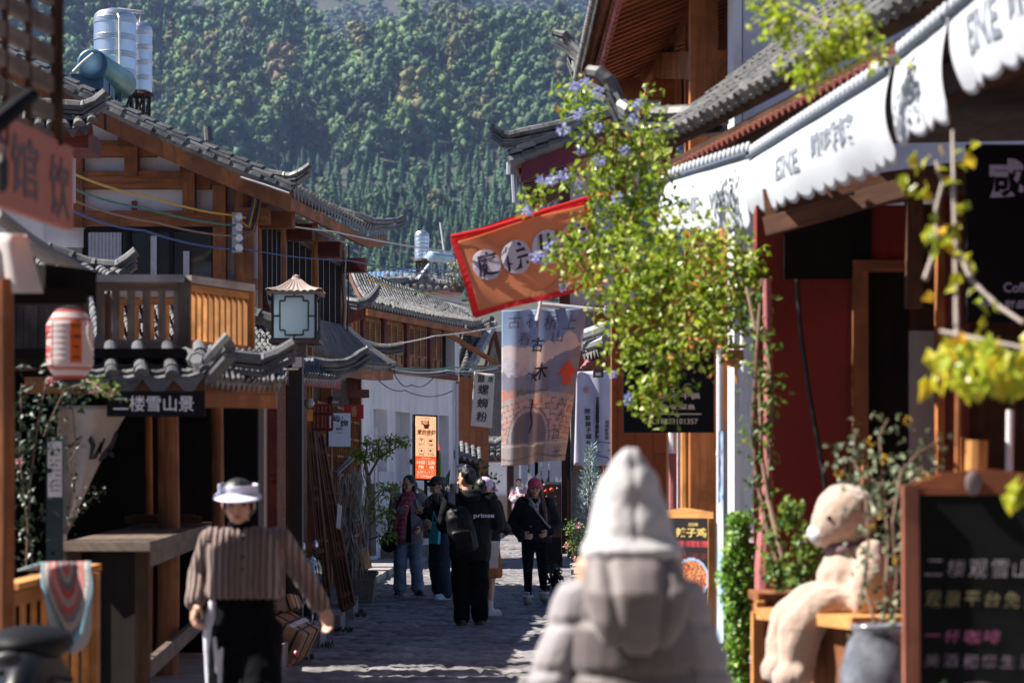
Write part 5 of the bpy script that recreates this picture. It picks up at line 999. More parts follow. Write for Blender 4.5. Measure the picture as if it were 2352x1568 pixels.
for k in range(7): m.beam(P(767+k*5,1082-k*5,29.4),P(775+k*5,1086-k*6,29.6),.02,.03)
for k in range(3): m.beam(P(766+k*4,1083+k*2,29.4),P(804+k*4,1046+k*3,29.6),.02,.03)
tag(m.build('metal_grille',plain('grey grille metal',(.14,.14,.15),.5,.5)),'small slanted grey metal grille over the dry grasses','grille')
t,fn=signboard('menu_chalkboard','black chalkboard with faint chalk prices standing behind the potted tree','chalkboard',P(772,1318,29.9),P(815,1316,30.1)-P(772,1318,29.9),V(0,.05,.82),.02,plain('chalkboard black',(.007,.008,.008),.85,0,.3,6,0,.12)); m=MB()
for i,s_ in enumerate(('今日特价','扎啤 2','可乐 5','果茶 43')): write(m,s_,fn,.2+.05*(i%2),.75-i*.2,.85,.85-i*.2,-.005)
m.build('lettering',plain('faint chalk',(.28,.28,.28),.9,0,0),t); MB().beam(fn(0,1.03),fn(1,1.03),.04,.05).build('frame',W_orange,t)
tag(MB().slab(P(838,1305,30),P(855,1302,30.2),P(845,1252,30.3),P(831,1262,30.1),.04).build('timber_offcut',W_pine),'pale timber board leaning against the potted tree trunk','board')
# ---------------------------------------------------------------- right of the red cap: trinket board, posts, brick wall, banner
t=thing('trinket_board','brown pegboard on a stand with hanging charms and keyrings','display board',P(1268,1235,36)); D=36; 
bars(MB(),D,[(1247,1110,1290,1232)],.03,0).build('board',plain('peg board brown',(.13,.06,.04),.9,0,.15,20),t); bars(MB(),D,[(1244,1105,1292,1111),(1244,1105,1248,1236),(1289,1105,1292,1236)],.04,.01).build('frame',plain('pale frame',(.4,.36,.33),.7),t)
for x,y,r_,c_,nm in ((1254,1127,.03,(.5,.03,.02),'red'),(1267,1124,.038,(.65,.06,.01),'orange'),(1262,1158,.03,(.75,.5,.06),'yellow'),(1273,1175,.034,(.45,.28,.2),'tan'),(1256,1140,.02,(.1,.08,.07),'dark'),(1275,1138,.02,(.35,.3,.28),'grey'),(1280,1120,.016,(.4,.4,.42),'silver'),(1250,1112,.018,(.6,.4,.42),'pale pink'),(1276,1155,.02,(.12,.2,.18),'green'),(1271,1195,.025,(.2,.12,.08),'brown'),(1279,1215,.02,(.1,.2,.45),'blue')):
    k=thing('charm','%s trinket hanging on the brown pegboard'%nm,'charm',P(x,y,D),'trinkets on the pegboard'); MB().ell(P(x,y,D-.04),(r_,r_*.5,r_*.9),12,8).build('pendant',plain('trinket '+nm,c_,.5,0,0),k,True); MB().tube([P(x,y,D-.04)+V(0,0,r_*.8),P(x,y-8,D-.02)],.004,4).build('cord',IRON,k)
bars(MB(),D+.1,[(1246,1232,1292,1300)],.5,0).build('stand',W_black,t)
tag(bars(MB(),35,[(1290,940,1311,1270)],.2,0).build('timber_post',W_dark),'dark timber post between the trinket board and the grey brick wall','post')
bw=thing('grey_brick_shop','grey brick shop wall with timber eave on the right of the street','shop',P(1360,1270,33)); bars(MB(),33,[(1311,840,1440,1290)],.3,0).build('wall',BRICKG,bw); bars(MB(),34,[(1290,720,1440,840)],.3,0).build('upper_wall',W_orange,bw)
bars(MB(),33,[(1300,840,1440,852),(1385,1068,1440,1082),(1316,1066,1342,1076)],.2,.15).build('beam',W_orange,bw); bars(MB(),32.8,[(1405,880,1420,1100),(1303,1100,1311,1280)],.15,.1).build('post',W_brown,bw)
nb=bil(P(1324,852,29),P(1404,850,29),P(1402,1068,29),P(1318,1068,29),.015,9,2); t=cloth('noodle_menu_banner','long white cloth banner with a red round seal and vertical noodle menu','banner',nb,16,24,plain('lilac white cloth',(.50,.49,.60),.95,0,.05,4)); lf=lambda u,v:nb(u,v,.014); m=MB()
column(m,'黑松露松茸大肥麵',lf,.62,.665,.115,.052,.9,.008); column(m,'國宴獅子頭松茸麵',lf,.34,.565,.13,.055,1.0,.012) if False else [write(m,ch,lf,.26+i*.014,.545-i*.066,.42+i*.014,.60-i*.066,.012) for i,ch in enumerate('國宴獅子頭松茸麵')]; [write(m,ch,lf,.84,.44-i*.042,.95,.48-i*.042,.004) for i,ch in enumerate('滋補鮮骨麵')]; m.build('lettering',LETB,t)
m=MB(); write(m,'麵',lf,.24,.785,.34,.825,.008); 
m.add([lf(.29+.085*math.cos(k*.2618),.805+.034*math.sin(k*.2618)) for k in range(24)]+[lf(.29+.075*math.cos(k*.2618),.805+.030*math.sin(k*.2618)) for k in range(24)],[[k,(k+1)%24,24+(k+1)%24,24+k] for k in range(24)]); m.build('seal',plain('red seal ink',(.55,.03,.06),.8,0,0),t); m=MB(); strokes(m,lf,[(1,.24),(.7,.25),(.5,.2),(.6,.14),(1,.16)],.012); strokes(m,lf,[(.55,.16),(.7,.1),(.9,.09),(.98,.06)],.012); m.build('wave_lines',plain('blue ink',(.12,.14,.42),.8,0,0),t)
cf_=thing('potted_conifer','blue grey feathery potted conifer beside the brick wall','tree',P(1352,1285,28)); D=28; m=MB(); l=MB(); m.tube([P(1352,1290,D),P(1352,1150,D),P(1358,1030,D)],[.03,.02,.004],7)
for k in range(900):
    h=random.random()**.8; c_=P(1352+6*h,1275-h*245,D); r_=.20*(1-h)**.7*rnd(.1,1)+.01; a=rnd(0,6.28); l.leaf(c_+V(math.cos(a)*r_,math.sin(a)*r_,rnd(-.05,.05)),V(math.cos(a),math.sin(a),.9),rvec(),rnd(.05,.10),rnd(.012,.02))
m.build('trunk',plain('twig brown',(.14,.10,.07),.9),cf_); l.build('crown',leafmat('blue conifer',(.14,.22,.22),(.30,.40,.40),(.45,.54,.54),.25),cf_); MB().lathe(P(1352,1310,D),[(.10,0),(.14,.22),(.15,.24),(.13,.24)],20).build('pot',plain('dark pot',(.05,.045,.045),.7),cf_)
vine('flower_pot_plant','small leafy plant with a pink flower at the foot of the conifer',[[P(1318,1275,27),P(1312,1230,27),P(1308,1200,27)],[P(1325,1275,27),P(1330,1240,27),P(1325,1205,27)]],LFG,110,.045,.1,'plant',flowers=(PINK,3,.03))
vine('shop_plant','low dark plant by the kerb beneath the trinket board',[[P(1268,1345,34),P(1262,1310,34),P(1255,1290,34)],[P(1275,1345,34),P(1282,1300,34)]],LFD,60,.12,.1,'plant')
# ================================================================ RIGHT SIDE OF THE STREET
# ---------------------------------------------------------------- far upturned house with purple-red gable
r1=thing('upturned_roof_house','tall house with dark red gable board and upturned grey roof above the orange banner','house',(1.6,37,0)); D=34
ra,rb=P(1170,356,D),P(1440,252,D); ex=V(.35,5.6,.0)
roof(r1,ra,ra+ex,rb,rb+ex,.22,.065,.06,.0,0,.25,W_old)
vt=MB(); 
for i in range(9):
    a,b=lerp(ra,rb,i/9),lerp(ra,rb,(i+1.06)/9); vt.tube([a+V(0,-.04,-.09),b+V(0,-.04,-.11)],[.085,.075],8); vt.hexa([a+V(0,-.14,.0),a+V(0,.1,.0),b+V(0,.1,-.02),b+V(0,-.14,-.02),a+V(0,-.14,.05),a+V(0,.1,.05),lerp(a,b,.8)+V(0,.1,.05),lerp(a,b,.8)+V(0,-.14,.05)]); vt.hexa([a+V(.1,-.1,.07),a+V(.1,.1,.07),b+V(.1,.1,.06),b+V(.1,-.1,.06),a+V(.1,-.1,.12),a+V(.1,.1,.12),lerp(a,b,.8)+V(.1,.1,.12),lerp(a,b,.8)+V(.1,-.1,.12)])
vt.build('verge_tile',TILEL,r1)
ridge_o(r1,[P(1440,240,D),P(1300,283,D),P(1200,303,D),P(1165,312,D),P(1150,305,D),P(1128,288,D)],.075,.7)
m=MB(); m.prism([P(1195,418,D),P(1310,372,D),P(1440,330,D),P(1440,275,D),P(1200,362,D)],(0,.12,0)); m.build('gable_board',plaster('dark red gable',(.20,.035,.055),(.13,.03,.045)),r1)
m=MB()
for i in range(16): a=lerp(P(1192,395,D+.3),P(1225,478,D+5.2),i/16); b=lerp(P(1300,372,D+.3),P(1300,440,D+5.2),i/16); m.beam(a,b,.09,.1)
m.build('rafter',W_brown,r1); m=MB(); m.slab(P(1185,385,D+.2)+V(0,0,.12),P(1222,470,D+5.4)+V(0,0,.12),P(1320,430,D+5.4)+V(0,0,.12),P(1320,350,D+.2)+V(0,0,.12),.04); m.build('eave_board',W_brown,r1)
bars(MB(),D+.6,[(1306,395,1470,840)],.3,0).build('wall',LAV,r1); bars(MB(),D+.5,[(1285,420,1309,900)],.2,0).build('post',W_brown,r1)
m=MB(); m.tube([P(1172,372,D+.2),P(1172,400,D+.2)],.06,10); m.tube([P(1180,400,D+.3),P(1183,462,D+.3),P(1196,476,D+.5),P(1225,480,D+.8)],.042,8); m.build('gutter_pipe',plain('grey gutter',(.34,.36,.42),.4,.2,.1),r1)
# ---------------------------------------------------------------- tall timber house with deep eave
r2=thing('tall_timber_house','tall orange timber house with deep raftered eave and white corner at the upper right','house',(2.6,19,0))
E0,E1=P(1395,-60,17.6),P(1333,182,22.0); E1.z=E0.z=5.16; nr=V(1.9,.2,1.15)
E0=V(.66,16.8,5.18);E1=V(.61,22.0,5.2)
ptR,_,_,_=roof(r2,E1,E0,E1+nr,E0+nr,.16,.05,.05,.1,0,.25,W_old)
m=MB()
for i in range(40): a=lerp(E1,E0,i/40); b=lerp(E1,E0,(i+.8)/40); m.ell(lerp(a,b,.5)+V(-.03,0,.0),(.03,.05,.035),6,5)
m.build('eave_tile',TILEL,r2); m=MB(); m.tube([E1+V(.14,0,-.12),E0+V(.14,0,-.12)],.03,6); m.build('eave_moulding',plaster('dusty pink paint',(.35,.12,.13),(.25,.09,.1)),r2)
m=MB()
for i in range(24): p=lerp(E1,E0,i/24)+V(.12,0,-.12); m.beam(p,p+V(1.1,.05,.45),.07,.08)
m.build('rafter',W_orange,r2)
MB().slab(E1+V(.1,0,-.06),E0+V(.1,0,-.06),E0+V(1.5,0,.5),E1+V(1.5,0,.5),.03).build('eave_board',W_orange,r2)
for x,y1,d,w_,mm in ((1535,260,21.6,.13,W_orange),(1615,260,17.7,.2,W_orange),(1590,260,19.5,.12,W_orange),(1425,300,21.9,.10,W_old)): q=P(x,y1,d); MB().box((q.x,d,3.6),(w_,w_,4.6)).build('post',mm,r2)
for (x0,y0,d0),(x1,y1,d1),h in (((1510,150,21.6),(1660,150,17.6),.22),((1490,20,21.8),(1700,-120,17.5),.2),((1400,205,21.9),(1540,205,21.6),.2)): MB().beam(P(x0,y0,d0),P(x1,y1,d1),.12,h).build('beam',W_orange,r2)
m=MB(); m.beam(P(1535,100,21),P(1600,15,19),.08,.16); m.beam(P(1480,180,21.5),P(1520,120,21.2),.08,.14); m.build('bracket',W_orange,r2)
wl=MB(); wl.slab(V(1.86,22,2),V(1.66,17.3,2),V(1.66,17.3,6.2),V(1.86,22,6.2),.1); wl.build('wall',W_orange,r2)
m=MB(); m.box((1.58,17.15,3.9),(.055,.5,5.2)); m.build('white_corner',WHITE,r2); m=MB(); m.box((3.4,17.2,3.7),(3.55,.4,5.0)); m.build('end_wall',plaster('shade tinted plaster',(.70,.70,.80),(.58,.58,.68)),r2)  # end wall tinted violet for its shade, the white corner left as lit
m=MB(); [m.beam(P(x,245,20),P(x,120,20),.07,.03) for x in (1560,1575)]; m.beam(P(1551,123,20),P(1582,123,20),.03,.04); m.build('window_frame',W_orange,r2)
ridge_o(r2,[P(1350,133,22.1),P(1330,118,22.15),P(1310,97,22.2),P(1295,78,22.2),P(1272,74,22.25)],.045,.7); ridge_o(r2,[P(1345,180,22.1),P(1325,165,22.1),P(1318,140,22.2),P(1310,120,22.2)],.04,.7)
# ---------------------------------------------------------------- tea shop: low tiled roof, red rafters, dark red wall
r3=thing('red_wall_shop','shop with dark red wall and low barrel tile roof with red rafter ends','shop',(1.9,12,0))
F0,F1=V(.90,16.2,3.72),V(2.25,9.2,3.74); bk=V(1.55,.35,1.12)
pt3,n3,_,_=roof(r3,F0,F1,F0+V(1.15,.25,.95),F1+V(1.4,.3,1.2),.15,.05,.02,.06,0,.2,W_dark,tilemat('roof tile dark',(.018,.018,.021),(.055,.054,.058)),.07,'roof',False)
m=MB()
for i in range(64): 
    p=lerp(F0,F1,(i+.5)/64)+V(.06,.01,-.15); m.tube([p,p+V(.9,.18,.3)],.024,8)
m.build('rafter',plaster('red oxide paint',(.20,.045,.03),(.12,.035,.026)),r3)
m=MB(); m.beam(F0+V(.1,.02,-.11),F1+V(.1,.02,-.11),.05,.06); m.beam(F0+V(.32,.05,-.30),F1+V(.32,.05,-.30),.1,.16); m.build('eave_beam',W_dark,r3)
ridge_o(r3,[P(1665,252,16.0),P(1600,258,16.1),P(1540,262,16.2),P(1480,260,16.3),P(1440,255,16.3),P(1422,238,16.4),P(1412,212,16.4),P(1398,182,16.4),P(1385,168,16.4),P(1355,164,16.5)],.06,.75)
REDW=plaster('dark red wall paint',(.19,.018,.011),(.12,.014,.010)); DW=13.4
bars(MB(),DW,[(1738,470,2100,1700)],.2,0).build('wall',REDW,r3); m=MB(); m.slab(V(3.5,13.4,0),V(3.7,8,0),V(3.7,8,3.7),V(3.5,13.4,3.7),.15); m.build('side_wall',REDW,r3)
m=MB(); m.slab(V(1.35,14.6,3.55),V(4,14.6,3.6),V(4.2,8.2,3.6),V(2.45,8.2,3.55),.08); m.build('porch_ceiling',W_dark,r3)
def wp(x0,y0,x1,y1,mat,name='post',fr=.04,dp=.1,D_=DW): bars(MB(),D_,[(x0,y0,x1,y1)],dp,fr).build(name,mat,r3)
wp(1800,440,2000,640,W_black,'upper_boarding',.03); wp(1955,610,1990,1700,W_old,'door_frame',.08,.12); wp(1955,600,2100,625,W_old,'lintel',.09,.1); wp(1990,625,2085,1700,W_black,'door',.03); wp(2085,760,2142,1700,GREYPL,'plaster_pier',.05,.3); wp(2086,470,2142,762,W_dark,'panel',.04,.3); wp(2132,420,2148,1700,W_orange,'post',.3,.1); wp(2150,420,2225,1700,W_red,'panel',.03,.1); wp(2050,430,2085,720,W_brown,'post',.5,.1); wp(2225,380,2600,1700,W_dark,'panel',.0,.2); wp(2140,1010,2152,1700,W_orange,'post',.9,.08); wp(1953,1060,1966,1700,W_orange,'post',.5,.08)  # the two short orange posts stand in for sunlit strips on the door posts
m=MB(); m.beam(P(1760,470,13.2),P(2300,395,12.8),.12,.16); m.beam(P(1760,520,13.0),P(2080,430,12.6),.06,.1); m.build('beam',W_brown,r3)
m=MB(); m.tube([P(1830,640,13.25),P(1838,760,13.25),P(1858,900,13.2),P(1890,1080,13.2),P(1915,1250,13.2)],.014,6); m.build('cable',IRON,r3)
# awnings
AWM=plain('white awning cloth',(.64,.67,.72),.9,0,.04,3,0,.2,0,.35); AWT=plain('grey awning print',(.16,.18,.22),.9,0,.3,30)
def awning(label,tl,tr,br,bl,D0,D1,nsc,txt,side=True,bulge=.03):
    t=thing('awning',label,'awning',P(*tl,D0),'white scalloped awnings of the red shop'); a,b=P(*tl,D0),P(*tr,D1); c_,d=P(*br,D1-.12),P(*bl,D0-.12); n=(b-a).cross(d-a).normalized(); n=-n if n.x>0 else n
    def f(u,v,off=0):
        w_=1-v; return lerp(lerp(d,c_,u),lerp(a,b,u),v)+n*(off+bulge*math.sin(math.pi*w_*.9)+.012*math.sin(u*19+w_*2)*w_+.02*math.sin(u*6.5)*w_)
    g=lambda u,v:f(u,v-(1-abs(math.sin(u*nsc*math.pi)))**1.0*.0-(.11*abs(math.sin(u*nsc*math.pi))**.7)*(1-v))
    m=MB(); m.grid(g,nsc*8,14); m.build('cloth',AWM,t,True,.004)
    m=MB(); k=int((b-a).length/.085)
    for i in range(k): p=lerp(a,b,(i+.5)/k); m.ell(p+V(0,0,.04),(.018,.03,.034),8,6)
    m.build('ruffle',AWM,t,True); MB().tube([a+V(-.02,0,.0),b+V(-.02,0,.0)],.013,6).build('rail',plain('grey rail',(.12,.15,.2),.4,.4),t)
    m=MB()
    for s_,u0,u1,v0,v1 in txt: write(m,s_,lambda u,v:f(u,v,.008),u0,v0,u1,v1,.03)
    if txt: m.build('lettering',AWT,t)
    return f
awning('smallest white scalloped awning panel, beside the blue flowering creeper',(1536,412),(1724,352),(1733,512),(1517,528),15.4,13.8,9,[('EINE',.28,.47,.22,.50),('WEY',.57,.83,.25,.52)])
awning('long white scalloped awning panel with two lines of grey print, between two smaller ones',(1724,362),(2046,160),(2076,352),(1736,490),13.75,10.8,13,[('EINE',.28,.44,.30,.66),('咖啡馆',.52,.80,.34,.76)],bulge=.05)
awning('blank narrow white awning panel curling in the wind',(2061,136),(2178,40),(2188,245),(2073,322),10.7,9.8,6,[])
awning('nearest white awning panel cut off by the upper right edge, grey print on it',(2182,36),(2420,-170),(2440,60),(2226,205),9.7,8.4,7,[('EINE',.2,.5,.3,.8),('咖',.6,.8,.3,.8)])
# black shop board at the far right
t,fn=signboard('black_shop_board','large black shop board with white characters at the right edge behind the vine','sign',P(2222,740,12.6),P(2480,740,12.65)-P(2222,740,12.6),P(2222,330,12.6)-P(2222,740,12.6),.04,BLACK); m=MB()
write(m,'咸',fn,.16,.70,.50,.92,.03); write(m,'Coffee',fn,.32,.17,.62,.225,.01); write(m,'咖啡',fn,.10,.08,.26,.125,.02); write(m,'甜品',fn,.33,.08,.52,.125,.02); m.build('lettering',plain('lilac lettering',(.55,.55,.85),.7,0,0),t)
# ---------------------------------------------------------------- banners on poles
ob=bil(P(1040,545,18),P(1352,455,18.2),P(1385,648,18.1),P(1092,726,17.9),.035,7,4); t=cloth('orange_banner','orange banner with red border and brush characters in pale discs, swinging slanted over the street','banner',lambda u,v:ob(u,v)-V(0,0,.05*math.sin(math.pi*u)*(1-v)*0),24,14,plain('orange cloth',(.80,.33,.16),.9,0,.10,2.5,0,.2,0,.4)); lf=lambda u,v:ob(u,v,.01); m=MB()
RED=plain('red border cloth',(.66,.03,.035),.8,0,.05,4,0,.2,0,.25)
def strip(mb,fn,u0,v0,u1,v1,n=12):
    for i in range(n):
        a,b=i/n,(i+1)/n
        if abs(u1-u0)>abs(v1-v0): rect(mb,fn,lerp(u0,u1,a),v0,lerp(u0,u1,b),v1)
        else: rect(mb,fn,u0,lerp(v0,v1,a),u1,lerp(v0,v1,b))
strip(m,lf,-.005,.95,1.005,1.03); strip(m,lf,-.005,-.02,1.005,.045); strip(m,lf,-.02,0,.03,1); strip(m,lf,.97,0,1.01,1); m.build('border',RED,t)
m=MB(); [disc(m,lf,u,.57,.108,.20,28) for u in (.18,.405,.63,.85)]; m.build('disc',plain('pale lilac print',(.52,.46,.52),.9,0,.05),t); m=MB(); lf2=lambda u,v:ob(u,v,.015)
for u,ch in ((.18,'庭'),(.405,'院'),(.63,'川'),(.85,'味')): write(m,ch,lf2,u-.08,.42,u+.08,.73,.02,.12)
m.build('lettering',plain('dark violet ink',(.03,.022,.045),.8,0,0),t)
m=MB(); 
for k in range(14): a=-.2+k*.17; b=a+.17; pts=[lf(.50+.30*math.sin(x)*r_,.40-.36*math.cos(x)*r_) for x,r_ in ((a,1),(b,1),(b,.82),(a,.82))]; m.add(pts,[[0,1,2,3]])
m.build('brush_ring',plain('dark orange print',(.50,.17,.075),.9,0,0),t)
MB().tube([P(1036,543,17.97),P(1120,525,18),P(1250,484,18.08),P(1356,452,18.2),P(1420,438,18.3)],.016,8).build('pole',RED,t)
# painted banner: generic mountain and stone bridge picture on cloth
pbn=bil(P(1153,712,20),P(1348,708,20),P(1297,1060,20.1),P(1152,1070,20.1),0,0,0)
def pf(u,v,off=0): s_=math.sin(u*10-.6); return pbn(u,v,off)+V(0,-.03*s_-.05*math.exp(-((u-.42)/.05)**2),(.016*(u>.5)*(1-v)))
def vn(x,y,s=0): return noise.noise(Vector((x,y,s)))
def paint(u,v):
    y=1-v; n=vn(u*14,y*22,3)*.5+vn(u*40,y*60,5)*.3
    if y<.42: c_=lerp(np.array([.14,.24,.44]),np.array([.32,.44,.62]),min(1,y/.36))
    else: c_=np.array([.2,.2,.3])
    cl=.235+.05*vn(u*6,1,2)-(.10 if u>.66 else 0)*math.sin(min(1,max(0,(u-.62)/.33))*math.pi)
    if y>cl: c_=np.array([.66,.58,.56])*(1+.15*n)
    sn=.235+.30*abs(u-.06)**.8*(1 if u<.4 else 0)+(.24-.3*abs(u-.5) if u>=.4 else 0)*.6+.03*vn(u*14,2,7)
    if y>sn+.04 and u<.62: c_=np.array([.55,.52,.58])*(1+.5*n)
    mt=.37+.06*math.sin(u*5+.5)-.07*max(0,u-.55)*2+.02*vn(u*18,4,1)
    if u>.5: mt=min(mt,.36-.12*(u-.5)*2+.02*vn(u*12,9,1))
    if y>mt: c_=np.array([.24,.245,.36])*(1+.45*n)
    tr=.53+.02*vn(u*20,3,3)
    if y>.545: c_=np.array([.30,.24,.28])
    if y>.515+.025*vn(u*26,1,8) and u<.62: c_=np.array([.12,.14,.15])*(1+n) if u>.2 else np.array([.62,.25,.18])
    top=.585-.05*math.sin(math.pi*min(1,max(0,u*.9)))
    if y>top:
        ry=(y-top)/.036; rx=u*6.5+(int(ry)%2)*.5; fx,fy=rx%1,ry%1; h=(math.sin(int(rx)*12.9+int(ry)*78.2)*43758.5)%1
        c_=lerp(np.array([.66,.50,.44]),np.array([.60,.34,.26]),h)*(1-.1*n); 
        if fx<.09 or fy<.14: c_=np.array([.24,.17,.22])
        if ry<1: c_=np.array([.5,.42,.4])*(1+.3*n)
    du,dy=(u-.40)/.255,(y-.835)/.175; rr_=math.hypot(du,dy if dy<0 else dy*.0)
    if y>top and rr_<1.22 and y<.86: 
        c_=np.array([.52,.42,.42])*(1+.25*n)
        if 1.16<rr_ or rr_<1.03: c_=np.array([.16,.12,.18])
    if rr_<1 and y<.86: c_=lerp(np.array([.10,.085,.13]),np.array([.26,.22,.28]),min(1,max(0,(u-.2)*1.6)))*(1+.3*n)
    if y>.86:
        c_=np.array([.44,.37,.36])*(1+.3*n)*(1 if abs(u-.4)>.25 else .62)
        if abs(y-.875-.01*vn(u*8,1,1))<.006: c_=np.array([.6,.52,.5])
        if abs(y-.955-.012*math.sin(u*9))<.006: c_=np.array([.2,.12,.13])
    return tuple(np.clip(c_,0,1))
t=cloth('painted_banner','tall hanging cloth picture of snowy mountains and stone bridge with a red arrow','banner',pf,70,120,vcol('printed banner cloth',.9,.35),lambda u,v:tuple(min(1,c*1.1+.17) for c in paint(u,v))); lf=lambda u,v:pf(u,v,.02); m=MB()
m.add([lf(*p) for p in ((.80,.505),(.80,.575),(.72,.575),(.855,.665),(.985,.575),(.915,.575),(.93,.50),(.90,.515),(.865,.50),(.83,.515))],[list(range(10))]); m.build('arrow',plain('red arrow print',(.80,.11,.06),.8,0,0),t); m=MB()
for ch,u,y,s_ in (('古',.14,.075,.10),('石',.36,.075,.10),('桥',.58,.085,.11),('上',.81,.085,.11),('看',.27,.185,.10),('山',.68,.175,.09),('百',.80,.82,.08),('米',.84,.935,.09),('向',.84,.615,.07),('西',.84,.70,.06)): write(m,ch,lf,u-s_*.75,1-y-s_*.42,u+s_*.75,1-y+s_*.42,-.004,.12)
m.build('lettering',plain('grey blue ink',(.10,.10,.17),.85,0,0),t); m=MB()
for ch,u,y,s_ in (('古',.44,.225,.085),('木',.50,.40,.10),('下',.40,.45,.08)): write(m,ch,lf,u-s_*.9,1-y-s_*.55,u+s_*.9,1-y+s_*.55,.012,.1)
strokes(m,lf,[(.43,.42),(.41,.34),(.44,.27),(.40,.2)],.02); m.build('brush_lettering',LETB,t)
MB().tube([P(1235,697,20.0),P(1345,708,20),P(1392,712,20)],.018,8).build('pole',plain('pale flag pole',(.55,.55,.6),.4,.2),t); MB().lathe(P(1394,712,20),[(.0,-.03),(.04,-.02),(.045,.02),(.0,.03)],12,(1,0,0)).build('pole_end',MATS['pale flag pole'],t); MB().tube([P(1244,680,19.9),P(1234,735,19.9)],[.012,.02],7).build('hook',MATS['pale flag pole'],t)
# small tiled eave with pinkish rafters between the banners and creeper
er=thing('small_eave','little tiled porch roof with pale tile ends and pink rafters behind the painted banner','roof',P(1370,790,25)); roof(er,P(1338,812,24.6),P(1400,790,23.6),P(1352,764,25.5),P(1440,735,24.6),.13,.05,.0,0,0,.2,W_brown,TILEL)
m=MB(); [m.tube([P(1334+k*5,848-k*3.4-(k%2)*2,24.5),P(1350+k*5,826-k*3.4,25.2)],.018,6) for k in range(14)]; m.build('rafter',MATS['dusty pink paint'],er); m=MB(); m.tube([P(1336,770,24),P(1400,748,23.5)],.06,8); m.tube([P(1352,792,24),P(1392,778,23.6)],.05,8); m.build('ridge_tile',tilemat('roof tile silver',(.26,.26,.28),(.36,.36,.38)),er); bars(MB(),25,[(1365,700,1440,770)],.1,0).build('timber_wall',W_orange,er); bars(MB(),26,[(1340,700,1366,770)],.1,0).build('brick_wall',BRICKG,er)
cc=thing('security_camera','small dark camera with white front tucked under the pink rafters','camera',P(1374,857,24)); MB().box(P(1374,856,24),(.1,.16,.08)).build('camera_body',plain('camera grey',(.06,.055,.06),.4),cc); MB().box(P(1374,858,23.91),(.05,.01,.03)).build('camera_lens',MATS['camera white'],cc)
# TEL sign, timber panel, poles, pipes behind the creeper
t,fn=signboard('restaurant_sign','black restaurant sign with gold dish names and telephone number below the creeper','sign',*pxboard(1432,785,1640,992,16.4,16.42),.05,BLACK); m=MB(); GOLD=plain('gold beige lettering',(.85,.68,.52),.5,0,0)
write(m,'火锅·串串·干锅',fn,.14,.37,.84,.44,.02); write(m,'酸菜鱼·酸菜鱼',fn,.24,.255,.79,.315,.02); rect(m,fn,.17,.20,.86,.212); write(m,'TEL:18283101357',fn,.22,.095,.82,.155,.01); column(m,'川味小馆',fn,.33,.9,.05,.07,1.0,.01); m.build('lettering',GOLD,t)
rw=thing('timber_shopfront','orange timber shopfront with log posts below the black restaurant sign','shopfront',P(1540,1100,18.5)); bars(MB(),18.8,[(1405,700,1530,1500)],.2,0).build('panel',ADOBE,rw)
bars(MB(),19.2,[(1525,640,1720,1500)],.1,0).build('wall',CREAM,rw)
for x,w_,mm in ((1572,12,W_pine),(1590,12,W_old),(1625,15,W_pine),(1600,6,W_orange)): MB().tube([P(x,1500,18.2),P(x+2,1100,18.2),P(x,800,18.2)],w_*18.2/FPX,10).build('post',mm,rw)
MB().tube([P(1545,1400,18.0),P(1545,1040,18.0)],.03,10).build('red_pole',plaster('dusty pink paint',(.35,.12,.13),(.25,.09,.1)),rw); MB().tube([P(1545,1040,18.0),P(1545,985,18.0)],.034,10).build('white_pole',WHITE,rw); bars(MB(),18.1,[(1556,985,1563,1400)],.05,0).build('white_post',WHITE,rw)
for i,(x,y0,y1,lab) in enumerate(((1653,800,1200,'white drain pipe beside the black restaurant sign'),(1707,745,1200,'white drain pipe beside the pink vine post'))): tag(MB().tube([P(x,y1,15.6),P(x,lerp(y0,y1,.6),15.6),P(x,y0,15.6)],.021,10).tube([P(x,y0+235,15.6),P(x,y0+245,15.6)],.025,10).build('drain_pipe',plain('white drain pipe',(.72,.73,.78),.35,0,.04,5)),lab,'pipe')
hh_=thing('small_lantern','little yellow wooden lantern hanging under the creeper between the white pipes','lantern',P(1680,810,15.4)); m=MB(); m.box(P(1683,815,15.4),(.11,.1,.07),.3).box(P(1678,795,15.4),(.15,.13,.02),.3).box(P(1683,833,15.4),(.06,.05,.05),.3); m.build('lantern_body',W_pine,hh_); MB().tube([P(1688,840,15.4),P(1692,880,15.4)],.008,5).build('cord',W_pine,hh_)
tag(MB().slab(P(1645,1650,13.5),P(1662,1650,13.3),P(1660,990,13.3),P(1650,990,13.5),.02).build('painted_strip',vcol('x2',.8) if False else plain('blue white painted board',(.55,.62,.72),.6,0,0,4,0,.5,0,0,(.16,.30,.52))),'narrow upright board painted in light blue and white beside the hedge','board')
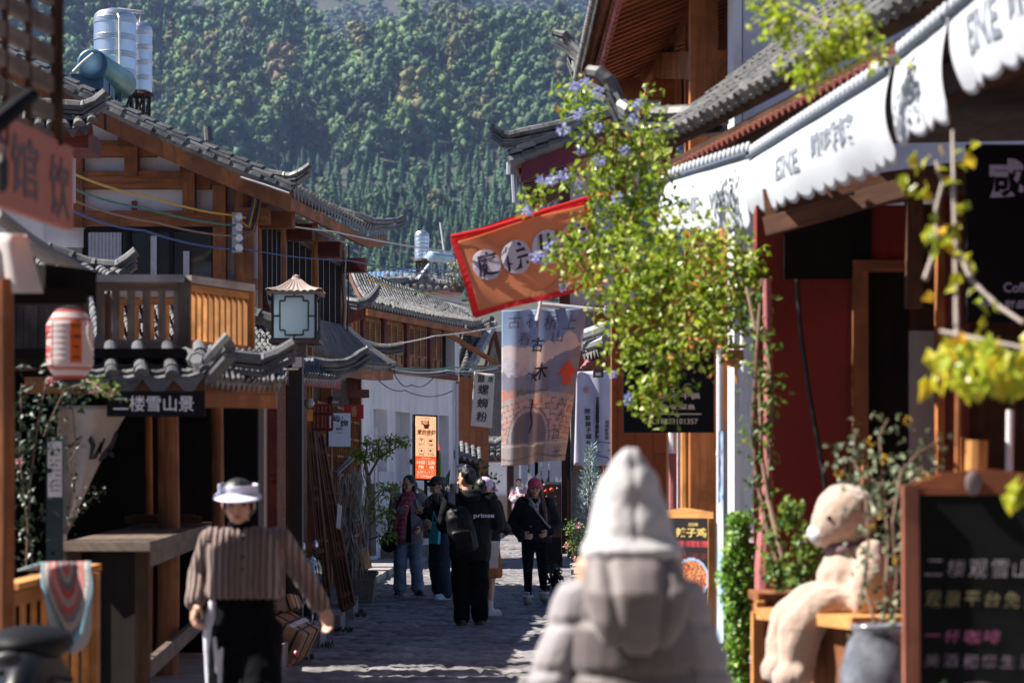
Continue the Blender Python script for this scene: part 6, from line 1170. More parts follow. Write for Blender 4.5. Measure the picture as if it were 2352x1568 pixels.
# food poster stand
t=thing('menu_stand','wooden sandwich board with a colour photo of a spicy dish and yellow lettering','sandwich board',P(1590,1400,15.5)); o,e=P(1520,1500,15.6),P(1632,1500,15.4); e.z=o.z; fn=plane_fn(o,e-o,V(0,0,P(0,1188,15.5).z-o.z),.004)
def food(u,v):
    y=1-v; c_=np.array([.02,.014,.016]); du,dy=(u-.62)/.36,(y-.44)/.15; r_=math.hypot(du,dy)
    if r_<1: c_=np.array([.35,.48,.7])
    if r_<.86:
        n=vn(u*30,y*44,1)+vn(u*70,y*90,2)*.6; c_=np.array([.50,.10,.04]) if n>.1 else np.array([.62,.30,.12]) if n>-.25 else np.array([.15,.03,.02])
    if y>.68: 
        n=vn(u*18,y*26,6); du,dy=(u-.85)/.3,(y-.8)/.12
        if math.hypot(du,dy)<1: c_=np.array([.55,.38,.2]) if n>0 else np.array([.12,.22,.07])
    if .17<y<.21 and u>.2 and vn(u*40,1,2)>-.1: c_=np.array([.5,.06,.08])
    if .26<y<.3: c_=c_+np.array([.18,.01,.01])*max(0,vn(u*20,y*20,9)+.4)
    return tuple(c_)
m=MB(); m.grid(lambda u,v:fn(u,v),50,90,food); m.build('poster',vcol('printed menu',.35),t); f2=lambda u,v:fn(u,v)+V(0,-.006,0); m=MB(); write(m,'辣子鸡',f2,.30,.86,.92,.93,.02); write(m,'招牌',f2,.55,.94,.75,.965,.01); m.build('lettering',plain('yellow lettering',(.75,.55,.16),.6,0,0),t); m=MB(); write(m,'SICHUAN SPICY DISH',f2,.28,.80,.95,.82,.0); m.build('red_lettering',plain('red lettering',(.42,.03,.03),.7,0,0),t)
m=MB(); [m.beam(fn(u,-.3),fn(u,1.0),.04,.05,V(0,-1,0)) for u in (-.02,1.02)]; m.prism([fn(-.06,1.0),fn(1.06,1.0),fn(1.06,1.045),fn(.8,1.06),fn(.5,1.075),fn(.2,1.06),fn(-.06,1.045)],(0,.04,0)); m.build('frame',W_pine,t)
# ---------------------------------------------------------------- creeper with blue flowers, hanging over the street
LFV=leafmat('creeper leaves',(.10,.17,.012),(.32,.42,.025),(.70,.74,.25),.5,.3); BLUE=leafmat('blue plumbago petals',(.30,.32,.68),(.48,.50,.85),None,.35)
cr=thing('flowering_creeper','big yellow green creeper with pale blue flower heads hanging from the tiled roof','creeper',P(1600,600,13.5)); sm_=MB(); lf=MB(); fl=MB(); tw=leafmat('orange creeper leaves',(.45,.15,.03),(.5,.28,.05),None,.3); lo=MB()
def spray(pts,n,s,L=.05,fn_=0,sr=.008):
    n=int(n*.98); L*=1.3; s*=1.08
    st=[P(*p) for p in pts]; sm_.tube(st,[sr*(1-.6*i/len(st)) for i in range(len(st))],5)
    for k in range(n):
        i=random.randrange(len(st)-1); p=lerp(st[i],st[i+1],random.random())+rvec()*s*random.random()**.5; (lo if random.random()<.03 else lf).leaf(p,rvec()+V(0,0,-.3),rvec()+V(-.5,-.2,.7),L*rnd(.55,1.2),L*rnd(.4,.65))
def flower(x,y,d,r_=.05):
    c_=P(x,y,d)
    for q in range(34): a=rvec(); fl.leaf(c_+a*r_*rnd(.3,.9),a+rvec()*.5,rvec(),r_*rnd(.5,.8),r_*.5)
for pts,n,s,L in (([(1520,620,14),(1440,520,14),(1400,420,14),(1370,330,14),(1335,250,14),(1322,210,14)],330,.15,.045),([(1450,540,14),(1470,420,14),(1480,300,14),(1490,200,14)],200,.10,.04),
  ([(1520,640,13.8),(1400,560,13.9),(1320,560,14),(1275,590,14)],300,.14,.045),([(1500,560,14),(1420,450,14),(1330,400,14),(1230,440,14),(1195,490,14)],240,.09,.04),([(1520,640,13.8),(1430,660,13.8),(1350,620,13.8),(1300,580,13.9)],300,.16,.045),
  ([(1560,620,13.6),(1520,720,13.6),(1480,800,13.6),(1430,790,13.6)],420,.2,.045),([(1600,640,13.5),(1560,760,13.5),(1530,860,13.5),(1500,930,13.5)],480,.17,.045),([(1640,620,13.4),(1620,720,13.4),(1600,790,13.4)],500,.24,.045),([(1690,600,13.3),(1680,680,13.3),(1650,760,13.3)],480,.22,.045),
  ([(1640,560,13.4),(1560,560,13.5),(1480,600,13.6),(1420,620,13.6)],620,.24,.045),([(1560,650,13.5),(1470,690,13.6),(1400,720,13.7)],420,.2,.045),([(1480,470,13.9),(1440,380,13.9),(1420,300,14)],260,.17,.042),([(1500,880,13.5),(1470,920,13.5)],90,.1,.045),([(1545,420,14.2),(1500,340,14.2),(1520,290,14.2)],130,.12,.04),([(1470,300,14),(1490,420,13.9),(1510,520,13.8),(1530,620,13.6)],420,.17,.045),([(1400,330,14),(1420,450,13.9),(1440,560,13.8)],300,.15,.042),([(1380,440,14),(1350,520,13.9),(1390,600,13.8)],200,.13,.042),([(1700,560,13.3),(1720,640,13.3),(1715,740,13.3)],240,.12,.045)): spray(pts,n,s,L)
for x,y in ((1330,265),(1368,212),(1335,340),(1372,290),(1430,345),(1300,300),(1452,275),(1372,370),(1300,400),(1240,410),(1333,420),(1212,480),(1237,592),(1300,655),(1265,560),(1440,700),(1405,860),(1445,912),(1465,235),(1350,185),(1385,640),(1420,450),(1560,720),(1265,415),(1325,200)): flower(x+rnd(-6,6),y+rnd(-5,5),13.85+rnd(-.1,.1),rnd(.022,.036))
sm_.build('stem',plain('vine stem',(.16,.09,.06),.8),cr); lf.build('leaves',LFV,cr); lo.build('orange_leaves',tw,cr); fl.build('blossoms',BLUE,cr)
# pink painted post with vine, hedge column
PINKP=plaster('dusty rose paint',(.42,.13,.13),(.30,.10,.10)); 
pv_=thing('pink_post','dusty pink painted post at the corner of the red shop wrapped in vine stems','post',P(1756,1700,12.6)); MB().tube([P(1757,1750,12.6),P(1756,1300,12.6),P(1763,1100,12.6)],[.055,.052,.03],10).tube([P(1763,1100,12.6),P(1766,900,12.6),P(1762,640,12.6)],[.026,.024,.022],9).build('pole',PINKP,pv_)
vine('climbing_vine','bare brown vine stems with few green leaves twining up the pink post',[[P(1815,1345,12.0),P(1790,1250,12.1),P(1765,1150,12.3),P(1750,1050,12.4),P(1745,900,12.5),P(1740,780,12.5),P(1715,660,12.7)],[P(1800,1345,12.2),P(1760,1200,12.3),P(1735,1080,12.4),P(1730,950,12.4),P(1738,800,12.4),P(1750,640,12.5)],[P(1755,1240,12.3),P(1770,1000,12.4),P(1775,900,12.4),P(1758,760,12.5)]],LFG,95,.05,.10,stem_r=.016)
vine('leafy_sprig','young green shrub growing beside the leg of the plush bear',[[P(1840,1345,11.4),P(1835,1290,11.4),P(1850,1220,11.4)],[P(1850,1345,11.4),P(1875,1300,11.4),P(1880,1260,11.4)],[P(1795,1345,11.6),P(1780,1310,11.6),P(1770,1280,11.6)],[P(1815,1200,11.6),P(1822,1170,11.6)]],LFG,110,.045,.085,'shrub')
hg=thing('ivy_column','narrow dense column of bright green ivy beside the pink post','ivy',P(1697,1700,13.2)); lf=MB(); m=MB()
for k in range(2600):
    y=rnd(1180,1680); w_=34+10*math.sin(y*.02)+8*vn(y*.03,1,1)*3; w_*=.55+.45*min(1,(y-1170)/90); a=rnd(0,6.28); q=random.random()**.4; c_=P(1697+math.cos(a)*w_*q,y,13.2)+V(0,math.sin(a)*.09*q,0); lf.leaf(c_,rvec()+V(0,0,-.3),V(math.cos(a)-.4,-.8,.6)+rvec()*.6,rnd(.03,.052),rnd(.025,.04))
lf.build('leaves',leafmat('ivy leaves',(.05,.14,.015),(.15,.32,.02),(.34,.44,.06),.4),hg); [m.tube([P(1690+k*6,1700,13.2),P(1695+k*4,1400,13.25),P(1692+k*5,1190,13.2)],.012,5) for k in range(3)]; m.build('stem',MATS['vine stem'],hg)
# ---------------------------------------------------------------- plush bear, bench, planter box, jar, chalkboard, plants
bn=thing('wooden_bench','low wooden bench with reddish front panel carrying the plush bear','bench',P(1940,1568,10.6)); zb_=P(0,1402,10.6).z
MB().hexa([V(1.10,10.9,zb_-.05),V(1.42,10.1,zb_-.05),V(1.95,10.3,zb_-.05),V(1.62,11.1,zb_-.05),V(1.10,10.9,zb_),V(1.42,10.1,zb_),V(1.95,10.3,zb_),V(1.62,11.1,zb_)],(.6,.8,.05)).build('seat',W_pine,bn)
MB().slab(V(1.17,10.85,0),V(1.47,10.18,0),V(1.47,10.18,zb_-.05),V(1.17,10.85,zb_-.05),.03).slab(V(1.47,10.17,0),V(1.9,10.35,0),V(1.9,10.35,zb_-.05),V(1.47,10.17,zb_-.05),.03).build('front_panel',W_old,bn)
pb=thing('planter_box','reddish wooden planter box beside the pink post behind the bear','planter',P(1800,1450,11.5)); bars(MB(),11.5,[(1742,1362,1850,1382),(1752,1385,1850,1700)],.5,0).build('box',W_old,pb); bars(MB(),11.4,[(1738,1380,1758,1400)],.1,0).build('corner_block',W_pine,pb); bars(MB(),11.3,[(1730,1405,1755,1700)],.12,0).build('corner_post',W_pine,pb)
JAR=plain('glazed jar',(.17,.175,.20),.18,0,.35,9,.15,.6,0,0,None,0,.6); jr=thing('glazed_jar','large dark glazed pottery jar with shiny highlight beside the chalkboard','jar',P(2025,1600,9.6)); D=9.6; q=P(2022,1440,D)
MB().lathe(q+V(0,0,-.52),[(.08,0),(.13,.12),(.165,.26),(.162,.36),(.13,.46),(.105,.50),(.12,.52),(.122,.535),(.10,.535),(.095,.50)],40).build('jar_body',JAR,jr,True)
vine('jar_plant','tall sparse shrub with small pale leaves and yellow fruit growing from the jar',[[P(2010,1430,9.6),P(1985,1340,9.7),P(1995,1250,9.7),P(1990,1150,9.8),P(1960,1050,9.9),P(1965,985,9.9)],[P(2030,1430,9.6),P(2035,1340,9.6),P(2040,1240,9.7),P(2030,1120,9.8),P(2020,1000,9.9),P(2040,960,9.9)],[P(2045,1430,9.6),P(2060,1330,9.6),P(2050,1200,9.6),P(2070,1080,9.7),P(2110,1040,9.8),P(2160,1010,9.9)],[P(2030,1120,9.8),P(1970,1080,9.9),P(1945,1050,9.9)],[P(2040,1160,9.7),P(2100,1100,9.8),P(2120,1070,9.8)]],leafmat('pale jar leaves',(.06,.09,.05),(.16,.20,.10),(.34,.36,.22),.3),85,.04,.12,'shrub',.008,flowers=(leafmat('yellow fruit',(.6,.35,.03),(.75,.5,.04),None,.2),2,.014))
t,fn=signboard('standing_chalkboard','large wooden framed chalkboard with white, yellow and pink chalk lines at the right edge','chalkboard',P(2105,1900,8.6),V(.49,-.06,0),V(0,.05,P(0,1135,8.6).z-P(0,1900,8.6).z),.03,MATS['chalkboard black']); 
ck=lambda n,c_:plain(n,c_,.9,0,.4,40)
for s_,v,u0,u1,h,c_ in (('二楼观雪山',.755,.06,.84,.05,ck('white chalk',(.34,.31,.34))),('观景平台免费',.665,.06,.90,.045,ck('yellow chalk',(.27,.23,.11))),('一杯咖啡',.555,.05,.62,.04,ck('pink chalk',(.36,.09,.20))),('美酒和您生活',.48,.05,.86,.042,ck('lilac chalk',(.22,.17,.22)))):
    m=MB(); n_=len(s_); q_=(u1-u0)/n_; [write(m,ch,fn,u0+q_*i_+.012,v+rnd(-.004,.004)+(.02 if ch=='一' else 0),u0+q_*(i_+1)-.022,v+(h if ch!='一' else .026),-.006,.12) for i_,ch in enumerate(s_)]; m.build('lettering',c_,t)
m=MB(); [strokes(m,fn,[(.45+.14*math.cos(k*.7+j),.415+.02*math.sin(k*.7+j)) for k in range(10)],.008) for j in range(3)]; strokes(m,fn,[(.30,.33),(.36,.30),(.44,.33)],.012); m.build('chalk_cup',MATS['lilac chalk'],t); m=MB(); m.add([fn(*p) for p in ((.12,.30),(.10,.36),(.16,.43),(.22,.45),(.20,.37),(.15,.31))],[list(range(6))]); m.build('chalk_leaf',ck('green chalk',(.10,.17,.10)),t)
m=MB(); m.beam(fn(-.03,-.1),fn(-.03,1.03),.055,.05,V(0,-1,0)); m.beam(fn(1.03,-.1),fn(1.03,1.03),.055,.05,V(0,-1,0)); m.build('frame',wood('wood_pinkish',(.34,.12,.07),(.18,.05,.03)),t); m=MB(); m.prism([fn(-.02,1.0),fn(1.02,1.0),fn(1.02,1.03),fn(.8,1.065),fn(.5,1.08),fn(.2,1.065),fn(-.02,1.03)],(0,.04,0)); m.build('top_board',wood('wood_top',(.30,.085,.03),(.15,.035,.014)),t); MB().ell(fn(.42,1.035)+V(0,-.01,0),(.03,.012,.045)).build('badge',plain('grey badge',(.16,.12,.12),.6),t)
for i,(x,y0,y1,w_,mm) in enumerate(((2240,1010,1075,34,W_pine),(2318,940,1080,11,WHITE),(2200,900,1075,10,W_orange))): tag(MB().tube([P(x,y1+500,9.8),P(x,y1,9.8),P(x+2,y0,9.8)],w_*9.8/FPX*.8,12).build('post_stake',mm),['rounded pale wooden stake behind the top of the big chalkboard','thin white stake behind the top of the big chalkboard','slim orange stake behind the top of the big chalkboard'][i],'stake')
# vine with big yellow leaves at the right edge, bright branches at the top
LFY=leafmat('big yellow leaves',(.30,.40,.03),(.55,.52,.03),(.75,.40,.03),.45,.35)
vine('yellow_leaf_vine','blurred vine with large yellow green leaves and grey stem at the right edge',[[P(2198,790,8.0),P(2194,560,8.1),P(2190,400,8.2),P(2188,300,8.3)],[P(2125,640,8.0),P(2152,560,8.05),P(2150,480,8.1),P(2165,420,8.15),P(2150,370,8.2)],[P(2195,560,8.1),P(2230,640,8),P(2290,700,7.9),P(2350,740,7.8)]],LFY,10,.065,.10,stem_r=.010,stem_mat=plain('grey vine stem',(.33,.27,.24),.8))
t=thing('yellow_leaf_cluster','hanging cluster of large sunlit yellow and orange leaves before the black board','leaf cluster',P(2250,820,7.6)); lf=MB(); sm_=MB()
for k in range(95): x=2240+random.gauss(0,62); lf.leaf(P(min(max(x,2130),2400),rnd(755,880)+abs(x-2250)*-.1,7.6+rnd(-.15,.15)),V(rnd(-.7,.5),rnd(-.5,.2),-1),rvec()+V(-.6,-.6,.6),rnd(.06,.10),rnd(.035,.055))
for k in range(10): lf.leaf(P(2330+rnd(-15,40),1110+rnd(-30,25),7.4),V(rnd(-.7,.5),rnd(-.5,.2),-1),rvec()+V(-.6,-.6,.6),.07,.05)
for k in range(9): lf.leaf(P(2100+rnd(-25,25),395+rnd(-60,40),8),V(rnd(-.7,.5),rnd(-.5,.2),-1),rvec(),.06,.035)
for k in range(14): lf.leaf(P(2165+rnd(-40,60),530+rnd(-60,50),8),V(rnd(-.7,.5),rnd(-.5,.2),-1),rvec(),.06,.04)
lf.build('leaves',LFY,t); sm_.tube([P(2160,760,7.7),P(2260,780,7.6),P(2360,800,7.5)],.008,6).build('stem',MATS['grey vine stem'],t)
t=thing('bright_branch','blurred bright yellow green branch hanging over the tiled roof at the top','branch',P(1850,80,10.5)); sm_=MB(); lf=MB()
for pts,n,s,L in (([(2010,110,10.4),(1900,60,10.4),(1800,10,10.5),(1720,-20,10.6)],230,.13,.05),([(1960,90,10.4),(1880,120,10.4),(1830,150,10.5)],170,.11,.05),([(2020,130,10.3),(1960,60,10.3),(1920,-20,10.3)],90,.09,.05),([(1900,100,10.4),(1860,170,10.4),(1850,195,10.4)],90,.07,.05),([(2060,150,10.2),(1990,100,10.2)],20,.06,.05),([(1800,30,10.5),(1770,70,10.5)],80,.1,.05)):
    st=[P(*p) for p in pts]; sm_.tube(st,[.014,.011,.008,.005][:len(st)],6)
    for k in range(n): i=random.randrange(len(st)-1); lf.leaf(lerp(st[i],st[i+1],random.random())+rvec()*s*random.random()**.5,rvec()+V(0,0,-.3),rvec()+V(-.5,-.2,.7),L*rnd(.6,1.2),L*rnd(.4,.65))
sm_.build('stem',MATS['grey vine stem'],t); lf.build('leaves',leafmat('bright leaves',(.25,.36,.02),(.45,.52,.03),(.66,.66,.12),.5,.35),t)
# ================================================================ PEOPLE
def caps(mb,p,q,r0,r1=None,flat=1.0,n=12):
    p=Vector(p);q=Vector(q); r1=r0 if r1 is None else r1; d=(q-p); L=d.length; d=d.normalized() if L>1e-6 else V(0,0,1)
    pts=[];rr=[]
    for k in (1.0,.8,.5,.2): pts.append(p-d*r0*math.sin(k*1.5708)*.999); rr.append(max(.0006,r0*math.cos(k*1.5708)))
    pts+=[p,q];rr+=[r0,r1]
    for k in (.2,.5,.8,1.0): pts.append(q+d*r1*math.sin(k*1.5708)*.999); rr.append(max(.0006,r1*math.cos(k*1.5708)))
    mb.tube(pts,rr,n,True,flat)
def chain(mb,pts,rs):
    for i in range(len(pts)-1): caps(mb,pts[i],pts[i+1],rs[i],rs[i+1])
def loft(mb,secs,n=24):   # secs: (x,y,z,rx,ry) horizontal ellipses from bottom to top
    vs=[];fs=[]
    for x,y,z,rx,ry in secs:
        for k in range(n): a=6.28319*k/n; c_,s_=math.cos(a),math.sin(a); vs.append(V(x+rx*math.copysign(abs(c_)**.85,c_),y+ry*math.copysign(abs(s_)**.85,s_),z))
    for i in range(len(secs)-1):
        for k in range(n): j=(k+1)%n; fs.append([i*n+k,i*n+j,(i+1)*n+j,(i+1)*n+k])
    fs+=[list(range(n))[::-1],[(len(secs)-1)*n+k for k in range(n)]]; mb.add(vs,fs)
def fuse(mb,name,mat,par,M,voxel=.008,it=3,wr=0,wscale=9,folds=None):
    me=bpy.data.meshes.new(name); me.from_pydata([tuple(v) for v in mb.v],[],mb.f); o=bpy.data.objects.new('tmp',me); COL.objects.link(o)
    r=o.modifiers.new('r','REMESH'); r.mode='VOXEL'; r.voxel_size=voxel
    if it: s=o.modifiers.new('s','SMOOTH'); s.factor=.5; s.iterations=it
    dg=bpy.context.evaluated_depsgraph_get(); dg.update(); m2=bpy.data.meshes.new_from_object(o.evaluated_get(dg)); bpy.data.objects.remove(o); bpy.data.meshes.remove(me)
    n=len(m2.vertices); co=np.empty(n*3,np.float32); m2.vertices.foreach_get('co',co); co=co.reshape(-1,3)
    if wr or folds:
        no=np.empty(n*3,np.float32); m2.vertices.foreach_get('normal',no); no=no.reshape(-1,3); sd=random.random()*30
        d=np.zeros(n)
        if wr: d+=np.array([noise.fractal(Vector((c[0]*wscale,c[1]*wscale,c[2]*wscale*.8+sd)),.8,2.1,3) for c in co])*wr
        if folds: d+=np.array([folds(*c) for c in co])
        co=co+no*d[:,None].astype(np.float32)
    co=np.array([(M@Vector(c)) for c in co.tolist()],np.float32) if True else co
    m2.vertices.foreach_set('co',co.ravel()); m2.update(); m2.name=name; m2.materials.clear(); return link(name,m2,mat,par,True)
SKIN=plain('skin',(.56,.32,.21),.5,0,.08,20,.05); 
B_=SKIN.node_tree.nodes['Principled BSDF']; B_.inputs['Subsurface Weight'].default_value=.12; B_.inputs['Subsurface Radius'].default_value=(.01,.004,.002); B_.inputs['Subsurface Scale'].default_value=.5
HAIR=plain('black hair',(.007,.006,.006),.45,0,.3,60,.4); HAIRB=plain('brown hair',(.09,.035,.022),.42,0,.4,60,.4)
EYE_=plain('dark eyes',(.015,.01,.01),.15,0,0); LIP=plain('lips',(.40,.10,.09),.45,0,0)
def hand(mb,w_,d,pn,sd,curl=.5,s=1.0):
    w_,d,pn=Vector(w_),Vector(d).normalized(),Vector(pn); a=d.cross(pn).normalized()*sd; pn=a.cross(d).normalized()*sd
    for k,(o,L,sp) in enumerate(((.026,.070,.16),(.009,.078,.04),(-.009,.072,-.06),(-.026,.058,-.18))):
        o*=s;L*=s; k0=w_+a*o*.6; k1=w_+d*.078*s+a*o*1.05; caps(mb,k0,k1,.0125*s,.0115*s)
        dr=(d+a*sp*.5).normalized(); p=k1; ang=0
        for f_,c_ in ((.45,.7),(.32,1.0),(.23,.8)):
            ang+=curl*c_; q=p+(dr*math.cos(ang)+pn*math.sin(ang))*L*f_; caps(mb,p,q,.0092*s,.0082*s); p=q
    t0=w_+d*.02*s+a*.022*s; t1=t0+(d*.55+a*.75+pn*.35).normalized()*.036*s; t2=t1+(d*.85+a*.25+pn*.45*curl).normalized()*.03*s; t3=t2+(d*.9+pn*.5*curl).normalized()*.022*s; chain(mb,[t0,t1,t2,t3],[.013*s,.0115*s,.0095*s,.0085*s])
def head(mb,c,Rm,s=1.0):
    c=Vector(c); e=lambda p,r: ellM(mb,c+Rm@(Vector(p)*s),[x*s for x in r],Rm)
    e((0,.012,.035),(.076,.092,.082)); e((0,-.005,-.02),(.066,.082,.075)); e((0,-.028,-.068),(.046,.052,.042)); e((0,-.05,-.092),(.024,.022,.016))
    e((0,-.092,-.018),(.011,.014,.026)); e((0,-.101,-.034),(.015,.013,.011)); e((0,-.083,-.066),(.022,.012,.011)); e((-.033,-.072,-.03),(.026,.02,.022)); e((.033,-.072,-.03),(.026,.02,.022)); e((0,-.078,.022),(.05,.016,.012))
    for x in (-1,1): e((x*.076,.012,-.012),(.010,.02,.03))
def ellM(mb,c,r,Rm):
    t=MB().ell((0,0,0),tuple(r),14,10); mb.add([Vector(c)+Rm@v for v in t.v],t.f)
def face(par,c,Rm,M,s=1.0,lips=LIP,glasses=False,brow=HAIR):
    c=Vector(c); T=lambda p:c+Rm@(Vector(p)*s)
    for x in (-1,1):
        m=MB(); ellM(m,T((x*.031,-.0835,-.002)),(.0125*s,.006*s,.0055*s),Rm); m.v=[M@v for v in m.v]; m.build('eye',EYE_,par,True)
        m=MB(); m.tube([M@T((x*.015,-.0925,.018)),M@T((x*.032,-.090,.024)),M@T((x*.05,-.078,.019))],[.003*s,.004*s,.002*s],6); m.build('eyebrow',brow,par)
    m=MB(); ellM(m,T((0,-.093,-.063)),(.019*s,.006*s,.0045*s),Rm); ellM(m,T((0,-.091,-.071)),(.015*s,.006*s,.005*s),Rm); m.v=[M@v for v in m.v]; m.build('lips',lips,par,True)
    if glasses:
        m=MB()
        for x in (-1,1): m.tube([M@T((x*.033+.025*math.cos(k*.524),-.101+.005*abs(math.cos(k*.524)),-.004+.021*math.sin(k*.524))) for k in range(13)],.0022,5)
        m.tube([M@T((-.008,-.105,0)),M@T((.008,-.105,0))],.002,5)
        for x in (-1,1): m.tube([M@T((x*.058,-.096,0)),M@T((x*.08,.0,.004))],.002,5)
        m.build('glasses',IRON if glasses=='dark' else plain('thin gold rim',(.35,.25,.15),.3,.8),par)
def person(label,x,y,yaw,H,J={},hy=0,hp=0,hr=0,voxel=.0065,group=None,sex='f',z=0.02,legs_bare=False):
    """skeleton in metres, front = -y; returns the thing, its world matrix and the joints"""
    t=thing('person',label,'person',(x,y,z),group); M=Matrix.Translation((x,y,z))@Matrix.Rotation(yaw,4,'Z'); k=H/1.62; sw=.165 if sex=='f' else .19
    D_={'hipL':(.085,0,.83),'hipR':(-.085,0,.83),'kneeL':(.09,-.015,.45),'kneeR':(-.09,-.015,.45),'ankL':(.09,.02,.075),'ankR':(-.09,.02,.075),'toeL':(.10,-.13,.035),'toeR':(-.10,-.13,.035),
     'shL':(sw,.01,1.315),'shR':(-sw,.01,1.315),'elL':(sw+.05,.03,1.05),'elR':(-sw-.05,.03,1.05),'wrL':(sw+.06,-.06,.82),'wrR':(-sw-.06,-.06,.82),'neck':(0,.015,1.385),'head':(0,-.01,1.51)}
    j={a:Vector(b)*k for a,b in D_.items()}
    for a,b in J.items(): j[a]=Vector(b)
    Rm=Matrix.Rotation(hy,3,'Z')@Matrix.Rotation(hp,3,'X')@Matrix.Rotation(hr,3,'Y'); mb=MB()
    head(mb,j['head'],Rm,k if k<1.05 else 1.05); caps(mb,j['neck']+V(0,.01,-.04),j['head']+V(0,.02,-.05),.052*k,.048*k)
    loft(mb,[(0,0,.76*k,.12*k,.09*k),(0,0,.86*k,.155*k,.10*k),(0,0,1.0*k,.118*k,.085*k),(0,0,1.15*k,.14*k,.095*k),(0,.01,1.28*k,sw*.95*k,.095*k),(0,.01,1.35*k,sw*.6*k,.06*k)])
    for s_,sd in (('L',1),('R',-1)):
        chain(mb,[j['sh'+s_],j['el'+s_],j['wr'+s_]],[.046*k,.038*k,.026*k]); d=(j['wr'+s_]-j['el'+s_]).normalized(); pn=j.get('pn'+s_,V(-sd*.9,.2,0)); hand(mb,j['wr'+s_]+d*.012,j.get('hd'+s_,d),pn,sd*1.0 if (V(0,-1,0)).dot(d.cross(pn))*sd>0 else -sd*1.0,j.get('curl'+s_,V(.45,0,0)).x,k)
        chain(mb,[j['hip'+s_],j['knee'+s_],j['ank'+s_]],[.078*k,.052*k,.036*k]); caps(mb,j['ank'+s_]+V(0,.02,-.03),j['toe'+s_],.034*k,.026*k)
    fuse(mb,'body',SKIN,t,M,voxel,2); return t,M,j,k,Rm
def top(t,M,j,k,mat,name='jacket',secs=None,ar=(.066,.058,.05),voxel=.009,wr=.007,wscale=9,folds=None,sleeves=True,it=3):
    mb=MB(); loft(mb,secs)
    if sleeves:
        for s_ in 'LR':
            w_=lerp(j['el'+s_],j['wr'+s_],.97); chain(mb,[lerp(j['sh'+s_],V(0,0,j['sh'+s_].z),.1),j['sh'+s_],lerp(j['sh'+s_],j['el'+s_],.5),j['el'+s_],w_],[ar[0]*k*1.05,ar[0]*k*1.05,ar[0]*k,ar[1]*k,ar[2]*k])
    return fuse(mb,name,mat,t,M,voxel,it,wr,wscale,folds)
def trousers(t,M,j,k,mat,r=(.10,.085,.07,.065),wr=.006,top_z=.93,hem=.97,name='trousers',voxel=.009,wscale=10):
    mb=MB(); loft(mb,[(0,0,.74*k,.13*k,.10*k),(0,0,.84*k,.168*k,.118*k),(0,0,top_z*k,.14*k,.10*k)])
    for s_ in 'LR': a=lerp(j['knee'+s_],j['ank'+s_],hem); chain(mb,[j['hip'+s_],lerp(j['hip'+s_],j['knee'+s_],.5),j['knee'+s_],lerp(j['knee'+s_],a,.5),a],[r[0]*k,(r[0]+r[1])/2*k,r[1]*k,r[2]*k,r[3]*k])
    return fuse(mb,name,mat,t,M,voxel,3,wr,wscale)
def shoes(t,M,j,k,mat,sole=None,h=.05,boot=0,r=.047):
    for s_ in 'LR':
        a,b=j['ank'+s_],j['toe'+s_]; mb=MB(); caps(mb,V(a.x,a.y+.03,b.z+.012),V(b.x,b.y,b.z+.006),r*k,r*.86*k); caps(mb,V(a.x,a.y+.015,b.z+.05),lerp(a,b,.5),.046*k,.036*k)
        if boot: caps(mb,V(a.x,a.y+.012,b.z+.03),V(a.x,a.y,a.z+boot),.05*k,.047*k)
        o=fuse(mb,'shoe',mat,t,M,.007,2)
        s2=MB(); d=V(b.x-a.x,b.y-a.y,0).normalized(); p0,p1=V(a.x,a.y+.03,b.z-.028),V(b.x,b.y,b.z-.028); nrm=V(-d.y,d.x,0)
        ring=[]; 
        for q in range(20): an=6.2832*q/20; c_=p0 if math.cos(an)<0 else p1; ring.append(c_+d*(math.cos(an)*r*1.05)+nrm*(math.sin(an)*r*.98))
        s2.prism([M@v for v in ring],(0,0,.028)); s2.build('sole',sole or mat,o)
def hairball(t,M,parts,mat=HAIR,name='hair',voxel=.007,wr=.004): 
    mb=MB()
    for p in parts:
        if len(p)==2: mb.ell(p[0],p[1],14,10)
        else: caps(mb,p[0],p[1],p[2],p[3] if len(p)>3 else p[2])
    return fuse(mb,name,mat,t,M,voxel,2,wr,22)
def hv(j,k,Rm): return lambda x,y,z: j['head']+Rm@(V(x,y,z)*k)
def knit(n,c1,c2,scale):
    m,N,B=newmat(n); wv=nd(N,'ShaderNodeTexWave',wave_type='BANDS',bands_direction='X',i_Scale=scale,i_Distortion=1.2,i_Detail=2); N.links.new(tex(N),wv.inputs[0]); f=wv.outputs['Fac']; N.links.new(ramp(N,f,[(.2,c2),(.6,c1)]),B.inputs['Base Color']); B.inputs['Roughness'].default_value=.95; B.inputs['Sheen Weight'].default_value=.3; bump(N,B,f,.9,.02); MATS[n]=m; return m
def plaid(n,a,b,c_,sc=9):
    m,N,B=newmat(n); w1=nd(N,'ShaderNodeTexWave',bands_direction='X',wave_profile='SIN',i_Scale=sc,i_Distortion=.6); w2=nd(N,'ShaderNodeTexWave',bands_direction='Z',wave_profile='SIN',i_Scale=sc*.8,i_Distortion=.6); o=tex(N); N.links.new(o,w1.inputs[0]); N.links.new(o,w2.inputs[0])
    x=mix(N,ramp(N,w1.outputs['Fac'],[(.45,(0,0,0)),(.55,(1,1,1))]),a,b); x=mix(N,ramp(N,w2.outputs['Fac'],[(.5,(0,0,0)),(.6,(.75,.75,.75))]),x,c_); N.links.new(x,B.inputs['Base Color']); B.inputs['Roughness'].default_value=.95; B.inputs['Sheen Weight'].default_value=.3; MATS[n]=m; return m
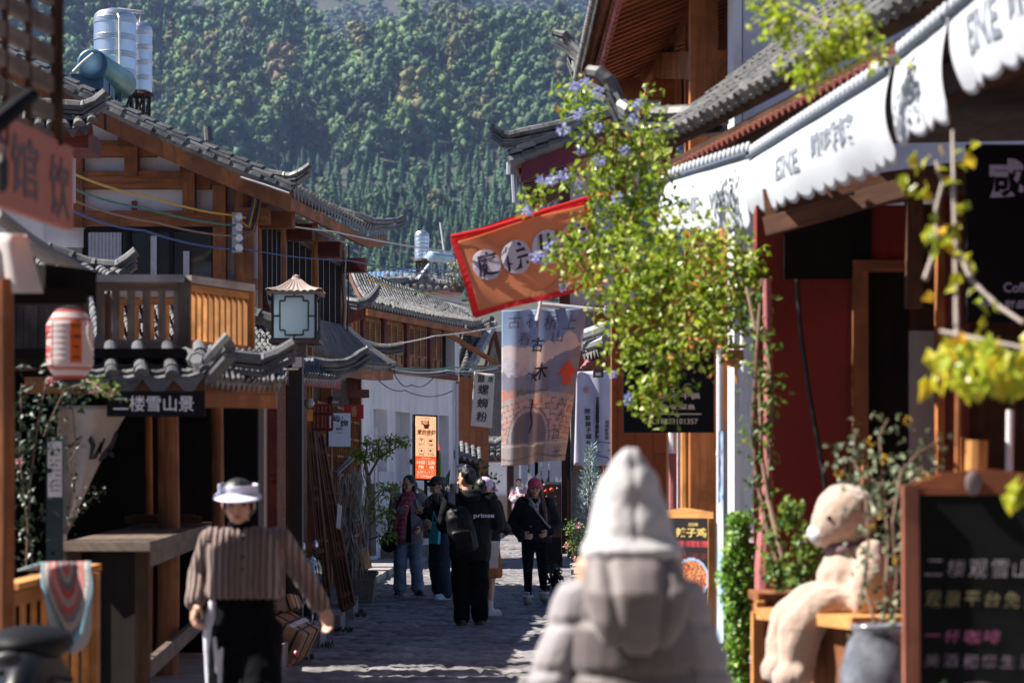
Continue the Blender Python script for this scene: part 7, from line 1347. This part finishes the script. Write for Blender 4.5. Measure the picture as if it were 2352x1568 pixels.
BLK=plain('black cloth',(.004,.004,.005),.9,0,.2,12,.2,.06); BLKJ=plain('black jacket',(.0045,.0045,.006),.65,0,.2,12,.2,.12); DENIM=plain('light denim',(.17,.22,.31),.85,0,.25,9,.2); NAVY=plain('dark denim',(.018,.026,.05),.8,0,.25,9,.2)
WSH=plain('white shoe',(.68,.68,.70),.6,0,.06,10); FLEECE=plain('cream fleece',(.62,.57,.54),.95,0,.12,60,.6,.2,.4)
# ---- woman in the sun visor, walking towards the camera
x0=P(562,0,11.6).x
t,M,j,k,Rm=person('woman in ribbed brown cardigan and white sun visor walking along the left side, looking down',x0,11.6,0,1.52,{
 'head':(-.025,-.05,1.405),'neck':(-.015,.0,1.285),'shL':(.165,.015,1.225),'elL':(.27,.13,1.05),'wrL':(.345,.20,.905),'shR':(-.160,.015,1.225),'elR':(-.235,.13,1.055),'wrR':(-.238,-.02,.925),'hdR':(.02,-.35,-.9),'hdL':(.35,-.1,-.8),'curlL':(.38,0,0),'curlR':(.6,0,0),
 'kneeL':(.09,-.14,.44),'ankL':(.10,-.10,.08),'toeL':(.11,-.25,.04),'kneeR':(-.085,.03,.43),'ankR':(-.09,.25,.12),'toeR':(-.10,.12,.05),'pnL':(-.5,-.6,0),'pnR':(.6,.3,0)},hy=.05,hp=.10,voxel=.0055)
face(t,j['head'],Rm,M,k)
KN=knit('ribbed brown knit',(.22,.145,.122),(.115,.072,.062),11)
cg=top(t,M,j,k,KN,'cardigan',[(0,.0,.945,.178,.128),(0,0,.97,.185,.135),(0,0,1.08,.178,.13),(0,.005,1.18,.185,.12),(0,.01,1.25,.165,.095),(0,.01,1.283,.10,.07)],(.064,.06,.054),.007,.005,8,lambda x,y,z:.0035*math.sin(x*170+.6*math.sin(z*9)) if abs(x)<.2 else 0,it=2)
m=MB(); 
for z_ in (1.235,1.145,1.085,1.015,.965): m.ell(M@V(.005,-.125 if z_<1.2 else -.105,z_),(.011,.007,.011),10,6)
m.build('button',plain('dark button',(.03,.02,.018),.3),cg,True); tag(cg,None,None)
mb=MB(); loft(mb,[(-.01,.0,1.245,.075,.068),(-.015,-.005,1.29,.068,.062),(-.015,-.01,1.315,.062,.058)]); fuse(mb,'turtleneck',BLK,t,M,.007,2,.002)
trousers(t,M,j,k,BLK,(.112,.105,.10,.10),.01,1.08,.9)
PAN=plain('pale trouser panel',(.62,.64,.72),.85,0,.06,8); mb=MB(); chain(mb,[(-.150,-.03,.93),(-.160,-.03,.80),(-.165,.0,.62),(-.158,.03,.40),(-.16,.1,.25)],[.018,.036,.03,.024,.02]); fuse(mb,'side_panel',PAN,t,M,.008,2,.003)
mb=MB(); chain(mb,[(-.01,-.0,.74),(.02,-.03,.66),(.03,-.03,.5),(.03,-.0,.3)],[.014,.05,.055,.05]); chain(mb,[(-.13,-.12,.76),(-.115,-.13,.6)],[.010,.012]); chain(mb,[(-.095,-.12,.71),(-.105,-.12,.55)],[.010,.012]); fuse(mb,'inner_panel',PAN,t,M,.007,2,.003)
shoes(t,M,j,k,WSH); h=hv(j,k,Rm)
hairball(t,M,[(h(0,.012,.042),(.083,.096,.074)),(h(0,.03,.035),(.086,.092,.068)),(h(0,.05,-.02),(.083,.075,.08)),(h(-.01,.08,.085),(.034,.034,.028)),(h(-.07,-.02,.02),h(-.066,-.03,-.03),.012),(h(.07,-.02,.02),h(.066,-.03,-.03),.012)])
m=MB(); m.tube([M@(h(-.01,.08,.085)+V(.032*math.cos(q*.5),.035*math.sin(q*.5),0)) for q in range(14)],.010,7); m.build('hair_tie',plain('silver scrunchie',(.22,.22,.25),.4,.3,.1,40),t,True)
vs_=thing('sun_visor','white lilac sun visor worn low over the face by the cardigan woman','visor',M@h(0,-.1,.05)); m=MB()
def band(u,v): a=lerp(-2.3,2.3,u); return M@h(.098*math.sin(a),-.104*math.cos(a)+.008,.046+.042*v)
m.grid(band,40,4); m.build('band',plain('visor white',(.66,.65,.78),.6,0,.05,5),vs_,True,.006); m=MB()
def brim(u,v): a=lerp(-1.75,1.75,u); q=v*(.060*max(0,math.cos(a*.8))+.020); return M@h((.098+q*.55)*math.sin(a),-.104*math.cos(a)+.008-q*math.cos(a*.6),.048-q*.42)
m.grid(brim,40,6); m.build('brim',MATS['visor white'],vs_,True,.005)
tag(MB().slab(P(508,1165,19.5),P(528,1165,19.5),P(524,1104,19.5),P(491,1108,19.5),.05).build('red_cushion',plain('red cushion cloth',(.42,.03,.06),.8,0,.12,8)),'red cloth cushion standing in the dark stall behind the visor woman','cushion')
# ---- woman with the red scarf
x0=P(938,0,32.7).x
t,M,j,k,Rm=person('woman in mauve coat and long red scarf with jeans, standing by the light box',x0,32.7,0,1.62,{'head':(.0,-.03,1.50),'elR':(-.235,.02,1.06),'wrR':(-.10,-.17,1.14),'elL':(.235,.05,1.06),'wrL':(.175,-.11,.93),'hdR':(.3,-.2,.6),'curlR':(.9,0,0),'kneeR':(-.11,-.02,.45),'ankR':(-.115,.02,.08),'toeR':(-.14,-.11,.036),'kneeL':(.10,-.03,.45),'ankL':(.13,.02,.08),'toeL':(.17,-.10,.036)},hy=-.55,hp=.08)
face(t,j['head'],Rm,M,k,LIP,True); h=hv(j,k,Rm)
hairball(t,M,[(h(0,.035,.05),(.09,.10,.085)),(h(0,.06,-.03),(.095,.075,.11)),(h(-.078,.01,-.03),h(-.07,.0,-.13),.03),(h(.078,.02,-.03),h(.07,.02,-.12),.03),(h(-.06,.06,-.1),V(-.12,.0,1.27),.05,.04)])
MAUVE=plain('mauve coat',(.20,.155,.185),.9,0,.12,7,.1,.3,.3)
ct=top(t,M,j,k,MAUVE,'coat',[(0,.01,.70,.20,.15),(0,.01,.74,.21,.155),(0,0,.95,.19,.145),(0,0,1.15,.185,.14),(0,.01,1.29,.17,.115),(0,.015,1.365,.085,.075)],(.078,.072,.066),.009,.009,7)
m=MB(); [m.ell(M@V(.055,-.155+.02*(z_>1.1),z_),(.010,.006,.010),8,6) for z_ in (1.2,1.08,.95,.82)]; m.build('button',plain('pale button',(.4,.38,.38),.4),ct,True)
m=MB(); m.slab(M@V(-.02,-.158,.72),M@V(.045,-.16,.72),M@V(.035,-.146,1.22),M@V(-.025,-.145,1.22),.012); m.build('open_front',BLK,t)
mb=MB(); [caps(mb,V(.085*math.cos(q*.6)-.0,.015+.075*math.sin(q*.6),1.345+.02*math.sin(q)),V(.085*math.cos(q*.6+.6),.015+.075*math.sin(q*.6+.6),1.345+.02*math.sin(q+1)),.042) for q in range(11)]; chain(mb,[(.05,-.07,1.32),(-.02,-.145,1.24),(-.06,-.165,1.12),(-.085,-.17,.95),(-.09,-.175,.80)],[.05,.055,.06,.062,.06])
chain(mb,[(.04,-.06,1.37),(-.05,-.10,1.30),(-.13,-.17,1.12),(-.17,-.18,.95),(-.20,-.17,.83)],[.045,.045,.045,.04,.03]); sc_=fuse(mb,'scarf',plaid('red plaid wool',(.42,.025,.03),(.30,.02,.035),(.20,.10,.17),6),t,M,.009,2,.006,14)
m=MB(); [m.tube([M@V(-.215+q*.013,-.18,.80),M@V(-.218+q*.013,-.182,.70+rnd(-.01,.02))],.004,4) for q in range(14)]; m.build('fringe',plain('scarf fringe',(.30,.03,.06),.95),sc_)
trousers(t,M,j,k,DENIM,(.105,.09,.085,.088),.008,.9,.9); m=MB(); 
for s_ in 'LR': a=lerp(j['knee'+s_],j['ank'+s_],.86); mb=MB(); caps(mb,a+V(0,0,.03),a-V(0,0,.02),.093,.093); fuse(mb,'turn_up',plain('pale denim',(.24,.29,.38),.85,0,.2,10),t,M,.009,1,.004)
shoes(t,M,j,k,plain('black leather',(.012,.011,.011),.35,0,.1),None,.05,.13,.052)
bg_=thing('shoulder_bag','black half moon shoulder bag hanging at the hip of the red scarf woman','bag',P(890,1255,32.6)); mb=MB(); mb.ell((0,0,0),(.12,.06,.13),16,10); mb.box((.02,0,.08),(.16,.08,.12)); fuse(mb,'bag_body',BLK,bg_,Matrix.Translation(P(893,1245,32.55)),.01,4,.004); MB().tube([P(890,1225,32.55),P(905,1180,32.5),P(918,1140,32.6)],.01,6).tube([P(902,1230,32.55),P(912,1180,32.5),P(920,1140,32.6)],.01,6).build('strap',BLK,bg_)
# ---- woman looking at a phone
x0=P(1012,0,31.6).x
t,M,j,k,Rm=person('woman with black bun and checked scarf looking down at her phone beside the man',x0,31.6,-.95,1.60,{'head':(0,-.07,1.475),'elR':(-.21,-.08,1.07),'wrR':(-.09,-.29,1.15),'elL':(.21,-.06,1.07),'wrL':(.08,-.28,1.16),'curlL':(.9,0,0),'curlR':(.9,0,0),'ankL':(.14,-.02,.075),'toeL':(.17,-.17,.035),'kneeL':(.12,-.04,.45),'ankR':(-.10,.04,.075),'toeR':(-.13,-.12,.035)},hy=.1,hp=.42)
face(t,j['head'],Rm,M,k,LIP,'dark'); h=hv(j,k,Rm); hairball(t,M,[(h(0,.035,.05),(.09,.10,.085)),(h(0,.06,-.02),(.088,.075,.09)),(h(0,.13,.03),(.05,.05,.05)),(h(-.06,-.06,.06),h(.06,-.06,.06),.03),(h(.06,.04,-.05),h(.07,.06,-.16),.03),(h(-.06,.04,-.05),h(-.07,.06,-.14),.03)])
top(t,M,j,k,BLKJ,'jacket',[(0,.01,.86,.175,.14),(0,0,.9,.185,.145),(0,0,1.1,.18,.14),(0,.01,1.28,.17,.115),(0,.015,1.35,.085,.075)],(.07,.065,.055),.009,.008)
mb=MB(); [caps(mb,V(.09*math.cos(q*.6),.005+.085*math.sin(q*.6),1.335+.02*math.sin(q)),V(.09*math.cos(q*.6+.6),.005+.085*math.sin(q*.6+.6),1.335+.02*math.sin(q+1)),.05) for q in range(11)]; chain(mb,[(-.08,-.08,1.31),(-.14,-.14,1.22),(-.15,-.15,1.1)],[.06,.065,.06]); chain(mb,[(.08,-.08,1.31),(.16,-.02,1.26),(.2,.06,1.2)],[.06,.06,.055]); fuse(mb,'scarf',plaid('brown check wool',(.035,.028,.03),(.20,.16,.155),(.06,.045,.045),7),t,M,.009,2,.006,14)
trousers(t,M,j,k,NAVY,(.105,.10,.095,.09),.009,.92,.97); shoes(t,M,j,k,WSH)
ph=thing('phone','small phone held in both hands by the checked scarf woman','phone',M@V(0,-.36,1.2)); MB().hexa([M@V(x_,y_,z_) for x_,y_,z_ in ((-.035,-.37,1.17),(.035,-.37,1.17),(.035,-.365,1.18),(-.035,-.365,1.18),(-.035,-.41,1.30),(.035,-.41,1.30),(.035,-.40,1.30),(-.035,-.40,1.30))]).build('phone_body',plain('phone case',(.2,.35,.38),.3),ph)
pbag=thing('paper_bag','turquoise paper shopping bag hanging from the arm of the checked scarf woman','bag',P(999,1245,31.3)); TQ=plain('turquoise paper',(.02,.38,.42),.6,0,.08,6); a=P(985,1246,31.3); b=P(1005,1248,31.2); MB().hexa([a,b,b+V(.03,.12,0),a+V(.03,.12,0),P(989,1197,31.3),P(1009,1198,31.2),P(1009,1198,31.2)+V(.02,.06,0),P(989,1197,31.3)+V(.02,.06,0)],(.1,.1,.3)).build('bag_body',TQ,pbag); MB().tube([P(993,1198,31.3),P(996,1172,31.25),P(1005,1198,31.25)],.005,5).build('handle',TQ,pbag)
fb2=thing('fur_charm','fluffy brown leopard pouch hanging below the phone of the checked scarf woman','pouch',P(982,1215,31.2)); mb=MB(); mb.ell((0,0,0),(.06,.05,.07)); fuse(mb,'pouch',plain('leopard fur',(.38,.24,.15),.95,0,.6,40,.5,.2,.4,0,(.06,.03,.02)),fb2,Matrix.Translation(P(981,1203,31.2)),.008,1,.01,40)
# ---- man with backpack, seen from behind
x0=P(1080,0,25.6).x
t,M,j,k,Rm=person('man in black hooded jacket printed with white letters, walking away with a backpack',x0,25.6,math.pi,1.66,{'head':(.045,-.03,1.545),'neck':(.02,.02,1.41),'shL':(.205,.02,1.335),'shR':(-.205,.02,1.335),'elL':(.285,-.02,1.07),'wrL':(.16,-.22,1.08),'elR':(-.29,-.02,1.08),'wrR':(-.14,-.22,1.08),'kneeL':(.10,-.04,.46),'ankL':(.09,.06,.08),'toeL':(.10,-.08,.035),'kneeR':(-.10,.02,.46),'ankR':(-.10,-.02,.08),'toeR':(-.11,-.17,.035)},hy=.75,hp=.05,sex='m')
face(t,j['head'],Rm,M,k,LIP,True); h=hv(j,k,Rm)
hairball(t,M,[(h(0,.035,.055),(.083,.094,.075)),(h(0,.065,.0),(.07,.05,.055)),(h(0,-.06,.10),h(0,.03,.125),.04)],wr=.008)
top(t,M,j,k,BLKJ,'jacket',[(0,.01,.70,.215,.155),(0,.01,.76,.225,.16),(0,0,.95,.225,.16),(0,0,1.15,.225,.155),(0,.015,1.30,.21,.125),(0,.02,1.40,.09,.085)],(.085,.08,.062),.009,.010,7)
mb=MB(); [caps(mb,V(.095*math.cos(q*.52),.04+.085*math.sin(q*.52),1.405),V(.095*math.cos(q*.52+.52),.04+.085*math.sin(q*.52+.52),1.405),.04) for q in range(13)]; mb.ell((0,.13,1.36),(.12,.05,.06)); fuse(mb,'hood',BLKJ,t,M,.009,2,.006)
def bk_(u,v): return M@V(.13-u*.42,.172+.012*math.sin(v*6)-.03*abs(u-.45)**2*4,1.10+v*.12)
m=MB(); write(m,'prinse',bk_,.40,.30,.92,.78,.03); m.build('lettering',LETW,t)
trousers(t,M,j,k,BLK,(.115,.10,.09,.085),.011,.92,.97); shoes(t,M,j,k,plain('black leather',(.012,.011,.011),.35,0,.1),plain('brown sole',(.09,.06,.045),.8),.05,.1,.056)
bpk=thing('backpack','black backpack with grey shoulder strap on the back of the man','backpack',P(1062,1240,25.3)); mb=MB(); loft(mb,[(0,0,-.26,.10,.07),(0,0,-.22,.145,.10),(0,0,-.05,.15,.11),(0,0,.12,.14,.10),(0,.01,.2,.11,.07),(0,.02,.23,.06,.04)]); mb.box((0,-.085,-.12),(.2,.06,.18)); fuse(mb,'bag_body',plain('backpack nylon',(.0045,.0045,.007),.5,0,.2,10,.2,.2),bpk,Matrix.Translation(P(1058,1212,25.38))@Matrix.Rotation(R(-12),4,'Y'),.009,3,.006); m=MB(); m.slab(P(1031,1150,25.36),P(1046,1158,25.36),P(1044,1118,25.5),P(1028,1122,25.5),.02); m.build('strap',plain('grey webbing',(.14,.14,.16),.8),bpk); bars(MB(),25.24,[(1042,1168,1049,1172)],.01,0).build('logo_patch',LETW,bpk)
# ---- woman in lavender cap half hidden behind the man
x0=P(1113,0,27.6).x
t,M,j,k,Rm=person('woman in lavender cap and orange brown skirt, half hidden behind the walking man',x0,27.6,2.5,1.56,{'elL':(.24,-.02,1.04),'wrL':(.18,-.18,.95),'elR':(-.24,.0,1.04),'wrR':(-.16,-.2,.98)},hy=-.35,hp=.15)
h=hv(j,k,Rm); hairball(t,M,[(h(0,.035,.04),(.088,.098,.085)),(h(0,.07,-.04),(.08,.06,.1))]); face(t,j['head'],Rm,M,k)
top(t,M,j,k,BLKJ,'jacket',[(0,.01,.78,.18,.14),(0,0,.85,.19,.15),(0,0,1.1,.19,.15),(0,.01,1.25,.175,.12),(0,.015,1.33,.085,.075)],(.075,.07,.06),.009,.009)
mb=MB(); loft(mb,[(0,0,.44,.19,.15),(0,0,.47,.205,.165),(0,0,.62,.19,.155),(0,0,.8,.165,.13)]); fuse(mb,'skirt',plain('rust corduroy',(.30,.10,.028),.9,0,.2,14,.2),t,M,.009,2,.006,10,lambda x,y,z:.008*math.sin(math.atan2(y,x)*11))
shoes(t,M,j,k,FLEECE,None,.05,.08)
cp=thing('cap','lavender baseball cap worn by the woman behind the man','cap',M@h(0,0,.08)); mb=MB(); ellM(mb,h(0,.01,.05),(.098*k,.108*k,.09*k),Rm); CAPM=plain('lavender cotton',(.55,.42,.60),.85,0,.06,8); fuse(mb,'crown_panel',CAPM,cp,M,.008,1); m=MB(); m.grid(lambda u,v:M@h(.085*(2*u-1)*(1-.25*v*v),-.085-.09*v*math.cos((2*u-1)*1.1)**.6,.04-.03*v-.03*(2*u-1)**2),16,6); m.build('brim',CAPM,cp,True,.008)
hb2=thing('handbag','small white leather handbag at the hip of the lavender cap woman','bag',P(1135,1290,27.2)); MB().box(P(1133,1262,27.1),(.12,.09,.14)).box(P(1135,1250,27.04),(.13,.03,.08)).box(P(1133,1290,27.12),(.11,.07,.12)).build('bag_body',plain('white leather',(.62,.6,.62),.4,0,.06),hb2); MB().tube([P(1126,1252,27.1),P(1124,1220,27.2),P(1128,1180,27.3)],.008,5).build('strap',MATS['white leather'],hb2)
# ---- woman in red cap
x0=P(1228,0,30.3).x
t,M,j,k,Rm=person('woman in red cap and black jacket walking towards the camera with hands in pockets',x0,30.3,0,1.56,{'elL':(.27,.04,1.0),'wrL':(.18,-.13,.92),'elR':(-.27,.04,1.0),'wrR':(-.165,-.15,.86),'hdR':(.6,-.3,.0),'hdL':(-.5,-.3,-.4),'curlR':(.5,0,0),'kneeL':(.10,.02,.43),'ankL':(.115,.10,.12),'toeL':(.12,-.03,.07),'kneeR':(-.085,-.06,.43),'ankR':(-.085,-.03,.08),'toeR':(-.085,-.18,.035)},hy=.0,hp=-.02)
face(t,j['head'],Rm,M,k,plain('red lips',(.45,.06,.06),.4,0,0)); h=hv(j,k,Rm)
hairball(t,M,[(h(0,.04,.03),(.088,.09,.085)),(h(.075,.02,-.02),h(.10,-.02,-.18),.026),(h(.10,-.03,-.16),V(.13,-.12,1.12),.04,.03),(V(.13,-.12,1.14),V(.15,-.14,.98),.03,.012),(h(-.078,.02,-.02),h(-.09,.0,-.15),.02),(h(-.10,.02,-.1),V(-.16,-.02,1.24),.03,.015),(h(0,.08,-.06),V(.0,.1,1.15),.07,.06)],HAIRB)
top(t,M,j,k,BLKJ,'jacket',[(0,.01,.78,.20,.15),(0,0,.83,.215,.16),(0,0,.98,.205,.155),(0,0,1.12,.195,.145),(0,.01,1.24,.18,.12),(0,.015,1.325,.085,.075)],(.083,.08,.066),.009,.011,7)
m=MB(); [m.ell(M@V(*p),(.010,.008,.010),8,6) for p in ((-.05,-.165,.98),(-.05,-.17,.86),(.1,-.16,.90),(.15,-.15,.90),(-.19,-.17,.90),(-.2,-.16,.86),(.2,-.12,.86))]; m.build('button',plain('brass',(.65,.42,.15),.3,.8),t,True)
mb=MB(); chain(mb,[(-.06,-.075,1.32),(-.02,-.125,1.25),(.0,-.145,1.2)],[.02,.026,.02]); chain(mb,[(.06,-.075,1.31),(.03,-.125,1.25),(.03,-.15,1.17)],[.02,.024,.018]); fuse(mb,'neck_scarf',plain('beige silk scarf',(.45,.42,.38),.6,0,.5,35,.1,.5,0,0,(.10,.09,.09)),t,M,.007,2,.003); m=MB(); m.tube([M@V(-.07,-.10,1.27),M@V(.02,-.165,1.17),M@V(.12,-.175,1.04),M@V(.2,-.15,.95)],.013,7); m.build('chain_strap',plain('woven chain',(.3,.29,.27),.5,.4,.5,90),t)
trousers(t,M,j,k,BLK,(.095,.066,.055,.046),.004,.9,.93); 
for s_ in 'LR':
    a=j['ank'+s_]; mb=MB(); caps(mb,a+V(0,0,-.02),lerp(a,j['knee'+s_],.22),.045,.048); o=fuse(mb,'sock',WSH,t,M,.007,1); m=MB(); [m.tube([M@(lerp(a,j['knee'+s_],f_)+V(.051*math.cos(q*.5),.051*math.sin(q*.5),0)) for q in range(14)],.004,5) for f_ in (.12,.16)]; m.build('stripe',BLK,o)
    mb=MB(); b=j['toe'+s_]; caps(mb,V(a.x,a.y+.02,b.z+.01),V(b.x,b.y,b.z+.01),.05,.056); [mb.ell(V(a.x+.045*math.cos(q*.7),a.y-.03+.05*math.sin(q*.7),b.z+.062),.026,8,6) for q in range(9)]; fuse(mb,'slipper',plain('tan suede',(.42,.3,.22),.9,0,.12,30,.2),t,M,.008,1,.003,30)
    mb=MB(); [mb.ell(V(a.x+.05*math.cos(q*.7),a.y-.035+.055*math.sin(q*.7),b.z+.066),.026,8,6) for q in range(9)]; fuse(mb,'slipper_trim',FLEECE,t,M,.008,1,.006,40)
cp=thing('cap','red baseball cap with curved brim worn by the woman in the black jacket','cap',M@h(0,0,.08)); CAPR=plain('red cotton',(.52,.07,.10),.85,0,.08,8); mb=MB(); ellM(mb,h(0,.005,.052),(.094*k,.106*k,.088*k),Rm); mb.ell(h(0,.0,.14),(.012,.012,.008),8,6); fuse(mb,'crown_panel',CAPR,cp,M,.008,1); m=MB(); m.grid(lambda u,v:M@h(.088*(2*u-1)*(1-.2*v*v),-.088-.075*v*math.cos((2*u-1)*1.1)**.6,.045-.03*v-.035*(2*u-1)**2),18,6); m.build('brim',CAPR,cp,True,.008)
# ---- far woman in pink jacket
x0=P(1192,0,66).x
t,M,j,k,Rm=person('woman in pink checked jacket with white collar standing far down the street',x0,66,.2,1.56,{'elL':(.22,-.06,1.05),'wrL':(-.03,-.2,1.08),'elR':(-.22,-.06,1.05),'wrR':(.03,-.22,1.10),'curlL':(.9,0,0),'curlR':(.9,0,0)},hy=-.1,voxel=.009,z=.13); h=hv(j,k,Rm)
face(t,j['head'],Rm,M,k); hairball(t,M,[(h(0,.035,.05),(.088,.098,.08)),(h(0,.06,-.02),(.084,.07,.09))],voxel=.01)
top(t,M,j,k,plaid('pink check',(.42,.24,.28),(.52,.36,.38),(.26,.12,.16),7),'jacket',[(0,.01,.62,.19,.15),(0,0,.7,.2,.16),(0,0,1.0,.2,.16),(0,.01,1.25,.175,.13),(0,.015,1.33,.085,.075)],(.085,.08,.07),.011,.01); mb=MB(); [caps(mb,V(.1*math.cos(q*.6),.02+.09*math.sin(q*.6),1.32),V(.1*math.cos(q*.6+.6),.02+.09*math.sin(q*.6+.6),1.32),.045) for q in range(11)]; chain(mb,[(-.06,-.08,1.31),(-.02,-.16,1.15)],[.045,.04]); chain(mb,[(-.2,-.12,1.0),(-.1,-.2,1.05)],[.06,.06]); fuse(mb,'collar',plain('white fleece',(.66,.64,.66),.95,0,.1,40,.4),t,M,.011,1,.008,30)
trousers(t,M,j,k,BLK,voxel=.011); shoes(t,M,j,k,WSH)
# ---- hooded person in the foreground, from behind
x0=P(1447,0,6.75).x; PUFF=plain('beige grey puffer nylon',(.27,.245,.255),.6,0,.10,90,.25,.3,.3)
t,M,j,k,Rm=person('person seen from behind in a beige grey puffer jacket with a pointed hood pulled up',x0,6.75,math.pi+.06,1.60,{'head':(0,-.04,1.435),'neck':(0,.0,1.32),'shL':(.138,.0,1.16),'shR':(-.138,.0,1.16),'elL':(.214,.02,.94),'elR':(-.214,.02,.94),'wrL':(.23,-.12,.78),'wrR':(-.23,-.12,.78)},hp=.1,voxel=.007)
h=hv(j,k,Rm); hairball(t,M,[(h(0,.03,.02),(.085,.09,.085))])
qf=lambda x,y,z:-.013*math.exp(-(((z-.03*abs(x))%.15-.06)/.014)**2)
PUFF_SHADE=plain('puffer nylon in painted shade',(.095,.075,.073),.55,0,.08,60,.2,.4,.3)  # torso nylon darkened, shade on the back put into the colour
top(t,M,j,k,PUFF_SHADE,'jacket',[(0,.01,.70,.175,.175),(0,.01,.74,.188,.185),(0,0,.92,.188,.185),(0,0,1.08,.18,.175),(0,.01,1.17,.15,.15),(0,.01,1.26,.10,.11)],(.07,.07,.06),.008,.003,6,qf,sleeves=False)
for s_ in 'LR':
    mb=MB(); chain(mb,[lerp(j['sh'+s_],V(0,0,j['sh'+s_].z),.25),j['sh'+s_],lerp(j['sh'+s_],j['el'+s_],.5),j['el'+s_],j['wr'+s_]],[.08,.078,.075,.076,.066]); fuse(mb,'sleeve',PUFF,t,M,.008,3,.006,9,lambda x,y,z:-.010*math.exp(-((z%.13-.06)/.014)**2))
mb=MB(); loft(mb,[(0,.02,1.255,.115,.11),(0,.035,1.28,.140,.145),(0,.04,1.305,.142,.15),(0,.03,1.335,.118,.13)]); loft(mb,[(0,.02,1.29,.120,.13),(.0,.015,1.35,.118,.138),(.002,.01,1.40,.112,.130),(.004,.01,1.45,.094,.112),(.006,.02,1.50,.077,.09),(.006,.03,1.535,.055,.062),(.004,.04,1.56,.036,.04),(.002,.045,1.578,.020,.022),(.0,.05,1.586,.008,.008)])
fuse(mb,'hood',plain('pale hood nylon',(.39,.37,.38),.6,0,.08,80,.25,.3,.3),t,M,.008,2,.007,9,lambda x,y,z:.0022*math.sin(z*60+x*20+6*y)-.006*math.exp(-(x/.008)**2)*(z>1.33))
mb=MB(); loft(mb,[(-.0,.20,1.02,.03,.02),(-.0,.205,1.05,.09,.035),(-.0,.195,1.11,.128,.055),(-.0,.16,1.19,.150,.085),(0,.11,1.25,.14,.10),(0,.08,1.29,.12,.10)]); fuse(mb,'hood_cape',plain('hood nylon in painted shade',(.15,.122,.12),.6,0,.08,60,.2,.4,.3),t,M,.008,2,.004,6,lambda x,y,z:-.012*math.exp(-((abs(x)-.055-.12*(z-1.05))/.014)**2)+.003*math.sin(x*30+z*22))  # cape darker than the hood, its shade put into the colour
trousers(t,M,j,k,BLK,voxel=.012); shoes(t,M,j,k,plain('black leather',(.012,.011,.011),.35,0,.1))
# ---- seated plush bear (a generic round-snouted bear)
PLU=plain('cream plush',(.43,.315,.25),.95,0,.07,26,.5,.2,.5); PLB=plain('grey snout plush',(.50,.50,.53),.9,0,.08,20,.3)
br=thing('plush_bear','big cream plush bear sitting in profile on the wooden bench with legs dangling','plush toy',P(1950,1400,10.6)); MI=Matrix.Identity(4); D=10.6; p=lambda x,y,dd=0:P(x,y,D+dd); mb=MB()
mb.ell(p(1942,1180),(.138,.155,.135),20,14); mb.ell(p(1922,1200),(.112,.135,.105),18,12); mb.ell(p(1898,1222),(.075,.10,.066),16,12)
chain(mb,[p(1958,1262),p(1952,1325),p(1958,1380)],[.10,.15,.16]); mb.ell(p(1985,1365),(.15,.16,.13),16,12)
chain(mb,[p(1940,1385,-.1),p(1880,1395,-.12),p(1838,1440,-.14),p(1832,1500,-.14),p(1828,1540,-.15)],[.09,.095,.098,.085,.075]); mb.ell(p(1820,1555,-.17),(.09,.09,.075),14,10)
chain(mb,[p(1930,1375,.1),p(1865,1380,.12),p(1815,1420,.12),p(1800,1480,.12),p(1795,1515,.12)],[.088,.092,.092,.08,.075]); mb.ell(p(1785,1535,.1),(.075,.085,.07),14,10)
chain(mb,[p(2000,1270,-.14),p(1998,1330,-.19),p(1985,1385,-.17)],[.065,.08,.075]); chain(mb,[p(1960,1290,.15),p(1925,1340,.2),p(1930,1385,.15)],[.05,.06,.06])
fuse(mb,'bear_body',PLU,br,MI,.012,3,.007,14)
mb=MB(); mb.ell(p(1886,1224),(.062,.085,.055),16,10); mb.ell(p(1868,1226),(.03,.045,.03)); fuse(mb,'snout',PLB,br,MI,.01,2,.003,20); MB().ell(p(1905,1188,-.118),.012).build('eye',EYE_,br,True)
mb=MB(); [caps(mb,p(1958,1258)+V(.1*math.cos(q*.6),.1*math.sin(q*.6),0),p(1958,1258)+V(.1*math.cos(q*.6+.6),.1*math.sin(q*.6+.6),0),.03) for q in range(11)]; fuse(mb,'neck_scarf',plain('mauve scarf',(.17,.10,.11),.9),br,MI,.01,1,.004)
